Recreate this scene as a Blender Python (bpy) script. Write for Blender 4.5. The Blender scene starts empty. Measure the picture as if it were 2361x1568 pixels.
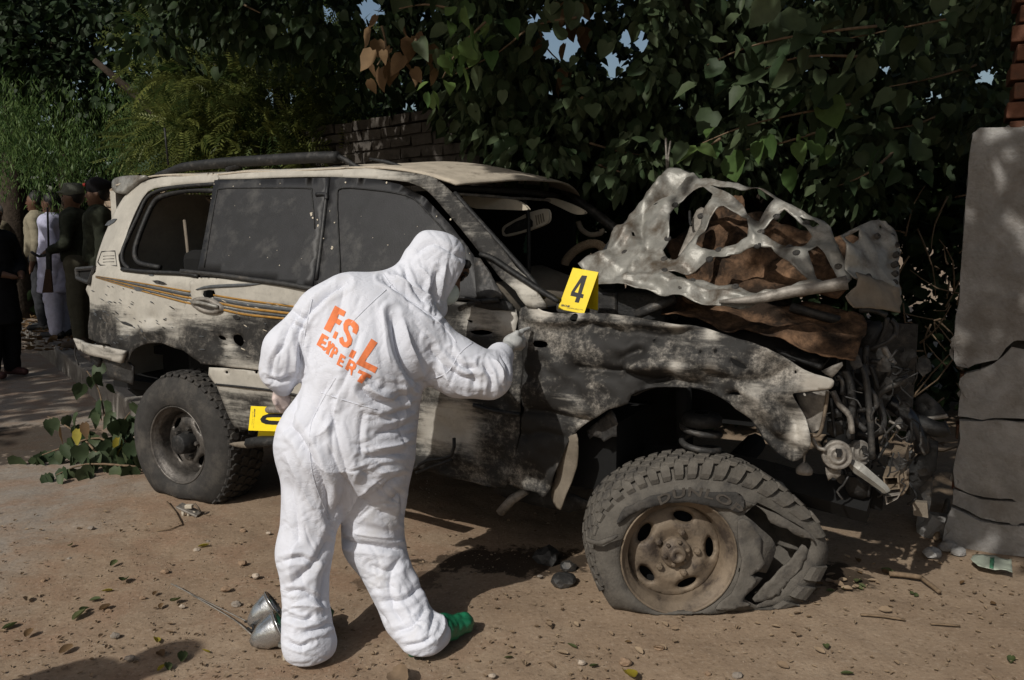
import bpy, bmesh, math, random
import numpy as np
from mathutils import Vector, Matrix, noise as mnoise
from mathutils.geometry import delaunay_2d_cdt
from mathutils.bvhtree import BVHTree
rng = np.random.default_rng(7); random.seed(7)
R_ = math.radians
SC = bpy.context.scene; COL = SC.collection

# ------------------------------------------------------------------ camera, sky, sun, exposure
FPX, PIT, CH = 1900.0, R_(7.55), 1.535        # focal length (px of a 2361 px wide frame), tilt, lens height
cam = bpy.data.cameras.new('camera'); cam.sensor_width = 36; cam.lens = FPX/2361*36
cam.clip_start = .05; cam.clip_end = 3000
cam_o = bpy.data.objects.new('camera', cam); COL.objects.link(cam_o)
cam_o.location = (0, 0, CH); cam_o.rotation_euler = (math.pi/2-PIT, 0, 0)
SC.camera = cam_o
SUN_AZ, SUN_EL = R_(54), R_(40)               # direction the shadows run (from +x), height of the sun
tosun = Vector((-math.cos(SUN_AZ)*math.cos(SUN_EL), -math.sin(SUN_AZ)*math.cos(SUN_EL), math.sin(SUN_EL)))
wd = bpy.data.worlds.new('World'); SC.world = wd; wd.use_nodes = True
nt = wd.node_tree; nt.nodes.clear()
sky = nt.nodes.new('ShaderNodeTexSky'); sky.sky_type = 'NISHITA'; sky.sun_disc = False
sky.sun_elevation = SUN_EL; sky.sun_rotation = math.atan2(tosun.x, tosun.y)
sky.dust_density = 3.0; sky.air_density = 1.2
bg = nt.nodes.new('ShaderNodeBackground'); bg.inputs[1].default_value = .07
wo = nt.nodes.new('ShaderNodeOutputWorld')
nt.links.new(sky.outputs[0], bg.inputs[0]); nt.links.new(bg.outputs[0], wo.inputs[0])
sl = bpy.data.lights.new('sun', 'SUN'); sl.energy = 3.3; sl.angle = R_(.55); sl.color = (1, .965, .90)
so = bpy.data.objects.new('sun', sl); COL.objects.link(so)
so.rotation_euler = tosun.to_track_quat('Z', 'Y').to_euler(); so.location = (-4, -6, 8)
vs = SC.view_settings; vs.view_transform = 'Standard'; vs.look = 'None'; vs.exposure = 0.0; vs.gamma = 1
vs.use_curve_mapping = False
SC.cycles.max_bounces = 6; SC.cycles.diffuse_bounces = 3; SC.cycles.transmission_bounces = 3
SC.cycles.transparent_max_bounces = 4

# ------------------------------------------------------------------ small geometry toolkit
EYE = np.array([0, 0, CH]); cP, sP = math.cos(PIT), math.sin(PIT)
def ray(u, v):
    a = (u-1180.5)/FPX; b = -(v-784)/FPX
    return np.array([a, cP+b*sP, -sP+b*cP])
def G(u, v, z=0.0):                     # where a sight line meets the ground (height z)
    r = ray(u, v); return EYE+r*((z-CH)/r[2])
def W(u, v, y):                         # a point at distance y down the street
    r = ray(u, v); return EYE+r*(y/r[1])
def proj(V):
    V = np.atleast_2d(V)-EYE
    d = V[:, 1]*cP-V[:, 2]*sP; up = V[:, 1]*sP+V[:, 2]*cP
    return np.stack([1180.5+FPX*V[:, 0]/d, 784-FPX*up/d], 1)
ZT = dict(A=(0, 288.2, .3419), B=(749.3, 345.8, .2941), C=(1268, 345.8, .3676), D=(1095.1, 691.6, .3676),
          E=(1268, 922.2, .3308), F=(518.7, 864.6, .4485), G=(518.7, 518.7, .3308), H=(1786.7, 691.6, .4043), I=(172.9, 749.3, .2941))
def Z(k, pts):
    x, y, s = ZT[k]; return [(x+s*a, y+s*b) for a, b in pts]
def Z3(k, pts):
    x, y, s = ZT[k]; return [(x+s*a, y+s*b, s*r) for a, b, r in pts]
class Frame:
    """a plane (origin, ex, ey, en) with a relief h(x, y) along en"""
    def __init__(s, o, ex, ey, en, h=None):
        s.o, s.ex, s.ey, s.en = [np.array(q, float) for q in (o, ex, ey, en)]; s.h = h or (lambda x, y: 0.0); s.n0 = 0.0
    def at(s, u, v):
        r = ray(u, v); n = s.n0
        for _ in range(12):
            t = ((s.o-EYE)@s.en+n)/(r@s.en); p = EYE+r*t-s.o
            x, y = p@s.ex, p@s.ey; n = s.h(x, y)
        return (x, y)
    def pos(s, x, y, d=0.0):
        return s.o+s.ex*x+s.ey*y+s.en*(s.h(x, y)+d)
    def P(s, u, v, d=0.0):
        x, y = s.at(u, v); return s.pos(x, y, d)
def plane3(a, b, c, h=None):            # a origin, b along x, c gives the plane
    a, b, c = [np.array(q, float) for q in (a, b, c)]
    ex = (b-a)/np.linalg.norm(b-a); en = np.cross(ex, c-a); en /= np.linalg.norm(en)
    if en@(a-EYE) < 0: en = -en
    ey = np.cross(en, ex)
    if ey[2] < 0: ey = -ey
    return Frame(a, ex, ey, en, h)
def smoothpoly(pts, n=4, closed=True):
    pts = [np.array(p, float) for p in pts]; out = []; m = len(pts)
    rngi = range(m) if closed else range(m-1)
    for i in rngi:
        p0 = pts[i-1] if (closed or i > 0) else pts[0]
        p1 = pts[i]; p2 = pts[(i+1) % m]; p3 = pts[(i+2) % m] if (closed or i+2 < m) else pts[-1]
        for k in range(n):
            t = k/n
            out.append(.5*((2*p1)+(-p0+p2)*t+(2*p0-5*p1+4*p2-p3)*t*t+(-p0+3*p1-3*p2+p3)*t**3))
    if not closed: out.append(pts[-1])
    return out
def inpoly(P, poly):
    poly = np.asarray(poly); x, y = P[:, 0], P[:, 1]; c = np.zeros(len(P), bool)
    x0, y0 = poly[:, 0], poly[:, 1]; x1, y1 = np.roll(x0, -1), np.roll(y0, -1)
    for a, b, e, f in zip(x0, y0, x1, y1):
        m = (b > y) != (f > y)
        with np.errstate(divide='ignore', invalid='ignore'):
            c ^= m & (x < (e-a)*(y-b)/(f-b+1e-12)+a)
    return c
def polydist(P, poly, closed=True):
    poly = np.asarray(poly, float); d = np.full(len(P), 1e9)
    Q = np.roll(poly, -1, 0) if closed else poly[1:]
    for a, b in zip(poly if closed else poly[:-1], Q):
        ab = b-a; t = np.clip(((P-a)@ab)/(ab@ab+1e-12), 0, 1)
        d = np.minimum(d, np.linalg.norm(P-a-t[:, None]*ab, axis=1))
    return d
_fr = random.Random(3)
FACET = [(_fr.uniform(0, 6.28), _fr.uniform(0, 9), _fr.uniform(.13, .42), _fr.uniform(.5, 1)) for _ in range(9)]
def facet(x, y, k=1.0):                # sharp-creased crumple: triangle waves in several directions
    d = 0.0
    for a, ph, T, w in FACET:
        T = T*k; t = ((x*math.cos(a)+y*math.sin(a))/T+ph+.6*math.sin((x*math.sin(a)-y*math.cos(a))*2.3/k+ph)) % 1.0
        d += (abs(t-.5)*2-.5)*T*w
    return d*.12
def nz(p, s, off=0.0):
    return mnoise.noise(Vector((p[0]*s+off, p[1]*s-off*.7, p[2]*s+off*.3)))
def tag(o, label=None, cat=None, group=None, kind=None):
    if label: o['label'] = label
    if cat: o['category'] = cat
    if group: o['group'] = group
    if kind: o['kind'] = kind
    return o
def link(o, parent=None):
    COL.objects.link(o)
    if parent is not None: o.parent = parent; o.matrix_parent_inverse = PINV.get(parent.name, Matrix())
    return o
PINV = {}
def empty(name, loc, label, cat, group=None):
    o = bpy.data.objects.new(name, None); o.location = loc; o.empty_display_size = .1
    COL.objects.link(o); PINV[o.name] = Matrix.Translation(Vector(loc)).inverted()
    return tag(o, label, cat, group)
def mesh(name, V, Fc, mat, parent=None, smooth=False, attrs=None, solid=0, bevel=0):
    me = bpy.data.meshes.new(name)
    me.from_pydata([tuple(map(float, v)) for v in V], [], [tuple(map(int, f)) for f in Fc])
    if smooth: me.polygons.foreach_set('use_smooth', [True]*len(me.polygons))
    for k, a in (attrs or {}).items():
        at = me.attributes.new(k, 'FLOAT', 'POINT'); at.data.foreach_set('value', np.asarray(a, np.float32))
    me.update()
    if mat: me.materials.append(mat)
    o = bpy.data.objects.new(name, me); link(o, parent)
    if solid:
        m = o.modifiers.new('s', 'SOLIDIFY'); m.thickness = solid; m.offset = 0
    if bevel:
        m = o.modifiers.new('b', 'BEVEL'); m.width = bevel; m.segments = 2; m.limit_method = 'ANGLE'
    return o
def fastmesh(name, V, tris_per, nl, mat, parent=None, rnd=None, smooth=False):
    """V (n,3), faces a constant-size array (m,k)"""
    me = bpy.data.meshes.new(name); k = tris_per.shape[1]; m = len(tris_per)
    me.vertices.add(len(V)); me.vertices.foreach_set('co', V.astype(np.float32).ravel())
    me.loops.add(m*k); me.loops.foreach_set('vertex_index', tris_per.astype(np.int32).ravel())
    me.polygons.add(m); me.polygons.foreach_set('loop_start', np.arange(0, m*k, k, dtype=np.int32))
    me.polygons.foreach_set('loop_total', np.full(m, k, np.int32))
    if smooth: me.polygons.foreach_set('use_smooth', np.ones(m, bool))
    me.update(calc_edges=True)
    if rnd is not None:
        at = me.attributes.new('rnd', 'FLOAT', 'POINT'); at.data.foreach_set('value', rnd.astype(np.float32))
    if mat: me.materials.append(mat)
    o = bpy.data.objects.new(name, me); return link(o, parent)
class MB:                                # collects shapes of ONE part
    def __init__(s): s.V = []; s.F = []
    def add(s, V, Fc):
        b = len(s.V); s.V += [tuple(v) for v in V]; s.F += [tuple(i+b for i in f) for f in Fc]; return s
    def box(s, c, size, rot=None, ax=None):
        c = np.array(c); hx, hy, hz = np.array(size)/2
        ax = np.eye(3) if ax is None else np.array(ax)
        V = [c+ax[0]*x*hx+ax[1]*y*hy+ax[2]*z*hz for x in (-1, 1) for y in (-1, 1) for z in (-1, 1)]
        return s.add(V, [(0, 1, 3, 2), (4, 6, 7, 5), (0, 4, 5, 1), (2, 3, 7, 6), (0, 2, 6, 4), (1, 5, 7, 3)])
    def tube(s, pts, r, seg=8, cap=True, smooth=0):
        pts = [np.array(p, float) for p in pts]
        if smooth: pts = smoothpoly(pts, smooth, False)
        n = len(pts); rr = r if hasattr(r, '__len__') else [r]*n
        if len(rr) != n: rr = np.interp(np.linspace(0, 1, n), np.linspace(0, 1, len(rr)), rr)
        t0 = pts[1]-pts[0]; up = np.array([0, 0, 1.0])
        if abs(t0@up) > .9*np.linalg.norm(t0): up = np.array([1.0, 0, 0])
        V = []
        for i, p in enumerate(pts):
            t = pts[min(i+1, n-1)]-pts[max(i-1, 0)]; t = t/(np.linalg.norm(t)+1e-9)
            a = np.cross(t, up); a /= np.linalg.norm(a)+1e-9; b = np.cross(t, a); up = np.cross(a, t)
            for k in range(seg):
                f = 2*math.pi*k/seg; V.append(p+(a*math.cos(f)+b*math.sin(f))*rr[i])
        Fc = [(i*seg+k, i*seg+(k+1) % seg, (i+1)*seg+(k+1) % seg, (i+1)*seg+k) for i in range(n-1) for k in range(seg)]
        if cap: Fc += [tuple(range(seg))[::-1], tuple(range((n-1)*seg, n*seg))]
        return s.add(V, Fc)
    def lathe(s, c, ax, prof, seg=32, a0=None):   # prof: (radius, along axis)
        ax = np.array(ax, float); ax /= np.linalg.norm(ax)
        a = np.cross(ax, [0, 0, 1.0]);
        if np.linalg.norm(a) < .1: a = np.cross(ax, [1.0, 0, 0])
        a /= np.linalg.norm(a); b = np.cross(ax, a); c = np.array(c); V = []
        for r, h in prof:
            for k in range(seg):
                f = 2*math.pi*k/seg; V.append(c+ax*h+(a*math.cos(f)+b*math.sin(f))*r)
        n = len(prof)
        Fc = [(i*seg+k, i*seg+(k+1) % seg, (i+1)*seg+(k+1) % seg, (i+1)*seg+k) for i in range(n-1) for k in range(seg)]
        return s.add(V, Fc)
    def poly(s, pts, en, th):                     # flat polygon with thickness
        pts = [np.array(p) for p in pts]; n = len(pts); en = np.array(en)*th
        V = pts+[p+en for p in pts]
        return s.add(V, [tuple(range(n)), tuple(range(2*n-1, n-1, -1))]+[(i, (i+1) % n, n+(i+1) % n, n+i) for i in range(n)])
    def build(s, name, mat, parent=None, smooth=False, **k): return mesh(name, s.V, s.F, mat, parent, smooth, **k)
def sheet2d(outline, holes=(), step=.02):
    """triangulated sheet of an outline with holes: returns 2-d points and triangles"""
    out = np.asarray(outline, float); hs = [np.asarray(h, float) for h in holes]
    mn, mx = out.min(0), out.max(0)
    gx, gy = np.meshgrid(np.arange(mn[0], mx[0], step), np.arange(mn[1], mx[1], step*.87))
    gx = gx+(np.arange(gx.shape[0]) % 2)[:, None]*step*.5
    g = np.stack([gx.ravel(), gy.ravel()], 1)
    def resamp(p):
        q = []
        for a, b in zip(p, np.roll(p, -1, 0)):
            k = max(1, int(np.linalg.norm(b-a)/step)); q += [a+(b-a)*i/k for i in range(k)]
        return np.array(q)
    loops = [resamp(out)]+[resamp(h) for h in hs]
    keep = inpoly(g, out)
    for h in hs: keep &= ~inpoly(g, h)
    for l in loops: keep &= polydist(g, l) > step*.45
    P = list(map(tuple, g[keep])); E = []
    for l in loops:
        b = len(P); P += list(map(tuple, l)); E += [(b+i, b+(i+1) % len(l)) for i in range(len(l))]
    v, e, f, _, _, _ = delaunay_2d_cdt([Vector(p) for p in P], E, [], 0, 1e-6)
    v = np.array([(p.x, p.y) for p in v]); f = np.array([t for t in f if len(t) == 3])
    c = v[f].mean(1); k = inpoly(c, out)
    for h in hs: k &= ~inpoly(c, h)
    edge = np.minimum.reduce([polydist(v, l) for l in loops])
    return v, f[k], edge
def panel(name, fr, outline, holes=(), mat=None, parent=None, step=.02, thick=.004, smooth=True, disp=None, soot=None, curl=0, curlw=.03, px=True, n=3, jag=0, creases=()):
    cv = (lambda L: [fr.at(*p) for p in L]) if px else (lambda L: L)
    out = smoothpoly(cv(outline), n) if n > 1 else cv(outline)
    if jag: out = [np.array(p)+rng.normal(0, jag, 2) for p in out]
    hs = [smoothpoly(cv(h), n) if n > 1 else cv(h) for h in holes]
    v, f, e = sheet2d(out, hs, step)
    V = []; cd_ = np.zeros(len(v))
    for c, w, a in creases:
        lo_, hi_ = c.min(0)-w*3, c.max(0)+w*3; m_ = (v > lo_).all(1) & (v < hi_).all(1)
        if m_.any(): cd_[m_] += a*np.exp(-np.abs(polydist(v[m_], c, False)/w)**1.4)
    for (x, y), ed, c0 in zip(v, e, cd_):
        d = c0+curl*max(0, 1-ed/curlw)**2 if curl else c0
        p = fr.pos(x, y)
        if disp: d += disp(x, y, p)
        V.append(p+fr.en*d)
    at = {}
    if soot is not None: at['soot'] = soot(v, np.array(V))
    return mesh(name, V, f, mat, parent, smooth, at, solid=thick)

# ------------------------------------------------------------------ materials
def mat(name, base, rough=.7, metal=0, var=.25, scale=30, bump=.0, bscale=60, spec=.3, dark=None, dscale=4, damt=.5, coat=0):
    m = bpy.data.materials.new(name); m.use_nodes = True; n = m.node_tree.nodes; L = m.node_tree.links
    b = n['Principled BSDF']; b.inputs['Roughness'].default_value = rough; b.inputs['Metallic'].default_value = metal
    b.inputs['Specular IOR Level'].default_value = spec
    tc = n.new('ShaderNodeNewGeometry')
    no = n.new('ShaderNodeTexNoise'); no.inputs['Scale'].default_value = scale; no.inputs['Detail'].default_value = 6; no.inputs['Roughness'].default_value = .65
    L.new(tc.outputs['Position'], no.inputs['Vector'])
    cr = n.new('ShaderNodeValToRGB'); e = cr.color_ramp.elements
    e[0].position = .3; e[1].position = .7
    e[0].color = [c*(1-var) for c in base]+[1]; e[1].color = [min(1, c*(1+var)) for c in base]+[1]
    L.new(no.outputs['Fac'], cr.inputs[0]); last = cr.outputs[0]
    if dark:
        n2 = n.new('ShaderNodeTexNoise'); n2.inputs['Scale'].default_value = dscale; n2.inputs['Detail'].default_value = 8; n2.inputs['Roughness'].default_value = .7
        L.new(tc.outputs['Position'], n2.inputs['Vector'])
        r2 = n.new('ShaderNodeValToRGB'); r2.color_ramp.elements[0].position = .62-damt*.4; r2.color_ramp.elements[1].position = .8-damt*.4
        L.new(n2.outputs['Fac'], r2.inputs[0])
        mx = n.new('ShaderNodeMix'); mx.data_type = 'RGBA'; L.new(r2.outputs[0], mx.inputs[0]); L.new(last, mx.inputs[6]); mx.inputs[7].default_value = (*dark, 1); last = mx.outputs[2]
    L.new(last, b.inputs['Base Color'])
    if bump:
        n3 = n.new('ShaderNodeTexNoise'); n3.inputs['Scale'].default_value = bscale; n3.inputs['Detail'].default_value = 6
        L.new(tc.outputs['Position'], n3.inputs['Vector'])
        bp = n.new('ShaderNodeBump'); bp.inputs['Strength'].default_value = bump; bp.inputs['Distance'].default_value = .01
        L.new(n3.outputs['Fac'], bp.inputs['Height']); L.new(bp.outputs[0], b.inputs['Normal'])
    return m
def leafmat(name, c1, c2, trans=.35, rough=.45):
    m = bpy.data.materials.new(name); m.use_nodes = True; n = m.node_tree.nodes; L = m.node_tree.links
    b = n['Principled BSDF']; b.inputs['Roughness'].default_value = rough; b.inputs['Specular IOR Level'].default_value = .22
    a = n.new('ShaderNodeAttribute'); a.attribute_name = 'rnd'
    oi = n.new('ShaderNodeObjectInfo'); ad = n.new('ShaderNodeMath'); ad.operation = 'ADD'
    L.new(a.outputs['Fac'], ad.inputs[0]); L.new(oi.outputs['Random'], ad.inputs[1])
    fr = n.new('ShaderNodeMath'); fr.operation = 'FRACT'; L.new(ad.outputs[0], fr.inputs[0])
    cr = n.new('ShaderNodeValToRGB'); e = cr.color_ramp.elements; e[0].color = (*c1, 1); e[1].color = (*c2, 1)
    L.new(fr.outputs[0], cr.inputs[0])
    ge = n.new('ShaderNodeNewGeometry'); no = n.new('ShaderNodeTexNoise'); no.inputs['Scale'].default_value = 25
    L.new(ge.outputs['Position'], no.inputs['Vector'])
    mx = n.new('ShaderNodeMix'); mx.data_type = 'RGBA'; mx.blend_type = 'MULTIPLY'; mx.inputs[0].default_value = .5
    L.new(cr.outputs[0], mx.inputs[6]); L.new(no.outputs['Fac'], mx.inputs[7]); L.new(mx.outputs[2], b.inputs['Base Color'])
    t = n.new('ShaderNodeBsdfTranslucent'); L.new(mx.outputs[2], t.inputs[0])
    ms = n.new('ShaderNodeMixShader'); ms.inputs[0].default_value = trans
    L.new(b.outputs[0], ms.inputs[1]); L.new(t.outputs[0], ms.inputs[2]); L.new(ms.outputs[0], n['Material Output'].inputs[0])
    return m
def paintmat(name, paint, soot=(.012, .011, .01), ash=(.17, .155, .135), rough=.55):
    """dusty car paint burnt where the 'soot' attribute says so"""
    m = bpy.data.materials.new(name); m.use_nodes = True; n = m.node_tree.nodes; L = m.node_tree.links
    b = n['Principled BSDF']; b.inputs['Roughness'].default_value = rough; b.inputs['Specular IOR Level'].default_value = .35
    ge = n.new('ShaderNodeNewGeometry'); at = n.new('ShaderNodeAttribute'); at.attribute_name = 'soot'
    mp = n.new('ShaderNodeMapping'); mp.inputs['Rotation'].default_value = (0, 0, R_(28.6)); L.new(ge.outputs['Position'], mp.inputs[0])
    def noise(sc, det=6, ro=.65, st=None):
        t = n.new('ShaderNodeTexNoise'); t.inputs['Scale'].default_value = sc; t.inputs['Detail'].default_value = det; t.inputs['Roughness'].default_value = ro
        if st:
            m2 = n.new('ShaderNodeMapping'); m2.inputs['Scale'].default_value = st; L.new(mp.outputs[0], m2.inputs[0]); L.new(m2.outputs[0], t.inputs[0])
        else: L.new(mp.outputs[0], t.inputs[0])
        return t.outputs['Fac']
    def math_(op, a, bb=None, c=None):
        q = n.new('ShaderNodeMath'); q.operation = op
        for i, x in enumerate((a, bb, c)):
            if x is None: continue
            if isinstance(x, (int, float)): q.inputs[i].default_value = x
            else: L.new(x, q.inputs[i])
        return q.outputs[0]
    def mixc(f, a, bb):
        q = n.new('ShaderNodeMix'); q.data_type = 'RGBA'; L.new(f, q.inputs[0])
        for i, x in ((6, a), (7, bb)):
            if isinstance(x, tuple): q.inputs[i].default_value = (*x, 1)
            else: L.new(x, q.inputs[i])
        return q.outputs[2]
    def ramp(f, a, bb):
        q = n.new('ShaderNodeMapRange'); q.interpolation_type = 'SMOOTHSTEP'; q.inputs['From Min'].default_value = a; q.inputs['From Max'].default_value = bb
        L.new(f, q.inputs['Value']); return q.outputs[0]
    n1 = noise(7, 8, .7); n2 = noise(38, 7, .75); n3 = noise(13, 7, .72, (.28, 1, 2.4)); n4 = noise(90, 4, .8)
    s = math_('MULTIPLY_ADD', n1, .75, math_('MULTIPLY_ADD', n3, 1.25, math_('MULTIPLY_ADD', n2, .35, -1.17)))
    s = math_('ADD', s, at.outputs['Fac'])
    f1 = ramp(s, .25, .85)
    dust = mixc(ramp(n1, .35, .7), tuple(c*.78 for c in paint), paint)
    dust = mixc(math_('MULTIPLY', ramp(n2, .5, .75), .5), dust, tuple(c*.5 for c in paint))
    ashc = mixc(ramp(n4, .35, .65), tuple(c*.35 for c in ash), ash)
    n5 = noise(4.2, 9, .72); burnt = mixc(ramp(math_('MULTIPLY_ADD', n2, .30, math_('MULTIPLY_ADD', n5, .65, math_('MULTIPLY', n3, .15))), .52, .68), soot, ashc)
    col = mixc(f1, dust, burnt)
    L.new(col, b.inputs['Base Color'])
    L.new(math_('MULTIPLY_ADD', f1, .2, rough-.05), b.inputs['Roughness'])
    bp = n.new('ShaderNodeBump'); bp.inputs['Strength'].default_value = .35; bp.inputs['Distance'].default_value = .006
    L.new(math_('MULTIPLY_ADD', n2, f1, math_('MULTIPLY', n1, .5)), bp.inputs['Height']); L.new(bp.outputs[0], b.inputs['Normal'])
    return m
M = {}
M['paint'] = paintmat('burnt_white_paint', (.435, .41, .36))
M['fender'] = paintmat('burnt_fender_metal', (.46, .43, .38), soot=(.013, .012, .011), ash=(.30, .275, .24))
M['hood'] = mat('dusty_pale_sheet_metal', (.235, .228, .205), .45, .2, .32, 9, .5, 26, .4, dark=(.085, .066, .048), dscale=7, damt=.40)
M['roofp'] = mat('dusty_roof', (.40, .35, .28), .8, 0, .2, 12, .2, 80, dark=(.1, .08, .06), dscale=9, damt=.15)
M['armor'] = mat('charcoal_armour_plate', (.012, .012, .0132), .55, 0, .35, 14, .12, 160, .4, dark=(.055, .053, .05), dscale=5, damt=.25)
M['trim'] = mat('black_trim', (.012, .012, .012), .6, 0, .4, 40, .3, 80, .35, dark=(.06, .055, .05), dscale=18, damt=.2)
M['metal'] = mat('sooty_metal', (.036, .035, .034), .55, .3, .4, 30, .4, 60, .4, dark=(.10, .088, .075), dscale=14, damt=.25)
M['lmetal'] = mat('dusty_bare_metal', (.22, .20, .175), .55, .2, .3, 25, .3, 60, .4, dark=(.07, .06, .05), dscale=12, damt=.35)
M['void'] = mat('cabin_shade_black', (.005, .005, .005), .9, 0, .3, 20)  # near-black standing in for the shade inside and under the car
M['rubber'] = mat('dusty_rubber', (.036, .034, .032), .85, 0, .25, 20, .25, 120, .2, dark=(.075, .068, .06), dscale=6, damt=.3)
M['rubberf'] = mat('dirt_covered_rubber', (.098, .089, .077), .9, 0, .25, 14, .3, 110, .15, dark=(.045, .042, .04), dscale=9, damt=.3)
M['rubmid'] = mat('worn_rubber', (.065, .057, .049), .85, 0, .25, 20, .25, 120, .2)
M['inner'] = mat('tyre_inside', (.03, .028, .026), .9, 0, .3, 20, .2, 60, .15)
M['rim'] = mat('rusty_steel_rim', (.20, .155, .11), .65, .25, .4, 16, .3, 60, .4, dark=(.05, .038, .03), dscale=8, damt=.4)
M['rimr'] = mat('grey_steel_rim', (.11, .10, .09), .5, .5, .3, 20, .3, 60, .4, dark=(.03, .028, .026), dscale=8, damt=.4)
M['brown'] = mat('scorched_brown_liner', (.15, .088, .052), .9, 0, .55, 14, 1, 45, .12, dark=(.025, .017, .012), dscale=5, damt=.55)
M['dash'] = mat('dusty_dashboard', (.16, .135, .105), .85, 0, .15, 20, .2, 90)
M['cream'] = mat('cream_plastic', (.45, .40, .32), .7, 0, .12, 20)
M['cloth'] = mat('white_cotton', (.60, .615, .675), .85, 0, .03, 14, .0, 55, .1, dark=(.52, .51, .51), dscale=3, damt=.15)
def clothmat():
    m = M['cloth']; n = m.node_tree.nodes; L = m.node_tree.links; b = n['Principled BSDF']
    ge = n.new('ShaderNodeNewGeometry')
    def rid(rot, sc, s3, w):                       # thin crisp creases: ridges of stretched noise, present only in patches
        mp = n.new('ShaderNodeMapping'); mp.inputs['Rotation'].default_value = rot; mp.inputs['Scale'].default_value = s3; L.new(ge.outputs['Position'], mp.inputs[0])
        t = n.new('ShaderNodeTexNoise'); t.inputs['Scale'].default_value = sc; t.inputs['Detail'].default_value = 2; t.inputs['Distortion'].default_value = .6; L.new(mp.outputs[0], t.inputs[0])
        a = n.new('ShaderNodeMath'); a.operation = 'SUBTRACT'; L.new(t.outputs['Fac'], a.inputs[0]); a.inputs[1].default_value = .5
        c = n.new('ShaderNodeMath'); c.operation = 'ABSOLUTE'; L.new(a.outputs[0], c.inputs[0])
        r = n.new('ShaderNodeMapRange'); r.interpolation_type = 'SMOOTHSTEP'; r.inputs['From Max'].default_value = w; r.inputs['To Min'].default_value = 1; r.inputs['To Max'].default_value = 0; L.new(c.outputs[0], r.inputs['Value'])
        t2 = n.new('ShaderNodeTexNoise'); t2.inputs['Scale'].default_value = sc*.45; L.new(mp.outputs[0], t2.inputs[0])
        r2 = n.new('ShaderNodeMapRange'); r2.inputs['From Min'].default_value = .42; r2.inputs['From Max'].default_value = .66; L.new(t2.outputs['Fac'], r2.inputs['Value'])
        q = n.new('ShaderNodeMath'); q.operation = 'MULTIPLY'; L.new(r.outputs[0], q.inputs[0]); L.new(r2.outputs[0], q.inputs[1]); return q.outputs[0]
    outs = [rid((0, .5, .3), 13, (1, 1, 1.7), .05), rid((0, -.9, 1), 20, (1, 1, 1.6), .06), rid((.4, .2, 0), 34, (1, 1, 1.5), .08)]
    s = outs[0]
    for o in outs[1:]:
        q = n.new('ShaderNodeMath'); q.operation = 'ADD'; L.new(s, q.inputs[0]); L.new(o, q.inputs[1]); s = q.outputs[0]
    bp = n.new('ShaderNodeBump'); bp.invert = True; bp.inputs['Strength'].default_value = .16; bp.inputs['Distance'].default_value = .006
    L.new(s, bp.inputs['Height']); L.new(bp.outputs[0], b.inputs['Normal'])
clothmat()
M['orange'] = mat('orange_print', (.72, .20, .075), .8, 0, .12, 60)
M['glove'] = mat('shaded_latex', (.36, .365, .36), .55, 0, .12, 60, .15, 90, .3)  # greyed latex: shade on the pointing hand put into the base colour
M['skin'] = mat('brown_skin', (.105, .055, .034), .55, 0, .15, 30)
M['mask'] = mat('pale_green_mask', (.50, .56, .52), .85, 0, .06, 40)
M['shoe'] = mat('green_plastic_overshoe', (.012, .13, .062), .4, 0, .25, 30, .3, 40, .5)

M['yellow'] = mat('yellow_plastic', (.80, .60, .012), .5, 0, .05, 30, .05, 80, .4)
M['ink'] = mat('black_ink', (.012, .012, .014), .5)
M['bluink'] = mat('dark_blue_ink', (.02, .025, .06), .6)
M['hair'] = mat('black_hair', (.008, .007, .006), .6, 0, .4, 90)
M['gold'] = mat('ochre_stripe', (.30, .16, .035), .6, 0, .3, 30)
M['greys'] = mat('grey_stripe', (.075, .08, .085), .6, 0, .3, 30)

# ------------------------------------------------------------------ ground, kerb
def gridlines(lo, hi, fine, far):
    a = list(np.arange(lo, hi+1e-6, fine)); s = fine; x = hi
    while x < far: s *= 1.35; x += s; a.append(x)
    s = fine; x = lo; pre = []
    while x > -far: s *= 1.35; x -= s; pre.append(x)
    return np.array(pre[::-1]+a)
def ground_h(x, y):
    p = (x, y, 0)
    h = nz(p, .8)*.018+nz(p, 3, 4)*.010+nz(p, 9, 9)*.006+abs(nz(p, 22, 2))*.0022-.008
    return h*min(1, max(.25, 1))
gx, gy = gridlines(-3.2, 3.4, .032, 900), gridlines(2.0, 5.2, .032, 900)
XX, YY = np.meshgrid(gx, gy); nxg, nyg = len(gx), len(gy)
ZZ = np.array([ground_h(a, b) if abs(a) < 12 and -2 < b < 16 else 0 for a, b in zip(XX.ravel(), YY.ravel())])
ii = np.arange((nyg-1)*nxg).reshape(nyg-1, nxg)[:, :-1].ravel()
gf = np.stack([ii, ii+1, ii+nxg+1, ii+nxg], 1)
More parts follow.
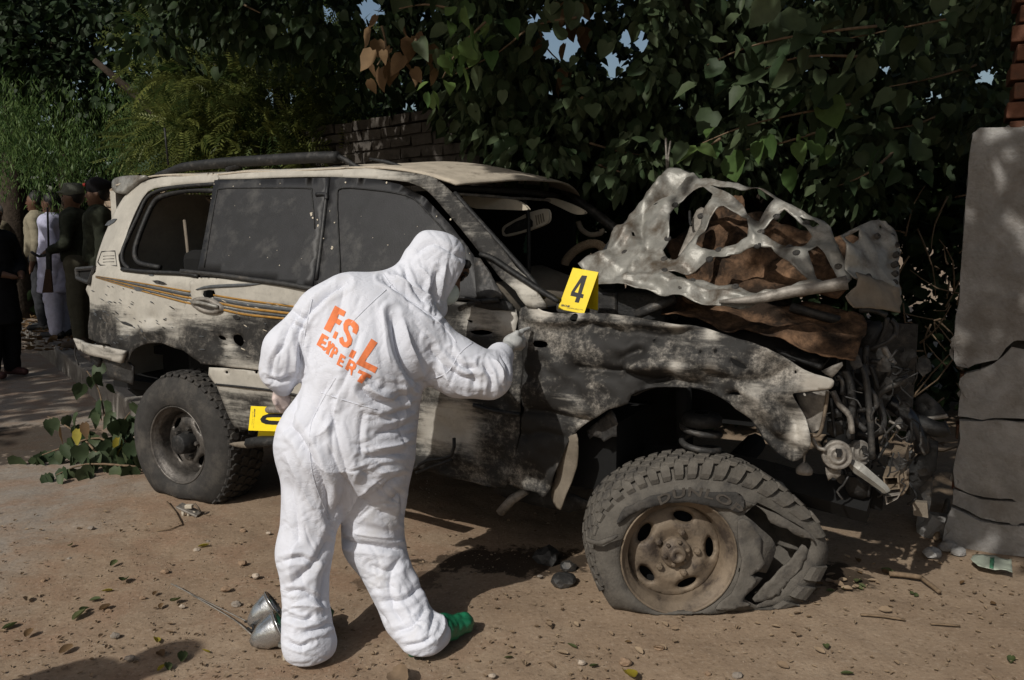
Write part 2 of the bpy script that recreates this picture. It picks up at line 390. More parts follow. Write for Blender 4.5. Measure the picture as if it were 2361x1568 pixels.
def groundmat():
    m = bpy.data.materials.new('dry_dirt'); m.use_nodes = True; n = m.node_tree.nodes; L = m.node_tree.links
    b = n['Principled BSDF']; b.inputs['Roughness'].default_value = .95; b.inputs['Specular IOR Level'].default_value = .12
    ge = n.new('ShaderNodeNewGeometry'); sp = n.new('ShaderNodeSeparateXYZ'); L.new(ge.outputs['Position'], sp.inputs[0])
    def noise(sc, det=8, ro=.65):
        t = n.new('ShaderNodeTexNoise'); t.inputs['Scale'].default_value = sc; t.inputs['Detail'].default_value = det; t.inputs['Roughness'].default_value = ro
        L.new(ge.outputs['Position'], t.inputs[0]); return t.outputs['Fac']
    def mixc(f, a, bb, bt='MIX'):
        q = n.new('ShaderNodeMix'); q.data_type = 'RGBA'; q.blend_type = bt
        if isinstance(f, float): q.inputs[0].default_value = f
        else: L.new(f, q.inputs[0])
        for i, x in ((6, a), (7, bb)):
            if isinstance(x, tuple): q.inputs[i].default_value = (*x, 1)
            else: L.new(x, q.inputs[i])
        return q.outputs[2]
    def mr(f, a, bb, c=0., d=1.):
        q = n.new('ShaderNodeMapRange'); q.interpolation_type = 'SMOOTHSTEP'
        for k, x in zip(('From Min', 'From Max', 'To Min', 'To Max'), (a, bb, c, d)): q.inputs[k].default_value = x
        L.new(f, q.inputs['Value']); return q.outputs[0]
    def mt(op, a, bb):
        q = n.new('ShaderNodeMath'); q.operation = op
        for i, x in enumerate((a, bb)):
            if isinstance(x, (int, float)): q.inputs[i].default_value = x
            else: L.new(x, q.inputs[i])
        return q.outputs[0]
    n1, n2, n3, n4 = noise(1.3), noise(9), noise(55, 5, .7), noise(3.2)
    base = mixc(mr(n1, .35, .65), (.248, .180, .122), (.298, .225, .158))
    left = mt('ADD', sp.outputs['X'], mt('MULTIPLY', n4, 1.4))
    base = mixc(mr(left, -2.1, -1.2), (.25, .222, .19), base)                    # greyer road dust to the left
    red = mt('MULTIPLY', mr(n4, .45, .62), mr(sp.outputs['X'], .3, -.5))
    base = mixc(mt('MULTIPLY', red, .55), base, (.235, .142, .092))
    base = mixc(mr(n2, .30, .7, .0, .55), base, (.205, .145, .098))
    base = mixc(mr(n3, .52, .72, 0., .5), base, (.40, .325, .25))
    base = mixc(mr(n3, .46, .30, 0., .65), base, (.10, .07, .048))
    # spilled fluid: own outlines from noise round two spots
    for cx, cy, rx, ry, k in ((.02, 3.72, .42, .17, .9), (1.46, 3.55, .16, .17, .85), (-.5, 3.5, .2, .13, .6), (-3.7, 5.9, .7, .6, .8)):
        dx = mt('DIVIDE', mt('SUBTRACT', sp.outputs['X'], cx), rx); dy = mt('DIVIDE', mt('SUBTRACT', sp.outputs['Y'], cy), ry)
        d = mt('ADD', mt('MULTIPLY', dx, dx), mt('MULTIPLY', dy, dy))
        d = mt('ADD', d, mt('MULTIPLY', mt('SUBTRACT', n2, .5), 4.5))
        base = mixc(mr(d, 1.2, .7, 0., k), base, (.028, .02, .014))
    L.new(base, b.inputs['Base Color'])
    bp = n.new('ShaderNodeBump'); bp.inputs['Strength'].default_value = .45; bp.inputs['Distance'].default_value = .015
    L.new(mt('ADD', mt('MULTIPLY', n3, .6), n2), bp.inputs['Height']); L.new(bp.outputs[0], b.inputs['Normal'])
    return m
M['dirt'] = groundmat()
g = fastmesh('ground', np.stack([XX.ravel(), YY.ravel(), ZZ], 1), gf, 4, M['dirt'], smooth=True); tag(g, kind='structure')
M['conc'] = mat('kerb_concrete', (.20, .185, .165), .9, 0, .2, 9, .5, 50, .1, dark=(.08, .07, .06), dscale=3, damt=.35)
kd = np.array([-.597, .802, 0]); kn = np.array([-.802, -.597, 0])*-1   # along the kerb, and away from the road
k0 = np.array([-2.55, 5.72, 0])
pave = MB(); far = k0+kd*70
pave.add([k0+kn*.14, far+kn*.14, far+kn*40, k0+kn*40, ], [(0, 1, 2, 3)])
pv = mesh('pavement', [(*v[:2], .205) for v in pave.V], pave.F, M['dirt']); tag(pv, kind='structure')
kerb = bpy.data.objects.new('kerb', None); COL.objects.link(kerb); kerb['kind'] = 'structure'
for i in range(22):
    a = k0+kd*(i*.92+.012*random.random()); b2 = k0+kd*(i*.92+.905)
    c = (a+b2)/2+kn*(.075+random.uniform(-.006, .006)); 
    MB().box((c[0], c[1], .09+random.uniform(-.006, .006)), (np.linalg.norm(b2-a), .15, .26), ax=[kd, kn, (0, 0, 1)]).build('kerb_stone', M['conc'], kerb, bevel=.018)

# ------------------------------------------------------------------ brick walls and plastered pillar
M['brickg'] = mat('grey_old_brick', (.085, .075, .066), .9, 0, .3, 12, .5, 60, .1, dark=(.03, .027, .024), dscale=6, damt=.3)
M['brickr'] = mat('red_brick', (.15, .07, .045), .9, 0, .3, 14, .5, 60, .1, dark=(.09, .06, .045), dscale=9, damt=.35)
M['brickp'] = mat('pale_brick', (.30, .23, .17), .9, 0, .3, 14, .5, 60, .1)
M['mortar'] = mat('old_mortar', (.05, .045, .04), .95, 0, .3, 20, .5, 60, .1)
def brickwall(name, label, a, d, top, course, bl, th, mt_, keep=None, nb=None):
    """bricks one by one from base a along unit d; top(s) is the wall height at s"""
    e = empty(name, a, label, 'wall'); n = np.array([-d[1], d[0], 0.0])
    V = None; proto = []
    for q in range(5):
        me = MB().box((0, 0, 0), (bl*.95, th, course*.84)).build('brick', mt_, None); mm = me.data; bpy.data.objects.remove(me)
        for v in mm.vertices: v.co += Vector([random.uniform(-.006, .006) for _ in range(3)])
        proto.append(mm)
    L_, cnt = nb
    core = MB()
    smax = L_
    for r in range(int(2.8/course)):
        z = course*(r+.5)
        for k in range(-1, int(L_/bl)+1):
            s = (k+.5+(r % 2)*.5)*bl
            if s < 0 or s > L_ or z > top(s): continue
            if keep and not keep(s, z): continue
            o = bpy.data.objects.new('brick', random.choice(proto))
            p = a+d*s+np.array([0, 0, z])+n*random.uniform(-.010, .010)
            link(o, e); o.matrix_parent_inverse = Matrix(); o.matrix_basis = PINV[e.name] @ Matrix.Translation(Vector(p)) @ Matrix.Rotation(math.atan2(d[1], d[0])+random.uniform(-.03, .03), 4, 'Z') @ Matrix.Rotation(random.uniform(-.02, .02), 4, 'Y')
    ss = np.linspace(0, L_*.995, 26); q = th*.42
    Vv = []
    for s in ss:
        for side in (-1, 1):
            for z in (0, max(.1, top(s)-course*1.2)): Vv.append(a+d*s+n*q*side*.93+np.array([0, 0, z]))
    Fc = []
    for i in range(len(ss)-1):
        b = i*4; Fc += [(b, b+4, b+5, b+1), (b+2, b+3, b+7, b+6), (b+1, b+5, b+7, b+3)]
    b = (len(ss)-1)*4; Fc += [(0, 1, 3, 2), (b, b+2, b+3, b+1)]
    mesh('mortar', Vv, Fc, M['mortar'], e)
    return e
wa, wb = np.array([-.16, 6.3, 0]), np.array([-3.0, 9.1, 0]); wl = np.linalg.norm(wb-wa); wdir = (wb-wa)/wl
def wtop(s):                      # broken, toothed end nearest the car, level further off
    return 2.44 if s > .42 else (1.95+.45*(s/.42) if s > .12 else 1.9)
brickwall('brick_wall', 'dark grey broken brick wall rising behind the car roof', wa, wdir, wtop, .092, .27, .23, M['brickg'], keep=lambda s, z: z > 1.1, nb=(wl, 0))
ba = np.array([-4.95, 10.2, .2]); 
brickwall('rubble_brick_wall', 'low pale brick wall end showing beside the roof spoiler', ba, np.array([.83, -.55, 0]), lambda s: 1.88-.1*(s > 1), .085, .22, .2, M['brickp'], keep=lambda s, z: z > .6, nb=(1.9, 0))

M['plaster'] = mat('grey_cement_plaster', (.265, .257, .247), .92, 0, .25, 7, .7, 60, .12, dark=(.17, .155, .14), dscale=2.5, damt=.4)
PF = Frame(G(2200, 1252), (.88, -.475, 0), (0, 0, 1), (.475, .88, 0)); PF.ex /= np.linalg.norm(PF.ex); PF.en /= np.linalg.norm(PF.en)
pil = empty('plastered_pillar', PF.o, 'cracked grey plastered brick pillar at the right edge', 'pillar')
def pdisp(x, y, p): return nz(p, 3)*.012+nz(p, 11, 5)*.005+nz(p, 30, 2)*.002
# plaster slabs between the cracks, each a piece of its own
slabs = [
 [(2243, 308), (2258, 296), (2420, 296), (2420, 790), (2345, 783), (2335, 785), (2318, 800), (2300, 828), (2278, 832), (2250, 838), (2232, 847), (2205, 842), (2198, 830), (2202, 740), (2212, 690), (2214, 640), (2226, 470), (2232, 400)],
 [(2333, 800), (2361, 806), (2420, 806), (2420, 966), (2300, 962), (2262, 965), (2226, 960), (2208, 958), (2216, 900), (2226, 860), (2260, 852), (2292, 838), (2315, 820)],
 [(2212, 966), (2262, 969), (2300, 966), (2345, 972), (2420, 972), (2420, 1150), (2320, 1148), (2270, 1145), (2232, 1135), (2200, 1120), (2196, 1085), (2204, 1050), (2212, 1010)],
 [(2198, 1126), (2232, 1140), (2262, 1150), (2300, 1152), (2352, 1154), (2420, 1156), (2420, 1206), (2300, 1200), (2262, 1192), (2230, 1175), (2196, 1160)],
 [(2194, 1166), (2230, 1182), (2262, 1198), (2300, 1206), (2420, 1212), (2420, 1290), (2318, 1272), (2200, 1262), (2172, 1245), (2178, 1210)]]
for i, s in enumerate(slabs):
    off = [0, .006, .0, .005, -.006][i]
    o = panel('plaster_slab', PF, s, (), M['plaster'], pil, .022, .05, False, lambda x, y, p, off=off: pdisp(x, y, p)*1.5+off*.6, n=1, jag=.0)
pb = MB()
c0 = PF.pos(0, 0); ex, en = PF.ex, PF.en
pb.box(c0+ex*.36+en*.25+np.array([0, 0, .94]), (.60, .40, 2.1), ax=[ex, en, (0, 0, 1)])
pb.build('brick_core', M['mortar'], pil)
proto = None
for r in range(31):
    z = .045+r*.085
    if z < 2.0:                              # broken right flank where plaster has come off, beside the slabs
        xs = [.40+.02*random.random()+(r % 2)*.05]
        if z < 1.2 and r % 3 == 0: xs.append(-.005)
    else: xs = [.20+(r % 2)*.02, .44+(r % 2)*.02]
    for x in xs:
        if z < 2.0 and 1.35 < z: continue
        o = MB().box((0, 0, 0), (.235, .12 if z < 2 else .23, .072)).build('brick', M['brickr'], pil, bevel=.006)
        p = c0+ex*x+en*(.10 if z < 2.0 else .14)+np.array([0, 0, z]); 
        if x < 0: p = c0+ex*.09+en*.085+np.array([0, 0, z])
        o.matrix_parent_inverse = Matrix(); o.matrix_basis = PINV[pil.name] @ Matrix.Translation(Vector(p)) @ Matrix.Rotation(-.495+random.uniform(-.05, .05), 4, 'Z')

# ------------------------------------------------------------------ the wrecked car
TH = R_(-28.6); cdv = np.array([math.cos(TH), math.sin(TH), 0]); cnv = np.array([-math.sin(TH), math.cos(TH), 0]); UP = np.array([0, 0, 1.0])
OC = np.array([-1.9142, 4.606, 0])+cnv*.86
def Cw(X, Y, Zz): return OC+cdv*X+cnv*Y+UP*Zz
def side_h(X, Zz):
    y = -.93-.03*math.exp(-((Zz-.85)/.25)**2)
    if Zz > 1.27: y = -.93+(Zz-1.27)*.40
    elif Zz < .5: y += (.5-Zz)*.12
    if X > 2.95: y += min(.2, ((X-2.95)/.65)**2*.10)
    if X < -.30: y += min(.2, ((-.30-X)/.45)**2*.10)
    return y
SF = Frame(OC, cdv, UP, cnv, side_h); SF.n0 = -.93
def SY(u, v, Y): return Frame(OC+cnv*Y, cdv, UP, cnv).P(u, v)
car = empty('wrecked_off_roader', OC, 'burnt white off-road car with blown-up bonnet and shredded front tyre', 'car')
def blob(V, spots):
    """soot strength from spots (px u, v, radius px, amount) on projected points"""
    q = proj(V); s = np.zeros(len(q))
    for u, v, r, a in spots: s = s+a*np.exp(-(((q[:, 0]-u)**2+(q[:, 1]-v)**2)/(r*r)))
    return s
def sf_rear(v, V):
    q = proj(V)
    low = np.clip((q[:, 1]-(672+.10*(q[:, 0]-200)))/90, 0, 1)*1.05
    s = low-.10+np.where(q[:, 1] > 655+.05*(q[:, 0]-200), .14, 0)
    s += blob(V, [(300, 520, 30, .0), (255, 490, 20, .3), (230, 735, 30, .5), (315, 742, 34, -.5), (370, 735, 30, -.45), (280, 765, 20, -.35), (330, 790, 25, .3), (405, 775, 22, -.4), (560, 720, 60, .2), (640, 760, 90, .4), (500, 780, 60, .1), (530, 795, 26, -.55), (600, 870, 70, -.1), (380, 690, 30, .2), (600, 960, 60, .4), (530, 870, 60, -.75), (600, 880, 50, -.7)])
    return np.clip(s, -.4, 1.2)
def dent_rear(x, y, p):
    d = nz(p, 2.2, 3)*.006-abs(nz(p, 6, 8))*.010*min(1, max(0, 1.12-p[2])*6)
    for cx, cy, r, a in DR: d += a*math.exp(-((x-cx)**2+(y-cy)**2)/r**2)
    return d
DR = [(*SF.at(u, v), r, a) for u, v, r, a in ((300, 745, .06, .026), (345, 762, .05, -.024), (352, 735, .035, .022), (250, 760, .07, .022), (395, 742, .03, .016), (280, 785, .03, -.016), (372, 785, .03, .02), (540, 770, .06, .012), (440, 690, .03, .01), (330, 790, .05, .012), (500, 790, .05, .02), (545, 788, .04, .025), (620, 790, .1, .014))]
qp = Z('A', [(835, 975), (1000, 985), (1200, 1005), (1345, 1030), (1290, 1120), (1235, 1300), (1212, 1420), (1228, 1475)])+Z('I', [(850, 200), (720, 155), (620, 140), (520, 160), (450, 220), (408, 295)])+Z('A', [(740, 1480), (605, 1440), (605, 1260), (600, 1160), (575, 1110), (600, 1065), (648, 990), (650, 920), (700, 760), (790, 560), (870, 450), (960, 388), (1100, 352), (1300, 336), (1462, 326), (1462, 388), (1300, 396), (1100, 418), (1000, 450), (930, 560), (870, 700), (820, 850), (800, 880), (810, 940)])
panel('quarter_panel', SF, qp, (), M['paint'], car, .02, .004, True, dent_rear, sf_rear, n=2)
rr = [(499, 399), (684, 390), (807, 386), (896, 394), (970, 402), (1005, 412), (1043, 443), (1073, 478), (1155, 569), (1190, 616), (1223, 646), (1249, 684), (1262, 712), (1215, 705), (1190, 672), (1155, 643), (1132, 613), (1102, 578), (1058, 522), (1014, 469), (985, 440), (955, 425), (911, 416), (764, 408), (640, 410), (501, 414)]
def sf_pil(v, V):
    q = proj(V); return np.clip((q[:, 0]-820)/220, -.3, .75)+blob(V, [(1140, 590, 50, .25), (1215, 670, 40, -.5)])
panel('roof_side_rail', SF, rr, (), M['paint'], car, .018, .006, True, lambda x, y, p: nz(p, 4)*.004*(1+max(0, x-1.6)*3), sf_pil, n=2)
# armoured window plates
def sf0(k): return lambda v, V: np.full(len(V), k)
panel('rear_window_plate', SF, Z('A', [(1462, 374), (2226, 358), (2226, 505), (2205, 520), (2150, 900), (2122, 1092), (1900, 1062), (1600, 1015), (1350, 978), (1400, 720)]), (), M['armor'], car, .04, .008, True, lambda x, y, p: -.012+nz(p, 3)*.002, n=1)
panel('front_window_plate', SF, [(766, 409), (867, 413), (926, 426), (984, 456), (1043, 520), (1096, 590), (1108, 640), (1115, 692), (900, 690), (727, 664), (738, 600), (758, 470)], (), M['armor'], car, .04, .008, True, lambda x, y, p: -.010+nz(p, 3, 2)*.002, n=1)
def strip(name, pts, r, m_, parent=car, d=-.018, fr=SF, sm=3, seg=6):
    return MB().tube([fr.P(u, v, d) for u, v in pts], r, seg, True, sm).build(name, m_, parent, True)
strip('weld_seam', Z('A', [(1395, 960), (1440, 680), (1478, 470), (1510, 432), (1700, 426), (2080, 428), (2118, 465), (2140, 700)]), .004, M['trim'])
strip('weld_seam', Z('B', [(140, 960), (125, 650), (115, 380), (150, 300), (400, 315), (600, 345), (720, 390), (850, 520), (1000, 690), (1090, 800)]), .004, M['trim'])
strip('hinge_strap', [(762, 412), (748, 540), (735, 645)], .011, M['armor'], d=-.016)
strip('hinge_strap', Z('A', [(2150, 470), (2215, 470), (2218, 505)]), .012, M['armor'], d=-.018)
strip('belt_moulding', Z('A', [(835, 972), (1000, 990), (1240, 1000), (1350, 1020)]), .012, M['trim'], d=-.012)
strip('belt_moulding', Z('A', [(1240, 985), (1500, 1012), (1700, 1040), (1930, 1070), (2110, 1102), (2200, 1115)]), .014, M['metal'], d=-.016)
# window surround of the empty rear opening
strip('window_seal', Z('A', [(1440, 445), (1250, 440), (1080, 475), (1010, 520), (950, 640), (890, 800), (880, 880), (915, 935), (1050, 962)]), .016, M['trim'], d=.03)
strip('window_seal', Z('A', [(1455, 398), (1250, 412), (1090, 436), (990, 490), (930, 610), (860, 760), (822, 860), (828, 930), (870, 970)]), .012, M['trim'], d=.004)
strip('seat_belt', Z('A', [(1030, 640), (1045, 800), (1058, 955)]), .010, M['dash'], d=.22, sm=0)
strip('grab_handle', Z('A', [(1160, 480), (1190, 505), (1290, 500), (1330, 470)]), .012, M['dash'], d=.25)
for u, v, r in Z3('A', [(2115, 600, 14), (2125, 625, 8), (2155, 640, 7), (2160, 680, 9), (2195, 765, 7), (2255, 830, 10), (1700, 756, 3), (1820, 893, 3), (1885, 845, 3), (1900, 945, 5), (2240, 580, 4), (1590, 415, 4), (1770, 400, 4), (1460, 400, 4), (1440, 495, 4), (1905, 395, 3), (1600, 545, 2), (2050, 900, 3), (1560, 880, 2)])+Z3('B', [(178, 255, 7), (500, 258, 8), (55, 480, 5), (92, 570, 6), (75, 760, 12), (392, 688, 3), (510, 745, 5), (890, 520, 6), (1000, 545, 8), (740, 600, 3), (300, 520, 2), (640, 660, 2), (1150, 810, 4)]):
    c_ = [SF.P(u+r*math.cos(t)*random.uniform(.3, 1), v+r*1.3*math.sin(t)*random.uniform(.4, 1), -.0175) for t in np.linspace(0, 5.6, 7)]
    MB().poly(c_, cnv, .003).build('paint_chip', M['cream'], car)
# lower rear door, rocker, front door
rd = [(455, 640), (600, 650), (721, 668), (752, 740), (760, 800), (760, 880), (632, 857), (479, 840), (464, 835), (440, 818), (423, 806), (420, 794), (414, 774), (420, 733), (441, 671)]
panel('rear_door', SF, rd, [Z('A', [(1380, 1120), (1450, 1115), (1450, 1160), (1385, 1165)]), Z('A', [(1565, 1420), (1620, 1420), (1650, 1465), (1620, 1495), (1570, 1470)]), Z('A', [(1470, 1420), (1510, 1425), (1525, 1450), (1480, 1445)])], M['paint'], car, .018, .004, True, lambda x, y, p: dent_rear(x, y, p)-.004, sf_rear, n=2)
rk = [(482, 847), (632, 862), (758, 884), (758, 1030), (640, 1002), (573, 992), (543, 985), (529, 961), (514, 926), (499, 890)]
panel('rocker_panel', SF, rk, [[(520+dx, 856), (525+dx, 856), (525+dx, 861), (520+dx, 861)] for dx in (0, 68)], M['paint'], car, .02, .004, True, lambda x, y, p: nz(p, 5)*.008+.004, lambda v, V: np.clip((proj(V)[:, 1]-(880+.08*(proj(V)[:, 0]-480)))*.03, -.35, .7), n=2)
strip('rocker_crease', [(499, 886), (560, 892), (640, 902), (750, 925)], .006, M['trim'], d=-.004)
fdz = [(745, 670), (1000, 690), (1110, 702), (1190, 714), (1194, 760), (1203, 802), (1204, 870), (1201, 949), (1190, 1060), (1165, 1125), (1060, 1105), (960, 1078), (760, 1032), (760, 880), (757, 760)]
def crum(a): return lambda x, y, p: (nz(p, 3.5, 1)*.020+facet(x, y, .6)*.5+nz(p, 19, 7)*.004)*a
def sf_fd(v, V): return .9+blob(V, [(1110, 735, 60, -.5), (1180, 745, 30, -.7), (990, 990, 60, -.45), (1050, 960, 60, -.55), (1100, 850, 60, .3), (1080, 1010, 40, -.35)])
panel('front_door', SF, fdz, [Z('B', [(1150, 1420), (1230, 1410), (1320, 1430), (1260, 1450), (1190, 1445)]), Z('B', [(1110, 1330), (1160, 1340), (1150, 1355)])], M['fender'], car, .018, .004, True, crum(.8), sf_fd, n=2)
strip('door_moulding', Z('D', [(0, 655), (120, 690), (290, 715)]), .010, M['trim'], d=-.012)
panel('mirror_base', SF, Z('B', [(1190, 842), (1240, 850), (1330, 990), (1410, 1130), (1410, 1160), (1220, 1172)]), (), M['metal'], car, .03, .01, True, lambda x, y, p: -.022, n=1)
strip('mirror_arm', Z('B', [(1040, 1180), (1100, 1150), (1200, 1165), (1270, 1180)]), .007, M['trim'], d=-.05)
strip('mirror_arm', Z('B', [(1160, 1200), (1280, 1178), (1400, 1170)]), .012, M['trim'], d=-.04)
panel('door_corner_plate', SF, Z('B', [(1225, 1175), (1400, 1165), (1480, 1205), (1495, 1250), (1330, 1255), (1180, 1225)]), (), M['trim'], car, .03, .008, True, lambda x, y, p: -.015, n=1)
# stripes along the flank
def ribbon(name, up, lo, m_, d):
    n_ = 18; A_ = smoothpoly(up, 4, False); B_ = smoothpoly(lo, 4, False); V = []; 
    for a, b in zip(A_, B_): V += [SF.P(*a, d=d+dent_rear(*SF.at(*a), SF.P(*a))), SF.P(*b, d=d+dent_rear(*SF.at(*b), SF.P(*b)))]
    return mesh(name, V, [(2*i, 2*i+2, 2*i+3, 2*i+1) for i in range(len(A_)-1)], m_, car, True, solid=.001)
for k, (t0, t1, m_) in enumerate(((0, .12, 'gold'), (.2, .42, 'greys'), (.47, .62, 'gold'), (.7, .8, 'greys'), (.86, 1, 'gold'))):
    def ln(t): return Z('A', [(650+0*t, 1015+14*t), (900, 1052+52*t), (1240, 1110+88*t), (1290, 1118+95*t)])
    ribbon('flank_stripe', ln(t0), ln(t1), M[m_], -.0065)
    def ln2(t): return Z('A', [(1450, 1140+95*t), (1650, 1172+110*t), (1900, 1205+105*t), (2160, 1240+100*t)])
    ribbon('flank_stripe', ln2(t0), ln2(t1), M[m_], -.0105)
ribbon('flank_stripe', Z('A', [(1330, 1108), (1420, 1080), (1650, 1068), (1780, 1068)]), Z('A', [(1335, 1112), (1430, 1100), (1650, 1088), (1780, 1070)]), M['greys'], -.0105)
# gouges and scratches where fragments struck
rs = random.Random(5)
def gouge(u, v, l, w, a, m_, d=-.0072):
    c_, s_ = math.cos(a), math.sin(a); q = [(-l, 0), (-l*.3, -w), (l*.6, -w*.7), (l, 0), (l*.4, w*.8), (-l*.5, w)]
    P_ = []
    for x, y in q:
        uu, vv_ = u+x*c_-y*s_, v+x*s_+y*c_; xy = SF.at(uu, vv_); p = SF.P(uu, vv_); P_.append(p+cnv*(dent_rear(*xy, p)+d))
    MB().poly(P_, cnv, .002).build('gouge', M[m_], car)
for _ in range(70):
    u, v = rs.uniform(215, 405), rs.uniform(655, 800)
    if v > 790 and 270 < u: continue
    gouge(u, v, rs.uniform(1.5, 6), rs.uniform(.5, 1.3), rs.uniform(.3, .75), rs.choice(['greys', 'trim', 'greys']))
for _ in range(60): gouge(rs.uniform(440, 720), rs.uniform(690, 830), rs.uniform(1.5, 9), rs.uniform(.4, 1.2), rs.uniform(.1, .6), rs.choice(['greys', 'trim', 'lmetal', 'cream']), -.0115)
gouge(370, 651, 17, 4, .25, 'trim'); gouge(323, 666, 13, 5, .2, 'greys'); gouge(350, 633, 7, 3, .3, 'greys'); gouge(548, 731, 9, 5, .4, 'trim', -.0115); gouge(290, 747, 14, 3, .5, 'trim'); gouge(258, 512, 16, 5, -.5, 'greys')
# rear door handle: oval bowl, pull and the torn hole above
hx, hy = SF.at(*Z('A', [(1410, 1215)])[0])
hb = MB(); prof = []
ring = []
for k in range(20):
    f = 2*math.pi*k/20; ring.append((math.cos(f), math.sin(f)))
V = []; 
for s, d in ((1, -.006), (.92, -.02), (.6, -.024), (.52, -.010), (.2, -.008)):
    for c_, s_ in ring: V.append(SF.pos(hx+.125*s*c_, hy-.012*c_+.042*s*s_, d-.004))
hb.add(V, [(i*20+k, i*20+(k+1) % 20, i*20+20+(k+1) % 20, i*20+20+k) for i in range(4) for k in range(20)]+[tuple(range(80, 100))])
ho = hb.build('door_handle', M['lmetal'], car, True)
MB().tube([SF.pos(hx-.09, hy+.012, -.03), SF.pos(hx-.03, hy+.016, -.045), SF.pos(hx+.05, hy+.008, -.045), SF.pos(hx+.10, hy-.004, -.028)], .010, 8, True, 3).build('handle_pull', M['hood'], ho, True)
# bumper end and tail lamp housing at the rear corner
panel('rear_bumper', SF, Z('I', [(20, 100), (70, 118), (250, 158), (430, 200), (395, 295), (250, 252), (110, 215), (60, 195)]), (), M['fender'], car, .02, .02, True, lambda x, y, p: -.02, sf0(.45), n=1)
panel('bumper_bracket', SF, Z('I', [(180, 245), (395, 300), (425, 330), (430, 475), (330, 440), (250, 415), (230, 330)]), (), M['metal'], car, .03, .01, True, lambda x, y, p: .02+nz(p, 6)*.02, n=1)
panel('bumper_bracket', SF, Z('I', [(60, 205), (120, 225), (150, 290), (130, 340), (80, 300)]), (), M['trim'], car, .03, .02, True, lambda x, y, p: .05, n=1)
tl = MB(); 
a_, b_, c_, d_ = [SF.P(*q) for q in Z('A', [(528, 972), (650, 962), (612, 1062), (535, 1032)])]
for P0, P1 in ((a_, b_), (b_, c_), (c_, d_), (d_, a_)): tl.tube([P0-cnv*.01, P1-cnv*.01], .014, 6)
ta = tl.build('tail_lamp_housing', M['metal'], car)
MB().poly([a_, b_, c_, d_], cnv, .02).build('lamp_back', M['void'], ta)
strip('bumper_wire', Z('I', [(30, 130), (20, 230), (50, 310)]), .004, M['metal'])
vg = Z('A', [(665, 925), (690, 855), (780, 850), (795, 950), (680, 945)])
strip('side_vent', vg+vg[:1], .004, M['trim'], d=-.004, sm=0)
for k in range(3): strip('vent_slat', Z('A', [(700, 885+k*20), (775, 882+k*20)]), .0025, M['trim'], d=-.004, sm=0)
# spoiler over the tailgate
sp = MB(); sp.tube([Cw(-.62, -.64, 1.80), Cw(-.60, -.2, 1.84), Cw(-.60, .3, 1.84), Cw(-.62, .64, 1.80)], .05, 10, True, 4)
panel('roof_spoiler', SF, Z('A', [(785, 400), (800, 375), (850, 358), (1010, 352), (960, 385), (880, 450), (850, 468), (795, 458)]), (), M['hood'], car, .02, .05, True, lambda x, y, p: -.004, n=2)
# roof
def roofz(X, Y):
    z = 1.842+.055*(1-(Y/.72)**2)
    if X > 1.35: z -= ((X-1.35)/.6)**2*.105
    if X < -.2: z -= ((-.2-X)/.5)**2*.05
    return z
nX, nY = 46, 30; V = []; so_ = []
for i in range(nX):
    X = -.62+i/(nX-1)*2.55
    for j in range(nY):
        Y = -.705+j/(nY-1)*1.41; xx = X-.13*(Y/.7)**2*(1 if X > 1.2 else 0)
        V.append(Cw(xx, Y, roofz(X, Y)+nz((X, Y, 0), 2.5)*.012)); so_.append(min(.45, max(-.3, (X-.9)*.5)))
Fc = [(i*nY+j, (i+1)*nY+j, (i+1)*nY+j+1, i*nY+j+1) for i in range(nX-1) for j in range(nY-1)]
mesh('roof', V, Fc, M['roofp'], car, True, solid=.01)
# roof rails: the near one with feet, plus the far one
def railpts(Y, dz=0): return [Cw(-.35, Y, roofz(-.35, Y)+.02), Cw(-.2, Y, 1.915+dz), Cw(.1, Y, 1.945+dz), Cw(.6, Y, 1.965+dz), Cw(1.02, Y, 1.97+dz)]
A0 = Z('A', [(1010, 345), (1130, 315), (1225, 275), (1500, 245), (1800, 225), (2100, 208), (2280, 205)])
YR = Frame(OC+cnv*-.60, cdv, UP, cnv)
MB().tube([YR.P(u, v+4) for u, v in A0], [.012, .018, .026, .03, .03, .03, .03], 8, True, 3).build('roof_rail', M['trim'], car, True)
for pts, r in ((Z('A', [(1540, 310), (1560, 285), (1620, 270)]), .022), (Z('A', [(1060, 340), (1150, 305), (1230, 280)]), .016), (Z('A', [(2285, 215), (2330, 235), (2400, 280), (2440, 292)]), .014), (Z('A', [(2250, 285), (2440, 296)]), .010)):
    MB().tube([YR.P(*q) for q in pts], r, 6, True, 2).build('rail_foot', M['trim'], car, True)
MB().tube([YR.P(*q) for q in Z('B', [(200, 130), (330, 140), (450, 150), (560, 158)])], [.014, .010, .010, .004], 6, True, 2).build('rail_foot', M['trim'], car, True)
YR2 = Frame(OC+cnv*.60, cdv, UP, cnv)
MB().tube([YR2.P(*q) for q in Z('B', [(700, 160), (850, 142), (1050, 140), (1280, 150), (1450, 190), (1560, 222)])], .018, 8, True, 3).build('roof_rail', M['trim'], car, True)
MB().tube([YR.P(*q) for q in Z('B', [(350, 70), (480, 95), (620, 133)])], [.006, .012, .004], 6, True, 2).build('trim_splinter', M['trim'], car, True)
MB().tube([YR.P(*q, ) for q in Z('A', [(1110, 20), (1120, 120), (1135, 270)])], .006, 6).build('background_post', M['trim'], car, True)  # thin dark post of the background, modelled standing on the roof
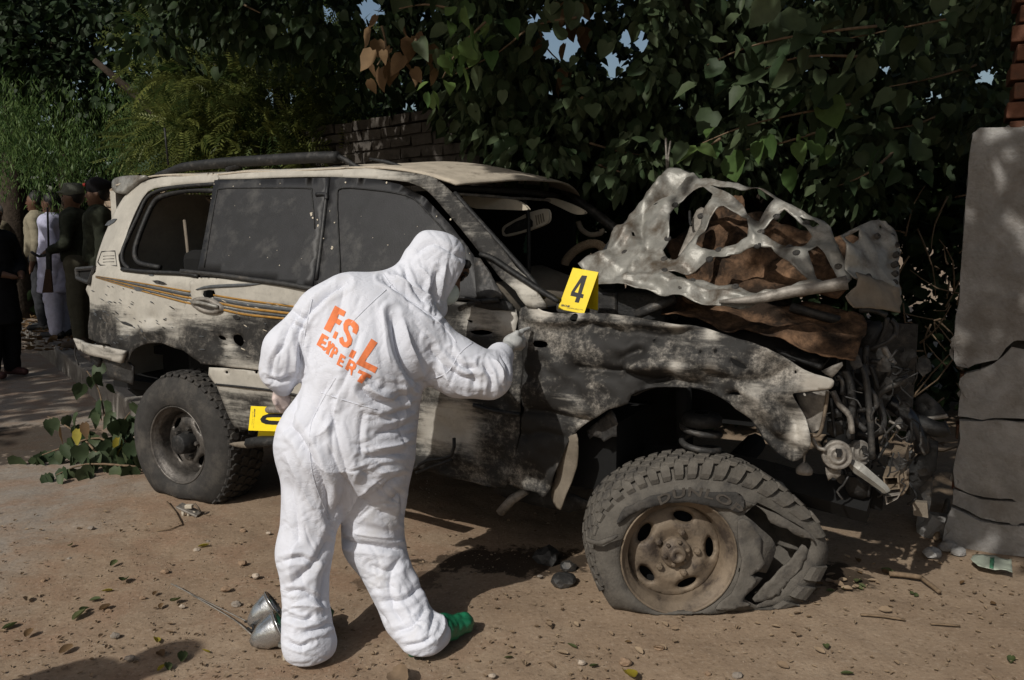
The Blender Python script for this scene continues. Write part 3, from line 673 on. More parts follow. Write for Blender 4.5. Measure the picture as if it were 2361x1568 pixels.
# windscreen opening: header, far pillar, near pillar inner edge
F7 = Frame(OC+cnv*.66, cdv, UP, cnv)
MB().tube([Cw(1.70, .70, 1.79)]+[F7.P(*q) for q in Z('B', [(1960, 385), (2080, 470), (2200, 560), (2320, 660), (2420, 780)])], .03, 8, True, 3).build('far_pillar', M['metal'], car, True)
hd0 = [(1038, 424), (1085, 426), (1150, 430), (1230, 438), (1300, 447)]
def hdr(i, t): 
    return Cw(1.79-.13*((-.66+1.33*t)/.7)**2, -.66+1.33*t, 1.742-.0*i)
MB().tube([hdr(0, t) for t in np.linspace(0, 1, 9)], .016, 8).build('windscreen_header', M['trim'], car, True)
MB().tube([hdr(0, t)+UP*-.034+cdv*.012+UP*random.uniform(-.006, .006) for t in np.linspace(.02, .95, 9)], .008, 6).build('header_seal', M['lmetal'], car, True)
MB().tube([SF.P(u, v, .02) for u, v in [(1043, 445), (1075, 482), (1157, 573), (1225, 650), (1250, 688)]], .012, 6, True, 2).build('windscreen_seal', M['trim'], car, True)
# cabin things seen through the opening
def visor(pts, Y, m_='cream', th=.03):
    fr = Frame(OC+cnv*Y, cdv, UP, cnv); return MB().poly([fr.P(*q) for q in smoothpoly(pts, 3)], cnv, th).build('sun_visor', M[m_], car, bevel=.008)
visor(Z('B', [(1080, 368), (1250, 375), (1470, 392), (1540, 420), (1580, 455), (1560, 470), (1300, 462), (1150, 448)]), -.25)
visor(Z('B', [(1735, 380), (1800, 385), (1930, 430), (2020, 475), (2030, 498), (1960, 500), (1850, 450), (1745, 400)]), .35)
F0 = Frame(OC+cnv*.05, cdv, UP, cnv)
mr_ = MB().poly([F0.P(*q) for q in smoothpoly(Z('B', [(1510, 545), (1600, 500), (1715, 470), (1745, 490), (1745, 550), (1700, 585), (1560, 635), (1420, 670), (1395, 640), (1410, 600)]), 3)], cnv, .03).build('rear_view_mirror', M['cream'], car, bevel=.006)
MB().poly([F0.P(*q)-cnv*.004 for q in Z('B', [(1500, 560), (1600, 525), (1630, 560), (1630, 600), (1540, 635), (1420, 662), (1405, 640), (1420, 610)])], cnv, .006).build('mirror_socket', M['trim'], mr_)
for k in range(4): MB().poly([F0.P(*q)-cnv*.004 for q in Z('B', [(1650+k*18, 515-k*5), (1656+k*18, 512-k*5), (1668+k*18, 588-k*9), (1662+k*18, 590-k*9)])], cnv, .006).build('mirror_rib', M['dash'], mr_)
MB().tube([F0.P(*q)-cnv*.06 for q in Z('B', [(1540, 275), (1580, 350), (1615, 430), (1632, 520), (1638, 700), (1636, 980)])], .011, 6, True, 3).build('hanging_strap', M['trim'], car, True)
MB().poly([F0.P(*q) for q in Z('B', [(1585, 640), (1605, 700), (1595, 700), (1615, 745), (1600, 748), (1615, 780), (1600, 782), (1600, 808), (1558, 808), (1560, 782), (1548, 780), (1565, 748), (1552, 745), (1575, 700), (1565, 700)])], cnv, .003).build('air_freshener', mat('dark_green_card', (.02, .05, .03), .8), car)
F5 = Frame(OC+cnv*.52, cdv, UP, cnv)
MB().tube([F5.P(*q) for q in Z('B', [(1985, 560), (2010, 620), (2080, 665), (2165, 650), (2170, 620)])], .016, 8, True, 3).build('grab_handle', M['dash'], car, True)
F6 = Frame(OC+cnv*.42, cdv, UP, cnv)
MB().tube([F6.P(*q) for q in Z('B', [(1880, 900), (1895, 860), (1960, 790), (2050, 742), (2120, 735), (2165, 755), (2200, 800)])], .026, 10, True, 4).build('steering_wheel', mat('woven_wheel_cover', (.20, .15, .10), .85, 0, .5, 160, 1, 160), car, True)
# dashboard with a binnacle
db = MB()
def dashline(Y): return [Cw(2.02, Y, 1.14), Cw(1.86, Y, 1.24+.03*math.exp(-((Y-.35)/.25)**2)), Cw(1.70, Y, 1.26+.07*math.exp(-((Y-.32)/.2)**4)), Cw(1.58, Y, 1.21), Cw(1.52, Y, 1.0), Cw(1.6, Y, .8)]
Ys = np.linspace(-.68, .68, 25); V = []
for Y in Ys: V += dashline(Y)
mesh('dashboard', V, [(i*6+j, i*6+j+1, i*6+j+7, i*6+j+6) for i in range(24) for j in range(5)], M['dash'], car, True, solid=.01)
panel('cowl_panel', Frame(Cw(2.05, -.7, 1.12), cnv, (cdv*.95-UP*.2)/np.linalg.norm(cdv*.95-UP*.2), np.cross(cnv, (cdv*.95-UP*.2)/np.linalg.norm(cdv*.95-UP*.2))), [(0, -.06), (1.38, -.06), (1.38, .28), (0, .28)], (), M['dash'], car, .03, .006, True, lambda x, y, p: nz(p, 5)*.02, px=False, n=1)
for dz in (0, .012): MB().tube([SF.P(u, v, -.02+dz) for u, v in Z('B', [(1235, 815), (1330, 850), (1450, 930), (1600, 1030), (1720, 1110), (1850, 1185)])], .011, 6, True, 3).build('wiper_arm', M['trim'], car, True)
# insides in near-black that stands in for shade, closing cabin, floor and engine bay
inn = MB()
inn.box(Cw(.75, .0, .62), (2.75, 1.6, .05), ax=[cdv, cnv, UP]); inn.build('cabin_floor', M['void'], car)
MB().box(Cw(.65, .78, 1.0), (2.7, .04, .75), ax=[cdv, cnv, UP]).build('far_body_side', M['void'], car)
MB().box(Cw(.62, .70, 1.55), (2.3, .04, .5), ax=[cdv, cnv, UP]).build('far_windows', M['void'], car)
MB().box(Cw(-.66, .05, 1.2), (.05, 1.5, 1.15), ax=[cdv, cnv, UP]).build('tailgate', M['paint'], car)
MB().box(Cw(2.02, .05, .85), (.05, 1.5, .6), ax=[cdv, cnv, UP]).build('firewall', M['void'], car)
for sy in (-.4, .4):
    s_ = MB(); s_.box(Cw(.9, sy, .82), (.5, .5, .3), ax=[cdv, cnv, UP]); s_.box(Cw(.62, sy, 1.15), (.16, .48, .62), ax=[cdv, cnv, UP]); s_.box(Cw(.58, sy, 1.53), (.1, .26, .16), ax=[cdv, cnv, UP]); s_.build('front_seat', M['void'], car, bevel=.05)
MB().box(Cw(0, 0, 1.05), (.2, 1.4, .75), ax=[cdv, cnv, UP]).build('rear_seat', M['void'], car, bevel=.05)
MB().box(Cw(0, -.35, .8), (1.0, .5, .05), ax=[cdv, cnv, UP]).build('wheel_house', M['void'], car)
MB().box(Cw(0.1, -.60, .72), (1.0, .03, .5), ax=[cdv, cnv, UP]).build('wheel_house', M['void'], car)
# ---- front fender
fo = [(1196, 722), (1206, 708), (1228, 704), (1257, 716), (1300, 722), (1400, 723), (1499, 737), (1602, 750), (1646, 761), (1702, 780), (1771, 802), (1830, 839), (1880, 862), (1918, 873), (1922, 884), (1914, 897), (1880, 902), (1840, 905), (1828, 910), (1842, 940), (1856, 966), (1866, 990), (1871, 1015), (1866, 1036), (1848, 1058), (1826, 1066), (1793, 1044), (1757, 1008), (1731, 967), (1698, 942), (1680, 927), (1639, 905), (1591, 894), (1536, 892), (1492, 897), (1458, 910), (1450, 930), (1408, 942), (1380, 960), (1352, 975), (1323, 1004), (1301, 1045), (1279, 1100), (1260, 1144), (1242, 1133), (1176, 1114), (1191, 1059), (1203, 949), (1206, 870), (1205, 802)]
def circ(u, v, r, k=8, e=1): return [(u+r*math.cos(6.283*i/k), v+r*e*math.sin(6.283*i/k)) for i in range(k)]
fh = [circ(*Z('D', [(632, 110)])[0], 8, 8, 1.2), Z('D', [(383, 255), (450, 262), (452, 295), (385, 290)]), Z('D', [(1612, 358), (1640, 365), (1700, 400), (1712, 428), (1660, 410), (1625, 385)]), circ(*Z('D', [(1430, 318)])[0], 3.2), circ(*Z('D', [(1522, 314)])[0], 3.6), circ(*Z('D', [(1126, 255)])[0], 3), circ(*Z('D', [(2010, 452)])[0], 3.5), Z('D', [(1590, 585), (1660, 570), (1672, 592), (1610, 600)])]
CR = []
for pts, w, a in ((Z('D', [(640, 430), (800, 445), (915, 440), (930, 360), (1040, 320)]), .030, .030), (Z('D', [(920, 450), (1050, 480), (1150, 505), (1225, 480)]), .025, .030),
                  (Z('D', [(950, 420), (1100, 405), (1300, 400), (1500, 430), (1650, 470)]), .055, -.042), (Z('D', [(1060, 540), (1210, 500), (1330, 520), (1450, 560)]), .025, .022),
                  (Z('D', [(640, 190), (720, 140), (760, 170), (900, 200), (1180, 230), (1380, 170)]), .035, .022), (Z('D', [(330, 110), (450, 130), (560, 130), (640, 120), (900, 140), (1200, 150), (1390, 165)]), .022, -.020),
                  (Z('D', [(1700, 560), (1780, 600), (1850, 680), (1900, 800)]), .045, -.032), (Z('D', [(1800, 800), (1900, 880), (1990, 940)]), .04, .03), (Z('D', [(1520, 470), (1620, 480), (1720, 520), (1850, 500), (1950, 440)]), .04, .03),
                  (Z('D', [(1250, 390), (1380, 400), (1480, 450)]), .03, .02), (Z('D', [(300, 690), (450, 710), (620, 745), (700, 755)]), .02, .022), (Z('D', [(560, 860), (430, 830), (310, 850)]), .02, .016),
                  (Z('D', [(430, 500), (440, 620)]), .03, -.014), (Z('D', [(1600, 640), (1590, 600), (1650, 590)]), .016, .02), (Z('D', [(860, 120), (1000, 240), (940, 330)]), .03, -.012), (Z('D', [(1850, 620), (1950, 700), (2010, 850)]), .03, .022)):
    CR.append((np.array(smoothpoly([SF.at(*q) for q in pts], 3, False)), w, a))
def fend_d(x, y, p):
    d = nz(p, 3.2, 2)*.016-abs(nz(p, 7, 4))*.012+nz(p, 17, 7)*.0045
    return d*1.1+facet(x, y, .6)*.42
def sf_fen(v, V):
    q = proj(V); s = .95-.40*np.clip((q[:, 0]-1700)/230, 0, 1)+.2*np.clip((q[:, 1]-980)/60, 0, 1)
    s += blob(V, [(1250, 712, 34, -.9), (1330, 724, 22, -.7), (1420, 723, 18, -.6), (1560, 748, 24, -.55), (1640, 770, 24, -.5), (1560, 842, 26, -.45), (1640, 852, 26, -.35), (1740, 905, 24, -.3), (1760, 830, 50, .1), (1880, 890, 30, -.7), (1840, 1000, 40, -.45), (1290, 870, 60, -.05), (1700, 960, 40, -.25), (1800, 980, 30, .25), (1380, 800, 90, .25), (1240, 800, 50, .35), (1480, 830, 30, .4), (1320, 930, 40, -.25)])
    return s
panel('front_fender', SF, fo, fh, M['fender'], car, .0115, .004, True, fend_d, sf_fen, n=2, creases=[(c, w*.75, a*1.35) for c, w, a in CR])
# fender lip folded in along the wheel arch
lip = [(1826, 1066), (1793, 1044), (1757, 1008), (1731, 967), (1698, 942), (1680, 927), (1639, 905), (1591, 894), (1536, 892), (1492, 897), (1458, 912)]
V = []
for q in smoothpoly(lip, 3, False):
    p = SF.P(*q); x, y = SF.at(*q); d = fend_d(x, y, p); V += [p+cnv*d, p+cnv*(d+.05)-UP*.008, p+cnv*(d+.16)+UP*.03]
mesh('arch_lip', V, [(i*3+j, i*3+j+3, i*3+j+4, i*3+j+1) for i in range(len(V)//3-1) for j in (0, 1)], M['metal'], car, True)
# torn flaps and liner behind the wheel arch
FB = Frame(OC+cnv*-.90, cdv, UP, cnv)
panel('torn_flap', FB, Z('D', [(690, 825), (760, 760), (845, 690), (870, 730), (892, 778), (878, 800), (880, 860), (850, 868), (800, 898), (785, 872), (740, 860), (715, 882)]), (), M['metal'], car, .012, .004, True, lambda x, y, p: nz(p, 9)*.03+.02, n=1, jag=.003)
panel('wheel_arch_liner', FB, Z('D', [(600, 862), (680, 815), (690, 900), (672, 1000), (662, 1040), (640, 1090), (625, 1130), (590, 1210), (545, 1312), (490, 1290), (468, 1240), (480, 1170), (520, 1040), (560, 940)]), (), M['dash'], car, .015, .006, True, lambda x, y, p: -.02+nz(p, 7)*.03+.05*math.sin(x*14), n=2)
panel('sill_plate', FB, Z('D', [(20, 1150), (240, 1190), (440, 1225), (640, 1310), (670, 1330), (520, 1385), (200, 1310), (60, 1260)]), (), M['trim'], car, .03, .006, True, lambda x, y, p: .12, n=2)
MB().tube([FB.P(*q, d=.05) for q in Z('D', [(125, 1355), (200, 1270), (290, 1215)])], [.022, .022, .018], 8).build('exhaust_stub', M['lmetal'], car, True)
# lamp recess and brackets in the front corner
FL = Frame(OC+cnv*-.80, cdv, UP, cnv)
panel('lamp_bracket', FL, Z('H', [(112, 540), (200, 532), (300, 520), (290, 600), (262, 740), (205, 770), (150, 660)]), (), M['lmetal'], car, .02, .006, True, lambda x, y, p: nz(p, 6)*.015+.03, n=1)
strip('lamp_bracket_edge', Z('H', [(300, 520), (288, 620), (255, 760), (205, 775)]), .007, M['rim'], d=.0, fr=FL)
panel('front_cross_panel', FL, Z('H', [(268, 402), (330, 372), (385, 352), (390, 372), (350, 420), (330, 440), (290, 420)]), (), M['lmetal'], car, .02, .012, True, lambda x, y, p: -.01, n=1)
panel('air_box_lid', Frame(Cw(3.1, -.62, 1.02), cdv, (cnv*.86+UP*.5), np.cross(cdv, cnv*.86+UP*.5)*-1), Z('D', [(1865, 300), (2000, 305), (2230, 350), (2170, 430), (2150, 428), (1900, 330)]), (), M['trim'], car, .03, .02, True, n=1)
# ---- bonnet: pierced inner frame blown up and folded, with its torn skin
pa, pb2 = SY(1385, 672, -.70), SY(1955, 666, -.74); pc = SY(1575, 400, -.12)
HFR = plane3(pa, pb2, pc)
hw = HFR.at(1955, 666)[0]
def hoodh(x, y): return -.07*math.sin(max(0, min(1, x/hw))*math.pi)*max(0, min(1, y/.5))+.10*max(0, -x-.02)
HFR.h = hoodh
ho_ = Z('C', [(185, 735), (280, 680), (350, 590), (430, 480), (500, 400), (575, 345), (600, 290), (640, 230), (700, 170), (760, 130), (820, 118), (900, 150), (935, 190), (1000, 185), (1100, 200), (1250, 245), (1400, 300), (1490, 340), (1580, 370), (1650, 410), (1720, 440), (1755, 485), (1790, 540), (1820, 640), (1860, 720), (1890, 790), (1884, 850), (1840, 880), (1600, 905), (1450, 930), (1250, 965), (1060, 975), (950, 965), (820, 930), (600, 880), (440, 855), (290, 828)])
hh = [[(1012, 222), (1130, 245), (1280, 280), (1405, 318), (1380, 345), (1300, 418), (1252, 425), (1210, 340), (1150, 285)],
      [(895, 262), (960, 248), (1015, 285), (1008, 330), (940, 430), (900, 560), (850, 620), (790, 665), (735, 655), (712, 615), (742, 560), (757, 510), (752, 400), (790, 360), (850, 310)],
      [(1092, 365), (1150, 392), (1232, 442), (1245, 500), (1238, 560), (1180, 588), (1060, 604), (960, 618), (926, 600), (940, 560), (1005, 450)],
      [(1340, 485), (1400, 430), (1470, 382), (1530, 420), (1600, 485), (1636, 530), (1600, 570), (1560, 608), (1500, 600), (1400, 570), (1345, 540), (1330, 512)],
      [(875, 752), (1010, 702), (1120, 655), (1300, 622), (1385, 622), (1440, 680), (1520, 740), (1590, 790), (1640, 848), (1500, 868), (1380, 895), (1300, 905), (1200, 862), (1050, 830), (895, 800)],
      [(1622, 650), (1675, 605), (1725, 670), (1790, 770), (1820, 815), (1740, 828), (1685, 838), (1655, 740)],
      [(1560, 405), (1650, 440), (1690, 472), (1650, 488), (1592, 440)],
      [(742, 772), (860, 757), (872, 788), (800, 800)], [(645, 358), (665, 345), (692, 348), (670, 362)], [(515, 525), (528, 520), (532, 538), (518, 542)]]
CRH = [(np.array(smoothpoly([HFR.at(*q) for q in Z('C', pts)], 3, False)), w, a) for pts, w, a in (
    ([(845, 160), (760, 230), (640, 330), (575, 420), (570, 540), (600, 610)], .030, .035), ([(700, 200), (590, 380), (450, 560), (330, 700)], .035, -.03), ([(480, 790), (560, 660), (600, 560)], .02, -.02),
    ([(420, 810), (600, 800), (800, 850), (1050, 900), (1250, 930)], .02, -.025), ([(1300, 935), (1500, 890), (1700, 860), (1870, 845)], .03, -.03), ([(1250, 420), (1250, 500), (1290, 580)], .02, -.03))]
def hd(x, y, p):
    d = nz(p, 3.5, 9)*.018+nz(p, 9, 3)*.008+facet(x, y, .55)*.70
    return d
def grow(h, s):
    c = np.mean(h, 0); return [tuple(c+(np.array(q)-c)*s) for q in h]
hood = panel('bonnet_inner_frame', HFR, ho_, [grow(Z('C', h), 1.04) for h in hh], M['hood'], car, .012, .0035, True, hd, n=1, jag=.003, creases=[(c, w*.7, a) for c, w, a in CRH])
for q in Z('C', [(945, 410), (712, 670), (735, 545), (785, 348), (720, 770), (890, 820), (1165, 868), (1005, 700), (1055, 608), (1305, 610), (1320, 505), (1605, 450), (1550, 665), (1420, 410), (835, 880), (465, 630), (1500, 610), (1810, 730)]):
    x, y = HFR.at(*q); p = HFR.pos(x, y); p = p+HFR.en*hd(x, y, p)
    MB().lathe(p, -HFR.en, [(.015, -.006), (.015, .003), (.011, .005), (.003, .006)], 12).build('rubber_plug', M['rubber'], hood, True)
strip('bonnet_seal', Z('C', [(185, 732), (290, 665), (420, 480), (570, 340), (600, 275), (650, 205), (730, 135), (820, 112), (905, 145), (940, 185)]), .014, M['trim'], fr=HFR, d=.03)
strip('bonnet_front_edge', Z('C', [(1070, 975), (1300, 958), (1500, 915), (1700, 885), (1870, 855)]), [.008, .02, .026, .024, .03], M['lmetal'], fr=HFR, d=-.02)
strip('bonnet_strut', Z('C', [(860, 330), (862, 400), (870, 418)]), .006, M['trim'], fr=HFR, d=.05)
panel('bonnet_hinge_channel', HFR, Z('C', [(890, 270), (940, 260), (930, 330), (870, 440), (800, 530), (770, 560), (830, 420)]), (), M['lmetal'], car, .015, .006, True, lambda x, y, p: .10, n=2)
HF2 = plane3(SY(1955, 650, -.74), SY(2075, 700, -.60), SY(2045, 510, -.45))
panel('bonnet_corner', HF2, Z('C', [(1830, 530), (1905, 490), (2000, 462), (2112, 440), (2150, 490), (2205, 580), (2210, 620), (2192, 700), (2205, 880), (2175, 975), (2135, 862), (2060, 842), (1900, 795), (1880, 740), (1850, 640)]), [Z('C', [(1850, 545), (1930, 508), (1940, 560), (1900, 590)]), circ(*Z('C', [(2066, 487)])[0], 4)], M['hood'], car, .016, .006, True, lambda x, y, p: nz(p, 6)*.02+facet(x, y, .4)*.8, n=1, jag=.004)
panel('bonnet_corner_fold', HF2, Z('C', [(1880, 800), (2050, 842), (2140, 882), (2172, 972), (2160, 1036), (2060, 1010), (1960, 1002), (1860, 1005), (1830, 930), (1880, 870)]), (), M['dash'], car, .018, .006, True, lambda x, y, p: -.03+facet(x, y, .4)*.8, n=1, jag=.003)
for q in Z('C', [(2045, 545), (2135, 545), (2165, 600), (2168, 660), (2162, 720), (2160, 780), (2155, 835), (1990, 800)]):
    p = HF2.P(*q); MB().lathe(p, -HF2.en, [(.012, -.01), (.012, .012), (.003, .014)], 10).build('rubber_plug', M['rubber'], car, True)
def crumple(x, y, p): return nz(p, 5, 3)*.05+facet(x, y, .5)*1.2+nz(p, 22, 8)*.012
BF = Frame(HFR.o+HFR.en*.20, HFR.ex, HFR.ey, HFR.en)
panel('scorched_bonnet_liner', BF, Z('C', [(780, 560), (900, 480), (1010, 420), (1120, 300), (1190, 285), (1215, 300), (1240, 420), (1400, 430), (1540, 480), (1700, 555), (1860, 570), (1990, 612), (2058, 652), (2010, 735), (1910, 752), (1870, 790), (1800, 900), (1500, 930), (1380, 920), (1150, 900), (860, 800), (740, 640)]), (), M['brown'], car, .02, .006, True, crumple, n=2)
BF2 = plane3(SY(1540, 735, -.62), SY(1990, 780, -.58), SY(1700, 690, -.40))
panel('scorched_bonnet_liner', BF2, Z('C', [(700, 990), (850, 950), (1100, 962), (1500, 975), (1850, 985), (1990, 1090), (1960, 1200), (1905, 1312), (1860, 1308), (1750, 1272), (1500, 1215), (1370, 1175), (1300, 1160), (1120, 1135), (900, 1080), (730, 1045)]), (), M['brown'], car, .018, .006, True, lambda x, y, p: crumple(x, y, p)*.6, n=2, jag=.004)
panel('liner_scrap', BF2, Z('C', [(835, 985), (880, 958), (960, 965), (1040, 985), (980, 1020), (900, 1035), (840, 1018)]), (), M['brown'], car, .02, .006, True, lambda x, y, p: -.06+nz(p, 9)*.02, n=2)
MB().tube([SY(*q, -.45) for q in Z('C', [(1510, 985), (1700, 1040), (1850, 1080)])], .02, 8).build('slam_panel_bar', M['metal'], car, True)
MB().tube([SY(*q, -.62) for q in Z('C', [(540, 1035), (620, 1000), (780, 930)])], .022, 8).build('bonnet_stay', M['metal'], car, True)
# engine bay jumble
def ebox(name, u, v, Y, size, m_, rz=0):
    R3 = np.array(Matrix.Rotation(rz, 3, 'Z')); return MB().box(SY(u, v, Y), size, ax=[R3@cdv, R3@cnv, UP]).build(name, m_, car, bevel=.012)
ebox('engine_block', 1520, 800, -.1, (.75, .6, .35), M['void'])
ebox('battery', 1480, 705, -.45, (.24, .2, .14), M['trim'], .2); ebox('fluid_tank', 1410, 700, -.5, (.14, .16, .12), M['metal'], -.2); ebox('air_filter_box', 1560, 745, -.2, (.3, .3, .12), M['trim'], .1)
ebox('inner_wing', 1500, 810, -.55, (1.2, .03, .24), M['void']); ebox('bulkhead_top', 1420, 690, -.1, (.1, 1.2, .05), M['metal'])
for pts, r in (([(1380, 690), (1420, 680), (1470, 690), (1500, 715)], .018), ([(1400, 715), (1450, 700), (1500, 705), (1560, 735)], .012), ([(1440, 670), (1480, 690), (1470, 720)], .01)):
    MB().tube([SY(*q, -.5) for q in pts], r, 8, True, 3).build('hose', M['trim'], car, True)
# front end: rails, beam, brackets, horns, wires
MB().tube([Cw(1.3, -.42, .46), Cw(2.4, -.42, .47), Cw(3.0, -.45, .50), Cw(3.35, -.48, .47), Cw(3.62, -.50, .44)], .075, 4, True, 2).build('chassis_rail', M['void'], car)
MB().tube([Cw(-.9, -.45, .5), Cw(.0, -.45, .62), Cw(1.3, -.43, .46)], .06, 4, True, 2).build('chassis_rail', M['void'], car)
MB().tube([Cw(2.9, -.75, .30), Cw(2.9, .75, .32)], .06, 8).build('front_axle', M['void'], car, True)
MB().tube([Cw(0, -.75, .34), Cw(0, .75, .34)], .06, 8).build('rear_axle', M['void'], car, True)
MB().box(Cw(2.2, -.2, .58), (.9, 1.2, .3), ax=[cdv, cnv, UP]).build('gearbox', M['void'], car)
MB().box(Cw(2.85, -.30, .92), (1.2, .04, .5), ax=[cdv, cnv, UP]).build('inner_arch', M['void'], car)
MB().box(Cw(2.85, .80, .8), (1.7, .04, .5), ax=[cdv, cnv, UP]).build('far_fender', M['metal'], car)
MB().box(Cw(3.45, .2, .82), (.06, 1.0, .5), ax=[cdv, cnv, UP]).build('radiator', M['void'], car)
FS = Frame(OC+cnv*-.62, cdv, UP, cnv)
c0s = FS.P(1617, 1010)
sp_ = [FS.P(1617, 960)+UP*0+np.array([0.078*math.cos(t), .078*math.sin(t), -.012-t*.0105]) for t in np.linspace(0, 6.283*3.6, 90)]
MB().tube(sp_, .0135, 8).build('coil_spring', M['metal'], car, True)
MB().lathe(FS.P(1617, 962), UP, [(.03, .02), (.075, .015), (.085, -.005), (.085, -.03), (.05, -.04)], 20).build('spring_seat', M['trim'], car, True)
MB().tube([FS.P(1560, 900, .1), FS.P(1565, 1060, .1)], .035, 8).build('shock_absorber', M['void'], car, True)
FH = lambda Y: Frame(OC+cnv*Y, cdv, UP, cnv)
def horn(u, v, r, Y, ax):
    c = FH(Y).P(u, v); o = MB().lathe(c, ax, [(.001, -.03), (r*.8, -.03), (r, -.018), (r, .006), (r*.93, .012), (r*.8, .008), (r*.62, .008), (r*.56, .018), (r*.42, .018), (r*.34, .010), (r*.2, .024), (.001, .026)], 28).build('horn', M['lmetal'], car, True)
    MB().box(c+np.array(ax)*.02+UP*.012, (.016, .02, .03)).build('horn_terminal', M['trim'], o)
    return c
horn(1930, 1049, .056, -.72, (-.15, -.95, .1)); horn(1983, 1044, .05, -.55, (.35, -.85, .2))
panel('horn_bracket', FH(-.70), Z('H', [(288, 955), (378, 958), (375, 1000), (350, 1020), (330, 1010), (305, 1030), (292, 990)]), (), M['lmetal'], car, .015, .004, True, n=1)
MB().tube([FH(-.74).P(*q) for q in Z('H', [(170, 880), (165, 930), (170, 960)])], .004, 6).build('bulb_wire', M['lmetal'], car)
MB().lathe(FH(-.74).P(*Z('H', [(168, 968)])[0]), UP, [(.008, .03), (.022, .015), (.032, 0), (.03, -.015), (.012, -.02)], 14).build('bulb_socket', M['lmetal'], car, True)
# bumper beam: open box sections
FBm = FH(-.60)
bd = (FH(-.25).P(*Z('H', [(725, 850)])[0])-FBm.P(*Z('H', [(665, 1040)])[0])); bl_ = np.linalg.norm(bd); bd /= bl_
def boxbeam(name, q, L_, m_):
    P4 = [FBm.P(*k) for k in q]; c = sum(P4)/4; V = []
    for t in (0, 1):
        for s in (1, .80): V += [c+(p-c)*s+bd*L_*t for p in P4]
    Fc = []
    for k in range(4):
        k2 = (k+1) % 4
        Fc += [(k, k2, 4+k2, 4+k), (k, 8+k, 8+k2, k2), (4+k, 4+k2, 12+k2, 12+k)]
    return mesh(name, V, Fc, m_, car)
boxbeam('bumper_beam', Z('H', [(615, 1010), (705, 1006), (712, 1078), (628, 1086)]), bl_, M['rim'])
boxbeam('bumper_beam', Z('H', [(626, 1122), (715, 1108), (700, 1135), (636, 1168)]), bl_*.8, M['lmetal'])
panel('beam_skirt', FH(-.58), Z('H', [(712, 1000), (765, 960), (765, 1060), (735, 1110), (712, 1120)]), (), M['rim'], car, .02, .006, True, n=1)
MB().tube([FH(-.66).P(*q) for q in Z('H', [(430, 925), (480, 960), (545, 1010), (620, 1070), (640, 1095)])], [.016, .026, .022, .018, .014], 5, True, 2).build('bent_bracket', M['hood'], car)
for pts, r, m_, Y in (
    ([(400, 400), (430, 480), (440, 600), (430, 700), (430, 790)], .016, 'metal', -.62), ([(490, 370), (520, 460), (535, 600), (545, 720), (555, 905)], .013, 'metal', -.60), ([(330, 520), (370, 600), (425, 660), (440, 760)], .012, 'lmetal', -.66), ([(320, 560), (330, 680), (345, 780)], .006, 'trim', -.68),
    ([(520, 260), (515, 370), (530, 430)], .012, 'metal', -.5), ([(540, 280), (640, 240), (690, 190)], .010, 'metal', -.45), ([(540, 350), (620, 355), (680, 375)], .010, 'metal', -.45), ([(620, 270), (640, 310), (680, 370)], .014, 'lmetal', -.44),
    ([(540, 370), (570, 440), (595, 510), (640, 440), (660, 380)], .010, 'metal', -.45), ([(470, 505), (540, 510), (578, 580), (560, 620), (450, 628)], .011, 'metal', -.55), ([(470, 760), (560, 770), (610, 730), (615, 660), (590, 570), (610, 520), (750, 450)], .016, 'metal', -.45),
    ([(390, 480), (395, 560), (400, 640)], .009, 'metal', -.58), ([(560, 300), (620, 180), (640, 100)], .010, 'metal', -.4), ([(660, 110), (690, 150), (680, 220)], .012, 'metal', -.35), ([(205, 770), (240, 840), (290, 855)], .008, 'lmetal', -.76), ([(650, 690), (690, 710), (715, 735)], .006, 'lmetal', -.4),
    ([(860, 680), (930, 670), (985, 660)], .010, 'lmetal', -.2), ([(450, 640), (470, 700), (520, 745)], .012, 'metal', -.55), ([(360, 430), (385, 470), (380, 540)], .008, 'metal', -.65), ([(480, 60), (560, 60), (640, 90)], .012, 'metal', -.4)):
    MB().tube([FH(Y).P(*q) for q in Z('H', pts)], r, 6, True, 3).build('front_end_bracket', M[m_], car, True)
for pts, Y, m_ in (([(300, 690), (385, 680), (395, 760), (330, 780), (295, 750)], -.6, 'metal'), ([(450, 650), (500, 640), (525, 700), (490, 740), (455, 720)], -.5, 'metal'), ([(330, 620), (385, 610), (385, 660), (345, 670)], -.62, 'metal'),
                   ([(500, 130), (600, 120), (615, 160), (560, 250), (490, 270), (470, 190)], -.42, 'trim'), ([(620, 510), (700, 440), (755, 420), (755, 480), (700, 530), (640, 545)], -.4, 'metal'), ([(550, 380), (650, 390), (610, 510), (590, 500)], -.44, 'metal'),
                   ([(800, 560), (860, 530), (940, 600), (985, 660), (900, 690), (800, 640)], -.2, 'trim'), ([(0, 930), (120, 990), (400, 1010), (620, 1090), (610, 1200), (300, 1150), (100, 1110), (0, 1050)], -.5, 'void'), ([(400, 1000), (540, 1010), (530, 1120), (500, 1135), (430, 1120), (405, 1080)], -.56, 'trim'),
                   ([(400, 1180), (520, 1190), (450, 1250)], -.4, 'metal'), ([(870, 800), (930, 810), (920, 970), (850, 1050), (770, 1110), (720, 1090), (760, 960)], -.28, 'trim'), ([(370, 90), (500, 110), (520, 240), (420, 330), (350, 240)], -.35, 'void'), ([(300, 420), (560, 420), (600, 900), (320, 900)], -.30, 'void')):
    panel('front_end_plate', FH(Y), Z('H', pts), (), M[m_], car, .03, .008, True, lambda x, y, p: nz(p, 8)*.03, n=1)
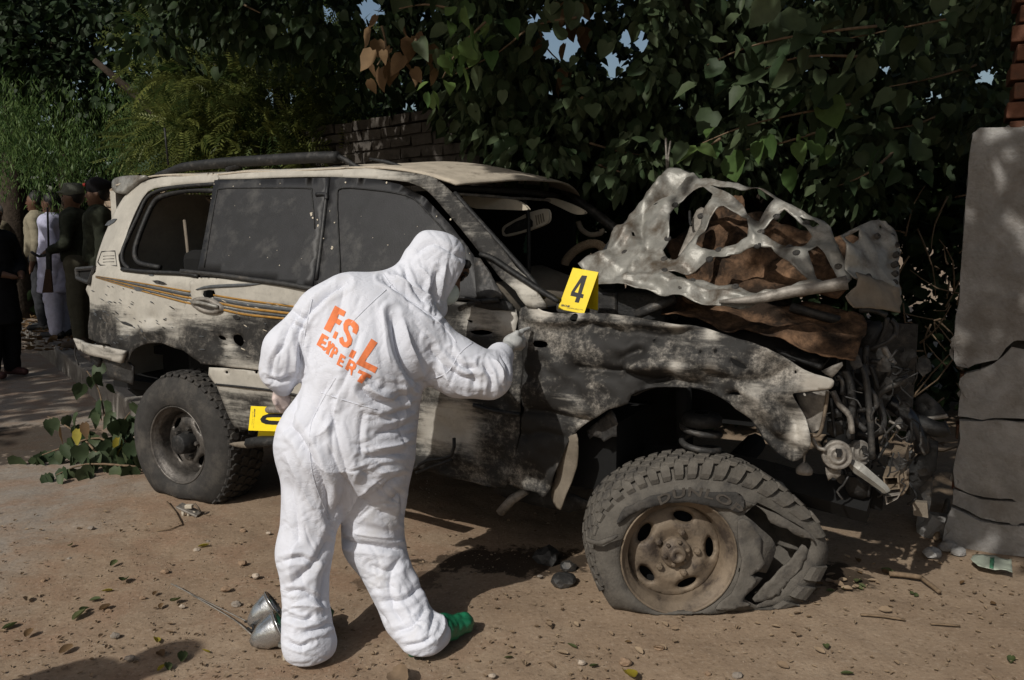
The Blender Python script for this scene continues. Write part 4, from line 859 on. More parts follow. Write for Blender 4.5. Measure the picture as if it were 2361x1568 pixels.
MB().tube([FH(-.30).P(*q) for q in Z('H', [(650, 580), (700, 610), (760, 670), (800, 740), (830, 800), (840, 870)])], [.03, .034, .036, .034, .03, .03], 12, True, 3).build('bent_bull_bar_tube', M['trim'], car, True).data.materials[0] = mat('glossy_black_tube', (.012, .012, .013), .28, .2, .2, 20, .2, 60, .5)
MB().tube([FH(-.28).P(*q) for q in Z('H', [(780, 680), (850, 710), (930, 740), (990, 730)])], [.03, .034, .034, .03], 12, True, 3).build('bent_bull_bar_tube', M['trim'], car, True)
MB().poly([FH(-.25).P(*q) for q in Z('H', [(815, 1060), (905, 1000), (890, 1160), (870, 1245), (850, 1150)])], cnv, .012).build('hanging_plate', M['metal'], car)
MB().poly([FH(-.3).P(*q) for q in Z('H', [(785, 1150), (868, 1158), (875, 1244), (790, 1228)])], cnv, .03).build('hanging_plate', M['dash'], car)
for k in range(2): MB().tube([FH(-.27).P(*q) for q in Z('H', [(780+k*25, 985), (795+k*22, 1015)])], .006, 6).build('stud', M['cream'], car)
# torn wiring and small brackets hanging in the smashed nose
for k in range(70):
    u, v = random.uniform(1905, 2120), random.uniform(800, 1130); Y = random.uniform(-.7, -.2); l = random.uniform(20, 70); a = random.choice([1.57, 1.57, random.uniform(0, 3.1)])+random.gauss(0, .35)
    pts = [(u+l*t*math.cos(a)+random.gauss(0, 7), v+l*t*math.sin(a)+random.gauss(0, 5)) for t in (0, .35, .7, 1)]
    MB().tube([FH(Y).P(*q) for q in pts], random.uniform(.002, .006), 5, True, 2).build('torn_wire', M[random.choice(['trim', 'metal', 'metal', 'trim'])], car, True)
for k in range(34):
    u, v = random.uniform(1915, 2130), random.uniform(780, 1120); Y = random.uniform(-.66, -.2); s = random.uniform(8, 24); a0 = random.uniform(0, 6)
    panel('bent_scrap', FH(Y), [(u+s*random.uniform(.5, 1.1)*math.cos(a0+t), v+s*random.uniform(.5, 1.2)*math.sin(a0+t)) for t in (0, 1.1, 2.2, 3.3, 4.2, 5.2)], (), M[random.choice(['metal', 'metal', 'trim', 'trim'])], car, .016, .004, False, lambda x, y, p: nz(p, 14)*.03, n=1)
# vertical bars of the aerial behind the bonnet
MB().tube([SY(1535, 318, .3), SY(1538, 400, .3)], .006, 6).build('bent_aerial', M['lmetal'], car); MB().tube([SY(1546, 325, .3), SY(1541, 360, .3), SY(1540, 400, .3)], .005, 6).build('bent_aerial', M['lmetal'], car)
# running board stub under the rear door
panel('running_board', FH(-1.0), Z('I', [(1210, 930), (1300, 915), (1440, 905), (1560, 890), (1570, 912), (1430, 958), (1300, 960)]), (), M['dash'], car, .02, .012, True, n=2)
MB().tube([FH(-1.0).P(573, 1022), FH(-1.0).P(640, 1018), FH(-.98).P(760, 1050), FH(-.96).P(930, 1100)], .03, 6, True, 2).build('running_board_tube', M['trim'], car, True)
for pts in ([(955, 1080), (985, 1062), (1040, 1052), (1047, 1010)], [(960, 1090), (1000, 1075), (1042, 1060)]): MB().tube([FH(-.97).P(*q) for q in pts], .008, 6, True, 2).build('torn_trim', M['trim'], car, True)

# ---- wheels
def wheel(c, a, n, rim_r, crown, shoulder, width, rimm, tyrem, hole=None, blocks=(0, 360), nb=38, flat=0.0, hub='free', bulge=.02):
    """c rim centre on the outer flange plane, a in-plane axis, n outward normal; crown/shoulder(phi) radii"""
    a = np.array(a)/np.linalg.norm(a); n = np.array(n)/np.linalg.norm(n); b = np.cross(n, a); 
    if b[2] < 0: b = -b
    NP = 96; prof = lambda f: [(rim_r*.9, -width+.02), (shoulder(f)*.80, -width-bulge), (shoulder(f), -width+.0), (crown(f), -width+.035), (crown(f)+.004, -width*.5), (crown(f), -.045), (shoulder(f), -.008), (shoulder(f)*.5+rim_r*.5, bulge), (rim_r*1.06, bulge*.7), (rim_r*.97, -.012)]
    K = len(prof(0)); V = []
    def fix(p):
        if p[2] < flat+.004: p = p.copy(); p[2] = flat+.004+random.random()*.003
        return p
    def at_(r, f, h): return c+a*(r*math.cos(f))+b*(r*math.sin(f))+n*h
    for i in range(NP):
        f = 2*math.pi*i/NP
        for r, h in prof(f): V.append(fix(at_(r, f, h)))
    Fc = []
    for i in range(NP):
        for j in range(K-1):
            q = (i*K+j, ((i+1) % NP)*K+j, ((i+1) % NP)*K+j+1, i*K+j+1)
            if hole and j >= 5:
                m_ = sum(V[k] for k in q)/4; uv = proj(m_)
                if inpoly(uv, hole)[0]: continue
            Fc.append(q)
    ty = mesh('tyre', V, Fc, tyrem, car, True, solid=.008)
    # tread blocks, one by one
    f0, f1 = blocks
    rows = [-.84, -.62, -.40, -.18]
    for ri, rw in enumerate(rows+[0]):
        for k in range(nb):
            f = 2*math.pi*(k+(ri % 2)*.5)/nb; dg = math.degrees(f) % 360
            if not (f0 <= dg <= f1 or f0 <= dg-360 <= f1 or (hole and ri == 4 and 295 < dg < 352)): continue
            hf = math.pi/nb*.86; Vb = []
            if ri < 4:
                hexp = [(-1, -.25), (-.55, -1), (.45, -1), (1, .25), (.55, 1), (-.45, 1)]
                w0 = rw*width; hw_ = width*.098
                pts = [(f+hf*x, w0+hw_*y) for x, y in hexp]
                def rad(ff, h): 
                    t = -h/width
                    return crown(ff)+.004-.02*max(0, abs(t-.5)-.32)*3
                for lift, sc in ((-.004, 1), (.010, .97), (.013, .86)):
                    for ff, h in pts:
                        F_, H_ = f+(ff-f)*sc, w0+(h-w0)*sc; Vb.append(fix(at_(rad(F_, H_)+lift, F_, H_)))
                Fb = [(i+6*l, (i+1) % 6+6*l, (i+1) % 6+6+6*l, i+6+6*l) for l in (0, 1) for i in range(6)]+[tuple(range(12, 18))]
            else:                                   # shoulder lugs wrapping over the edge
                if k % 1: continue
                for ff in (f-hf*.75, f+hf*.75):
                    for (r_, h_) in ((crown(ff)+.012, -.055), (crown(ff)+.006, -.028), (crown(ff)*.78+shoulder(ff)*.22+.008, -.014), (crown(ff)*.55+shoulder(ff)*.45+.004, -.006), (crown(ff)*.5+shoulder(ff)*.5-.012, -.012), (crown(ff)*.6+shoulder(ff)*.4-.02, -.03), (crown(ff)-.012, -.05)):
                        Vb.append(fix(at_(r_, ff, h_)))
                Fb = [(i, i+1, 7+i+1, 7+i) for i in range(6)]+[(6, 0, 7, 13), tuple(range(6, -1, -1)), tuple(range(7, 14))]
                if hole and inpoly(proj(np.array(Vb[3])), hole)[0]: continue
            mesh('tread_block', Vb, Fb, tyrem, ty)
    # rim: flange, drop, disc with slots
    g_ = MB(); g_.lathe(c, n, [(rim_r*.80, -.10), (rim_r*.84, -.055), (rim_r*.86, -.02), (rim_r*.95, -.012), (rim_r*.97, .004), (rim_r*1.0, .012), (rim_r*1.01, .004), (rim_r, -.01), (rim_r*.9, -.02), (rim_r*.85, -width*.9), (rim_r*.95, -width*.95)], 64)
    rm = g_.build('wheel_rim', rimm, car, True)
    dd = -.075 if hub == 'free' else -.085
    fr = Frame(c+n*dd, a, b, -n, lambda x, y: -.02*math.exp(-((math.hypot(x, y)-.11)/.035)**2)+.02*max(0, math.hypot(x, y)-.15)*6)
    out = [(rim_r*.83*math.cos(t), rim_r*.83*math.sin(t)) for t in np.linspace(0, 6.283, 48, endpoint=False)]
    hs = []
    for k in range(5 if hub == 'free' else 4):
        t = R_(4)+k*2*math.pi/5 if hub == 'free' else R_(45)+k*math.pi/2
        rr_ = rim_r*.62; cx, cy = rr_*math.cos(t), rr_*math.sin(t)
        hs.append([(cx+math.cos(t)*.021*math.cos(q)-math.sin(t)*.043*math.sin(q), cy+math.sin(t)*.021*math.cos(q)+math.cos(t)*.043*math.sin(q)) for q in np.linspace(0, 6.283, 14, endpoint=False)])
    panel('wheel_disc', fr, out, hs, rimm, rm, .016, .005, True, px=False, n=1, curl=.010, curlw=.014)
    for k in range(len(hs)): pass
    back = MB().lathe(c, n, [(rim_r*.8, -.14), (.001, -.14)], 24).build('brake_drum', M['void'], rm)
    for k in range(5):
        t = R_(3)+k*2*math.pi/5; p = c+a*(.088*math.cos(t))+b*(.088*math.sin(t))+n*(dd+.015)
        MB().lathe(p, n, [(.015, -.01), (.015, .018), (.011, .026), (.001, .028)], 6).build('wheel_nut', rimm, rm)
    if hub == 'free':
        MB().lathe(c, n, [(.062, dd-.01), (.062, dd+.028), (.056, dd+.034), (.036, dd+.036), (.034, dd+.062), (.028, dd+.068), (.014, dd+.068), (.012, dd+.062), (.001, dd+.062)], 24).build('free_wheel_hub', rimm, rm, True)
        for k in range(6):
            t = R_(75)+k*math.pi/3; p = c+a*(.048*math.cos(t))+b*(.048*math.sin(t))+n*(dd+.03)
            MB().lathe(p, n, [(.009, -.01), (.009, .012), (.006, .016), (.001, .017)], 6).build('hub_bolt', rimm, rm)
    else:
        MB().lathe(c, n, [(.068, dd-.02), (.064, dd+.03), (.056, dd+.085), (.05, dd+.09), (.001, dd+.088)], 24).build('hub_cap', M['trim'], rm, True)
    return ty, rm
rc = np.array([-1.9142, 4.606, .318])
wheel(rc, cdv, -cnv, .226, lambda f: .405, lambda f: .385, .27, M['rimr'], M['rubber'], blocks=(-75, 110), nb=44, hub='cap', bulge=.018)
wheel(rc+cnv*1.66, cdv, cnv, .226, lambda f: .40, lambda f: .38, .27, M['rimr'], M['rubber'], blocks=(0, -1), hub='cap')
# front: burst, sagging tyre; radii read off its crown and shoulder outline
fc = EYE+ray(1565, 1283)*3.316; fn = np.array([.05, -1, .06]); fa = np.array([1, .05, 0.0])
fa /= np.linalg.norm(fa); fn -= fa*(fa@fn); fn /= np.linalg.norm(fn); fb = np.cross(fn, fa); fb = fb if fb[2] > 0 else -fb
def outline_r(pts, off):
    fr = Frame(fc+fn*off, fa, fb, -fn); q = [fr.at(*p) for p in pts]
    an = np.array([math.atan2(y, x) % 6.2832 for x, y in q]); rr2 = np.array([math.hypot(x, y) for x, y in q]); o = np.argsort(an)
    an, rr2 = an[o], rr2[o]; an = np.concatenate([an[-1:]-6.2832, an, an[:1]+6.2832]); rr2 = np.concatenate([rr2[-1:], rr2, rr2[:1]])
    return lambda f: float(np.interp(f % 6.2832, an, rr2))
crown_px = Z('E', [(255, 900), (272, 820), (305, 705), (385, 595), (525, 488), (700, 420), (900, 378), (1050, 372), (1200, 392), (1350, 448), (1480, 528), (1620, 640), (1745, 765), (1795, 850), (1840, 985), (1805, 1090), (1750, 1190), (1680, 1280), (1590, 1370), (1470, 1420), (900, 1500), (380, 1330), (310, 1180), (270, 1040)])
sh_px = Z('E', [(330, 940), (380, 850), (450, 770), (540, 710), (660, 660), (800, 632), (950, 622), (1100, 640), (1280, 668), (1480, 735), (1640, 825), (1780, 905), (1840, 985), (1800, 1080), (1740, 1180), (1660, 1280), (1500, 1400), (900, 1500), (420, 1340), (350, 1200), (315, 1050)])
cr_, sh_ = outline_r(crown_px, -.19), outline_r(sh_px, 0)
hole = Z('E', [(1335, 780), (1400, 735), (1435, 722), (1470, 745), (1500, 765), (1500, 800), (1560, 850), (1600, 880), (1690, 915), (1780, 940), (1860, 975), (1850, 1020), (1800, 1050), (1740, 1100), (1690, 1150), (1640, 1210), (1570, 1280), (1450, 1380), (1400, 1420), (1330, 1400), (1340, 1360), (1430, 1250), (1380, 1205), (1440, 1190), (1480, 1120), (1460, 1050), (1462, 960), (1440, 890), (1390, 830)])
ty, rm = wheel(fc, fa, fn, .236, lambda f: max(.25, cr_(f)), lambda f: max(.245, min(sh_(f), cr_(f)-.01)), .26, M['rim'], M['rubberf'], hole=hole, blocks=(8, 205), nb=40, bulge=.012)
# torn sidewall edges curling off the tyre
TF = Frame(fc+fn*.015, fa, fb, -fn)
panel('torn_sidewall', TF, Z('E', [(640, 690), (700, 665), (820, 635), (950, 622), (1100, 632), (1290, 640), (1340, 690), (1330, 780), (1240, 760), (1100, 720), (950, 705), (800, 715), (640, 760), (560, 800), (470, 860), (480, 790), (580, 710)]), (), M['rubber'], ty, .014, .007, True, lambda x, y, p: -.012+nz(p, 14)*.008, n=2, jag=.003)
panel('torn_sidewall', TF, Z('E', [(1300, 830), (1360, 830), (1430, 900), (1460, 960), (1455, 1050), (1482, 1130), (1440, 1190), (1385, 1205), (1430, 1250), (1380, 1320), (1330, 1390), (1390, 1410), (1340, 1440), (1150, 1450), (1250, 1330), (1310, 1200), (1310, 1000)]), (), M['rubberf'], ty, .014, .008, True, lambda x, y, p: -.02+nz(p, 10)*.014, n=2, jag=.003)
panel('torn_sidewall', TF, Z('E', [(1330, 690), (1500, 760), (1650, 830), (1800, 930), (1855, 985), (1820, 970), (1700, 930), (1600, 880), (1540, 850), (1500, 800), (1430, 730), (1350, 770)]), (), M['rubberf'], ty, .014, .007, True, lambda x, y, p: .0+nz(p, 12)*.010, n=2, jag=.003)
panel('torn_sidewall', TF, Z('E', [(1420, 1400), (1480, 1330), (1560, 1250), (1680, 1130), (1770, 1020), (1810, 1060), (1760, 1170), (1680, 1290), (1580, 1380), (1480, 1415)]), (), M['rubberf'], ty, .014, .007, True, lambda x, y, p: .02+nz(p, 12)*.008+.003*math.sin((x-y)*0+math.hypot(x, y)*320), n=2, jag=.002)
panel('torn_sidewall', TF, Z('E', [(245, 940), (330, 960), (460, 915), (440, 960), (350, 990), (265, 980)]), (), M['rubberf'], ty, .014, .007, True, lambda x, y, p: -.03+nz(p, 12)*.01, n=2, jag=.003)
# raised lettering on the sidewall
def word(txt, size, fn_pos, mt_, name, parent, bold=.0, depth=.002, align='LEFT', spacing=1.0, dens=.0):
    cu = bpy.data.curves.new(name, 'FONT'); cu.body = txt; cu.size = size; cu.offset = bold; cu.extrude = depth; cu.align_x = align; cu.space_character = spacing
    ob = bpy.data.objects.new(name, cu); COL.objects.link(ob); bpy.context.view_layer.update()
    me = bpy.data.meshes.new_from_object(ob); bpy.data.objects.remove(ob)
    for v in me.vertices: v.co = Vector(fn_pos(v.co.x, v.co.y, v.co.z))
    me.materials.clear(); me.materials.append(mt_); o = bpy.data.objects.new(name, me); return link(o, parent)
def arc(x, y, z):
    t = x/wdl; f = R_(112-74*t); r = .236+.052*t+y*.050; return fc+fa*(r*math.cos(f))+fb*(r*math.sin(f))+fn*(.031+z)
lt = word('DUNLOP', 1, lambda x, y, z: (x, y, z), M['rubmid'], 'sidewall_lettering', ty, .02, .004, spacing=1.15)
wdl = max(v.co.x for v in lt.data.vertices)
for v in lt.data.vertices: v.co = Vector(arc(v.co.x, v.co.y, v.co.z))

# ------------------------------------------------------------------ soft bodies: distance fields meshed with surface nets
class Field:
    def __init__(s, lo, hi, h):
        s.lo = np.array(lo, float); s.h = h; n = np.ceil((np.array(hi)-s.lo)/h).astype(int)+1; s.n = n
        ax = [s.lo[i]+h*np.arange(n[i]) for i in range(3)]
        s.P = np.stack(np.meshgrid(*ax, indexing='ij'), -1).astype(np.float32).reshape(-1, 3); s.d = np.full(len(s.P), 9.0, np.float32)
    def blend(s, d, k, cut=False):
        if cut:
            d = -d; h = np.maximum(k-np.abs(s.d-d), 0)/k if k else 0; s.d = np.maximum(s.d, d)+(h*h*k/4 if k else 0)
        else:
            h = np.maximum(k-np.abs(s.d-d), 0)/k if k else 0; s.d = np.minimum(s.d, d)-(h*h*k/4 if k else 0)
    def local(s, lo, hi):                # only the cells a shape can touch
        i0 = np.clip(np.floor((lo-s.lo)/s.h).astype(int), 0, s.n); i1 = np.clip(np.ceil((hi-s.lo)/s.h).astype(int)+1, 0, s.n)
        if (i1 <= i0).any(): return None
        sl = tuple(slice(a, b) for a, b in zip(i0, i1)); t = Field.__new__(Field)
        t.P = s.P.reshape(*s.n, 3)[sl].reshape(-1, 3); t.d = s.d.reshape(s.n)[sl].reshape(-1); t.sl = sl; return t
    def put(s, t): s.d.reshape(s.n)[t.sl] = t.d.reshape(s.d.reshape(s.n)[t.sl].shape)
    def cone(s, a, b, ra, rb=None, k=.04, cut=False):
        rb = ra if rb is None else rb; a = np.array(a, np.float32); b = np.array(b, np.float32); ba = b-a; e = max(ra, rb)+k+3*s.h
        L = s.local(np.minimum(a, b)-e, np.maximum(a, b)+e)
        if L is None: return s
        t = np.clip(((L.P-a)@ba)/(ba@ba+1e-9), 0, 1)
        L.blend(np.linalg.norm(L.P-a-t[:, None]*ba, axis=1)-(ra+(rb-ra)*t), k, cut); s.put(L); return s
    def ell(s, c, r, k=.04, rot=None, cut=False):
        e = max(r)+k+3*s.h; L = s.local(np.array(c)-e, np.array(c)+e)
        if L is None: return s
        q = L.P-np.array(c, np.float32)
        if rot is not None: q = q@np.array(rot, np.float32)
        r = np.array(r, np.float32); k0 = np.linalg.norm(q/r, axis=1); k1 = np.linalg.norm(q/(r*r), axis=1)
        L.blend(k0*(k0-1)/(k1+1e-6), k, cut); s.put(L); return s
    def plane(s, o, n, k=.0):             # keep the side the normal points away from
        n = np.array(n, np.float32); n /= np.linalg.norm(n); s.blend(-((s.P-np.array(o, np.float32))@n), k, True); return s
    def mesh(s):
        n = s.n; D = s.d.reshape(n); I = D < 0
        c = np.zeros(n-1, np.int8)
        for i in (0, 1):
            for j in (0, 1):
                for k in (0, 1): c += I[i:n[0]-1+i, j:n[1]-1+j, k:n[2]-1+k]
        act = (c > 0) & (c < 8); idx = np.full(n-1, -1, np.int64); cells = np.argwhere(act); idx[act] = np.arange(len(cells))
        acc = np.zeros((len(cells), 3)); cnt = np.zeros(len(cells))
        offs = [(i, j, k) for i in (0, 1) for j in (0, 1) for k in (0, 1)]
        for a in offs:
            for ax in range(3):
                if a[ax]: continue
                b = list(a); b[ax] = 1
                da = D[cells[:, 0]+a[0], cells[:, 1]+a[1], cells[:, 2]+a[2]]; db = D[cells[:, 0]+b[0], cells[:, 1]+b[1], cells[:, 2]+b[2]]
                m = (da < 0) != (db < 0); t = np.where(m, da/(da-db+1e-12), 0)
                p = np.array(a, float)[None]+np.zeros((len(cells), 1)); p[:, ax] += t
                acc[m] += p[m]; cnt[m] += 1
        V = s.lo+(cells+acc/np.maximum(cnt, 1)[:, None])*s.h
        Q = []
        for ax in range(3):
            o1, o2 = [(1, 2), (2, 0), (0, 1)][ax]
            A = np.take(I, range(n[ax]-1), ax); B = np.take(I, range(1, n[ax]), ax); E = np.argwhere(A != B)
            E = E[(E[:, o1] > 0) & (E[:, o2] > 0) & (E[:, o1] < n[o1]-1) & (E[:, o2] < n[o2]-1)]
            flip = A[tuple(E.T)]; st = np.zeros(3, int)
            def cell(d1, d2):
                q = E.copy(); q[:, o1] -= d1; q[:, o2] -= d2; return idx[tuple(q.T)]
            q = np.stack([cell(1, 1), cell(0, 1), cell(0, 0), cell(1, 0)], 1); q[~flip] = q[~flip][:, ::-1]; Q.append(q)
        Q = np.concatenate(Q); return V, Q[(Q >= 0).all(1)]
def relax(V, Q, it=2, w=.5):
    E = np.concatenate([Q[:, [i, (i+1) % 4]] for i in range(4)])
    for _ in range(it):
        S = np.zeros_like(V); c = np.zeros(len(V))
        for k in range(3):
            S[:, k] = np.bincount(E[:, 0], V[E[:, 1], k], len(V))+np.bincount(E[:, 1], V[E[:, 0], k], len(V))
        c = np.bincount(E[:, 0], minlength=len(V))+np.bincount(E[:, 1], minlength=len(V))
        V = V*(1-w)+w*S/np.maximum(c, 1)[:, None]
    return V
def normals(V, Q):
    n = np.cross(V[Q[:, 2]]-V[Q[:, 0]], V[Q[:, 3]]-V[Q[:, 1]]); N = np.zeros_like(V)
    for k in range(3):
        for j in range(4): N[:, k] += np.bincount(Q[:, j], n[:, k], len(V))
    return N/(np.linalg.norm(N, axis=1)[:, None]+1e-12)
def subdiv(V, Q):
    E = np.sort(np.concatenate([Q[:, [i, (i+1) % 4]] for i in range(4)]), 1); n = len(V)
    U, inv = np.unique(E, axis=0, return_inverse=True); inv = inv.reshape(4, -1); m = len(Q)
    V2 = np.concatenate([V, (V[U[:, 0]]+V[U[:, 1]])/2, V[Q].mean(1)]); e = inv+n; f = n+len(U)+np.arange(m)
    Q2 = np.concatenate([np.stack([Q[:, i], e[i], f, e[i-1]], 1) for i in range(4)])
    return relax(V2, Q2, 2), Q2
def soft(name, F_, mt_, parent, it=2, disp=None, sub=False):
    V, Q = F_.mesh(); V = relax(V, Q, it)
    if sub: V, Q = subdiv(V, Q)
    if disp: V = V+normals(V, Q)*disp(V, normals(V, Q))[:, None]
    return fastmesh(name, V, Q, 4, mt_, parent, smooth=True), V, Q

# ------------------------------------------------------------------ the examiner in white
ex_e = empty('person', G(800, 1515), 'person in white hooded coverall leaning over the car and pointing at the fender', 'person')
def w3(u, v, y): return W(u, v, y)
lo, hi = w3(560, 1560, 2.6), w3(1230, 510, 3.4)
Fd = Field((-1.02, 2.50, -.01), (.14, 3.52, 1.60), .0075)
# hood first, cut open for the face, so that only the hood is cut
Fd.ell(w3(1010, 620, 3.24), (.116, .13, .145), .05)
Fd.cone(w3(962, 590, 3.20), w3(980, 558, 3.22), .045, .022, .05); Fd.cone(w3(985, 560, 3.22), w3(1038, 580, 3.26), .036, .042, .05)
# opening of the hood for the face
fdir = np.array([.80, .20, -.57]); fdir /= np.linalg.norm(fdir); hc = w3(1010, 622, 3.24)
Fd.ell(hc+fdir*.670, (.60, .60, .60), .008, cut=True)
fup = UP-fdir*(fdir@UP); fup /= np.linalg.norm(fup)
# legs
Fd.cone(w3(742, 1060, 2.93), w3(701, 1270, 2.86), .146, .090, .03); Fd.cone(w3(701, 1270, 2.86), w3(706, 1440, 2.80), .090, .082, .05); Fd.cone(w3(708, 1440, 2.80), w3(708, 1486, 2.78), .080, .080, .04)
Fd.cone(w3(698, 1484, 2.77), w3(738, 1484, 2.80), .066, .058, .04)
Fd.cone(w3(856, 1060, 2.98), w3(862, 1250, 3.02), .152, .106, .03); Fd.cone(w3(862, 1250, 3.02), w3(938, 1420, 2.92), .106, .080, .05); Fd.cone(w3(940, 1420, 2.92), w3(978, 1468, 2.87), .078, .080, .04); Fd.cone(w3(975, 1472, 2.84), w3(1005, 1458, 2.88), .075, .06, .04)
# seat and trunk
Fd.cone(w3(745, 1020, 2.93), w3(850, 1030, 2.98), .160, .160, .06)
Fd.cone(w3(790, 1010, 2.94), w3(842, 850, 2.98), .190, .185, .10); Fd.cone(w3(870, 930, 3.05), w3(880, 830, 3.08), .15, .16, .10)
Fd.cone(w3(842, 850, 2.98), w3(858, 755, 3.05), .185, .165, .08)
Fd.cone(w3(760, 730, 3.02), w3(945, 770, 3.06), .105, .120, .10); Fd.cone(w3(812, 695, 3.05), w3(905, 690, 3.12), .10, .09, .08)
# neck, collar, hood
Fd.cone(w3(905, 690, 3.12), w3(965, 650, 3.18), .09, .095, .06)
Fd.cone(w3(960, 690, 3.12), w3(1008, 712, 3.20), .050, .04, .03)
# arms
Fd.cone(w3(955, 775, 3.06), w3(1060, 850, 3.06), .118, .098, .06); Fd.cone(w3(1060, 850, 3.06), w3(1128, 868, 3.07), .098, .080, .06); Fd.cone(w3(1128, 868, 3.07), w3(1152, 822, 3.20), .078, .056, .04)
Fd.cone(w3(742, 730, 3.02), w3(668, 812, 2.98), .100, .088, .04); Fd.cone(w3(668, 812, 2.98), w3(645, 855, 2.98), .088, .070, .05); Fd.cone(w3(645, 855, 2.98), w3(652, 888, 3.03), .066, .045, .03)
Fd.plane((0, 0, .018), (0, 0, -1), .012)
FOLD = []
def fold(pts, w, a, sh=1.0): FOLD.append((np.array(smoothpoly(pts, 4, False)), w, a))
# long folds read off the garment (px), width px, depth m (negative = crease)
for pts, w, a in (
 ([(700, 860), (690, 760), (740, 690), (800, 650)], 7, -.012), ([(690, 870), (670, 960), (640, 1010)], 8, -.010), ([(760, 870), (720, 960), (690, 1010)], 9, -.006), ([(790, 880), (760, 980), (720, 1010)], 8, .006),
 ([(855, 880), (835, 900), (880, 930), (960, 905)], 9, -.012), ([(905, 720), (920, 800), (950, 865), (985, 900)], 9, -.014), ([(930, 730), (945, 800), (975, 860)], 12, .010), ([(960, 905), (985, 870), (1000, 850)], 7, -.010),
 ([(820, 840), (850, 890), (900, 920), (940, 925)], 10, .010), ([(830, 760), (800, 860), (770, 930)], 7, -.005), ([(880, 640), (940, 680), (1000, 725), (1012, 715)], 6, -.013), ([(900, 632), (960, 665), (1010, 705)], 6, .009),
 ([(930, 612), (950, 660), (985, 700)], 5, -.008), ([(1010, 620), (1000, 670), (1005, 712)], 6, -.009), ([(1030, 600), (1020, 660), (1012, 700)], 6, .006), ([(950, 590), (1000, 560), (1060, 590), (1082, 600)], 6, -.006), ([(960, 610), (990, 640), (985, 680)], 6, .006),
 ([(990, 790), (1010, 830), (1060, 870), (1110, 875)], 8, -.010), ([(1010, 815), (1050, 900), (1110, 905)], 9, .008), ([(1040, 810), (1065, 845), (1100, 850)], 6, -.009), ([(1075, 835), (1095, 870), (1090, 900)], 6, -.007), ([(1110, 835), (1130, 865), (1135, 905)], 6, -.010), ([(1130, 825), (1155, 850), (1160, 885)], 5, .007), ([(1150, 815), (1170, 840), (1175, 870)], 4, -.007),
 ([(700, 700), (660, 770), (640, 850)], 7, -.007), ([(720, 710), (690, 780), (680, 860)], 7, .006), ([(655, 790), (630, 830), (625, 870)], 5, -.007), ([(610, 870), (640, 880), (680, 865)], 5, -.008), ([(670, 745), (700, 760), (700, 790)], 5, -.006), ([(660, 700), (690, 730), (720, 735)], 6, -.006),
 ([(765, 1215), (745, 1120), (690, 1010), (660, 970)], 10, -.012), ([(770, 1200), (800, 1110), (780, 1020), (760, 930)], 10, -.008), ([(730, 1190), (690, 1110), (655, 1040)], 8, .007), ([(790, 1200), (840, 1130), (900, 1090)], 10, .008), ([(750, 1010), (800, 1120), (870, 1180), (930, 1190)], 12, -.010),
 ([(765, 1215), (800, 1250), (860, 1262), (930, 1268)], 7, -.014), ([(800, 1225), (860, 1235), (920, 1240)], 8, .009), ([(800, 1290), (850, 1380), (905, 1450)], 9, -.010), ([(930, 1275), (900, 1330), (905, 1400), (940, 1450)], 10, -.012), ([(850, 1300), (890, 1318), (915, 1305)], 6, -.012), ([(870, 1385), (930, 1385), (975, 1345)], 7, -.012), ([(905, 1460), (950, 1440), (985, 1400)], 6, -.012), ([(925, 1492), (975, 1482), (1000, 1462)], 5, -.010), ([(950, 1300), (965, 1350), (1000, 1400)], 8, .010), ([(985, 1360), (1000, 1420), (985, 1470)], 6, -.010), ([(1010, 1400), (1025, 1440), (1005, 1480)], 5, .008), 
 ([(765, 1230), (725, 1300), (665, 1350)], 9, -.013), ([(760, 1290), (745, 1360), (752, 1430)], 9, -.013), ([(650, 1296), (690, 1285), (725, 1300)], 6, -.012), ([(652, 1372), (690, 1362), (740, 1385)], 6, -.012), ([(655, 1420), (700, 1432), (730, 1415)], 6, -.014), ([(690, 1460), (735, 1452), (764, 1436)], 6, -.014), ([(660, 1478), (690, 1492), (720, 1480)], 5, -.012), ([(690, 1240), (670, 1300), (680, 1370)], 11, .010), ([(660, 1400), (700, 1395), (768, 1405)], 8, .012),
 ([(860, 1000), (920, 990), (960, 970)], 8, -.009), ([(850, 1035), (920, 1025), (955, 1010)], 7, .008), ([(830, 1060), (900, 1050), (950, 1045)], 7, -.008), ([(860, 1090), (910, 1085), (940, 1080)], 7, .006), ([(880, 1130), (905, 1110), (935, 1100)], 6, -.009), ([(890, 960), (930, 950), (970, 920)], 7, -.009), ([(900, 1160), (925, 1140), (930, 1200)], 6, -.008), ([(840, 940), (830, 1000), (835, 1060)], 6, -.004), ([(770, 940), (765, 1010), (768, 1060)], 5, -.003), ([(930, 880), (940, 930), (930, 970)], 6, .007),
 ([(880, 700), (890, 800), (905, 850)], 8, .005), ([(800, 640), (780, 720), (765, 800)], 10, -.005), ([(700, 1060), (780, 1090), (850, 1080)], 14, .005), ([(660, 1100), (680, 1180), (690, 1260)], 8, -.006)):
    vm = np.mean([q_[1] for q_ in pts]); fold(pts, w*1.1, a*(.75 if vm > 1225 else 1.1))
rw = random.Random(11)
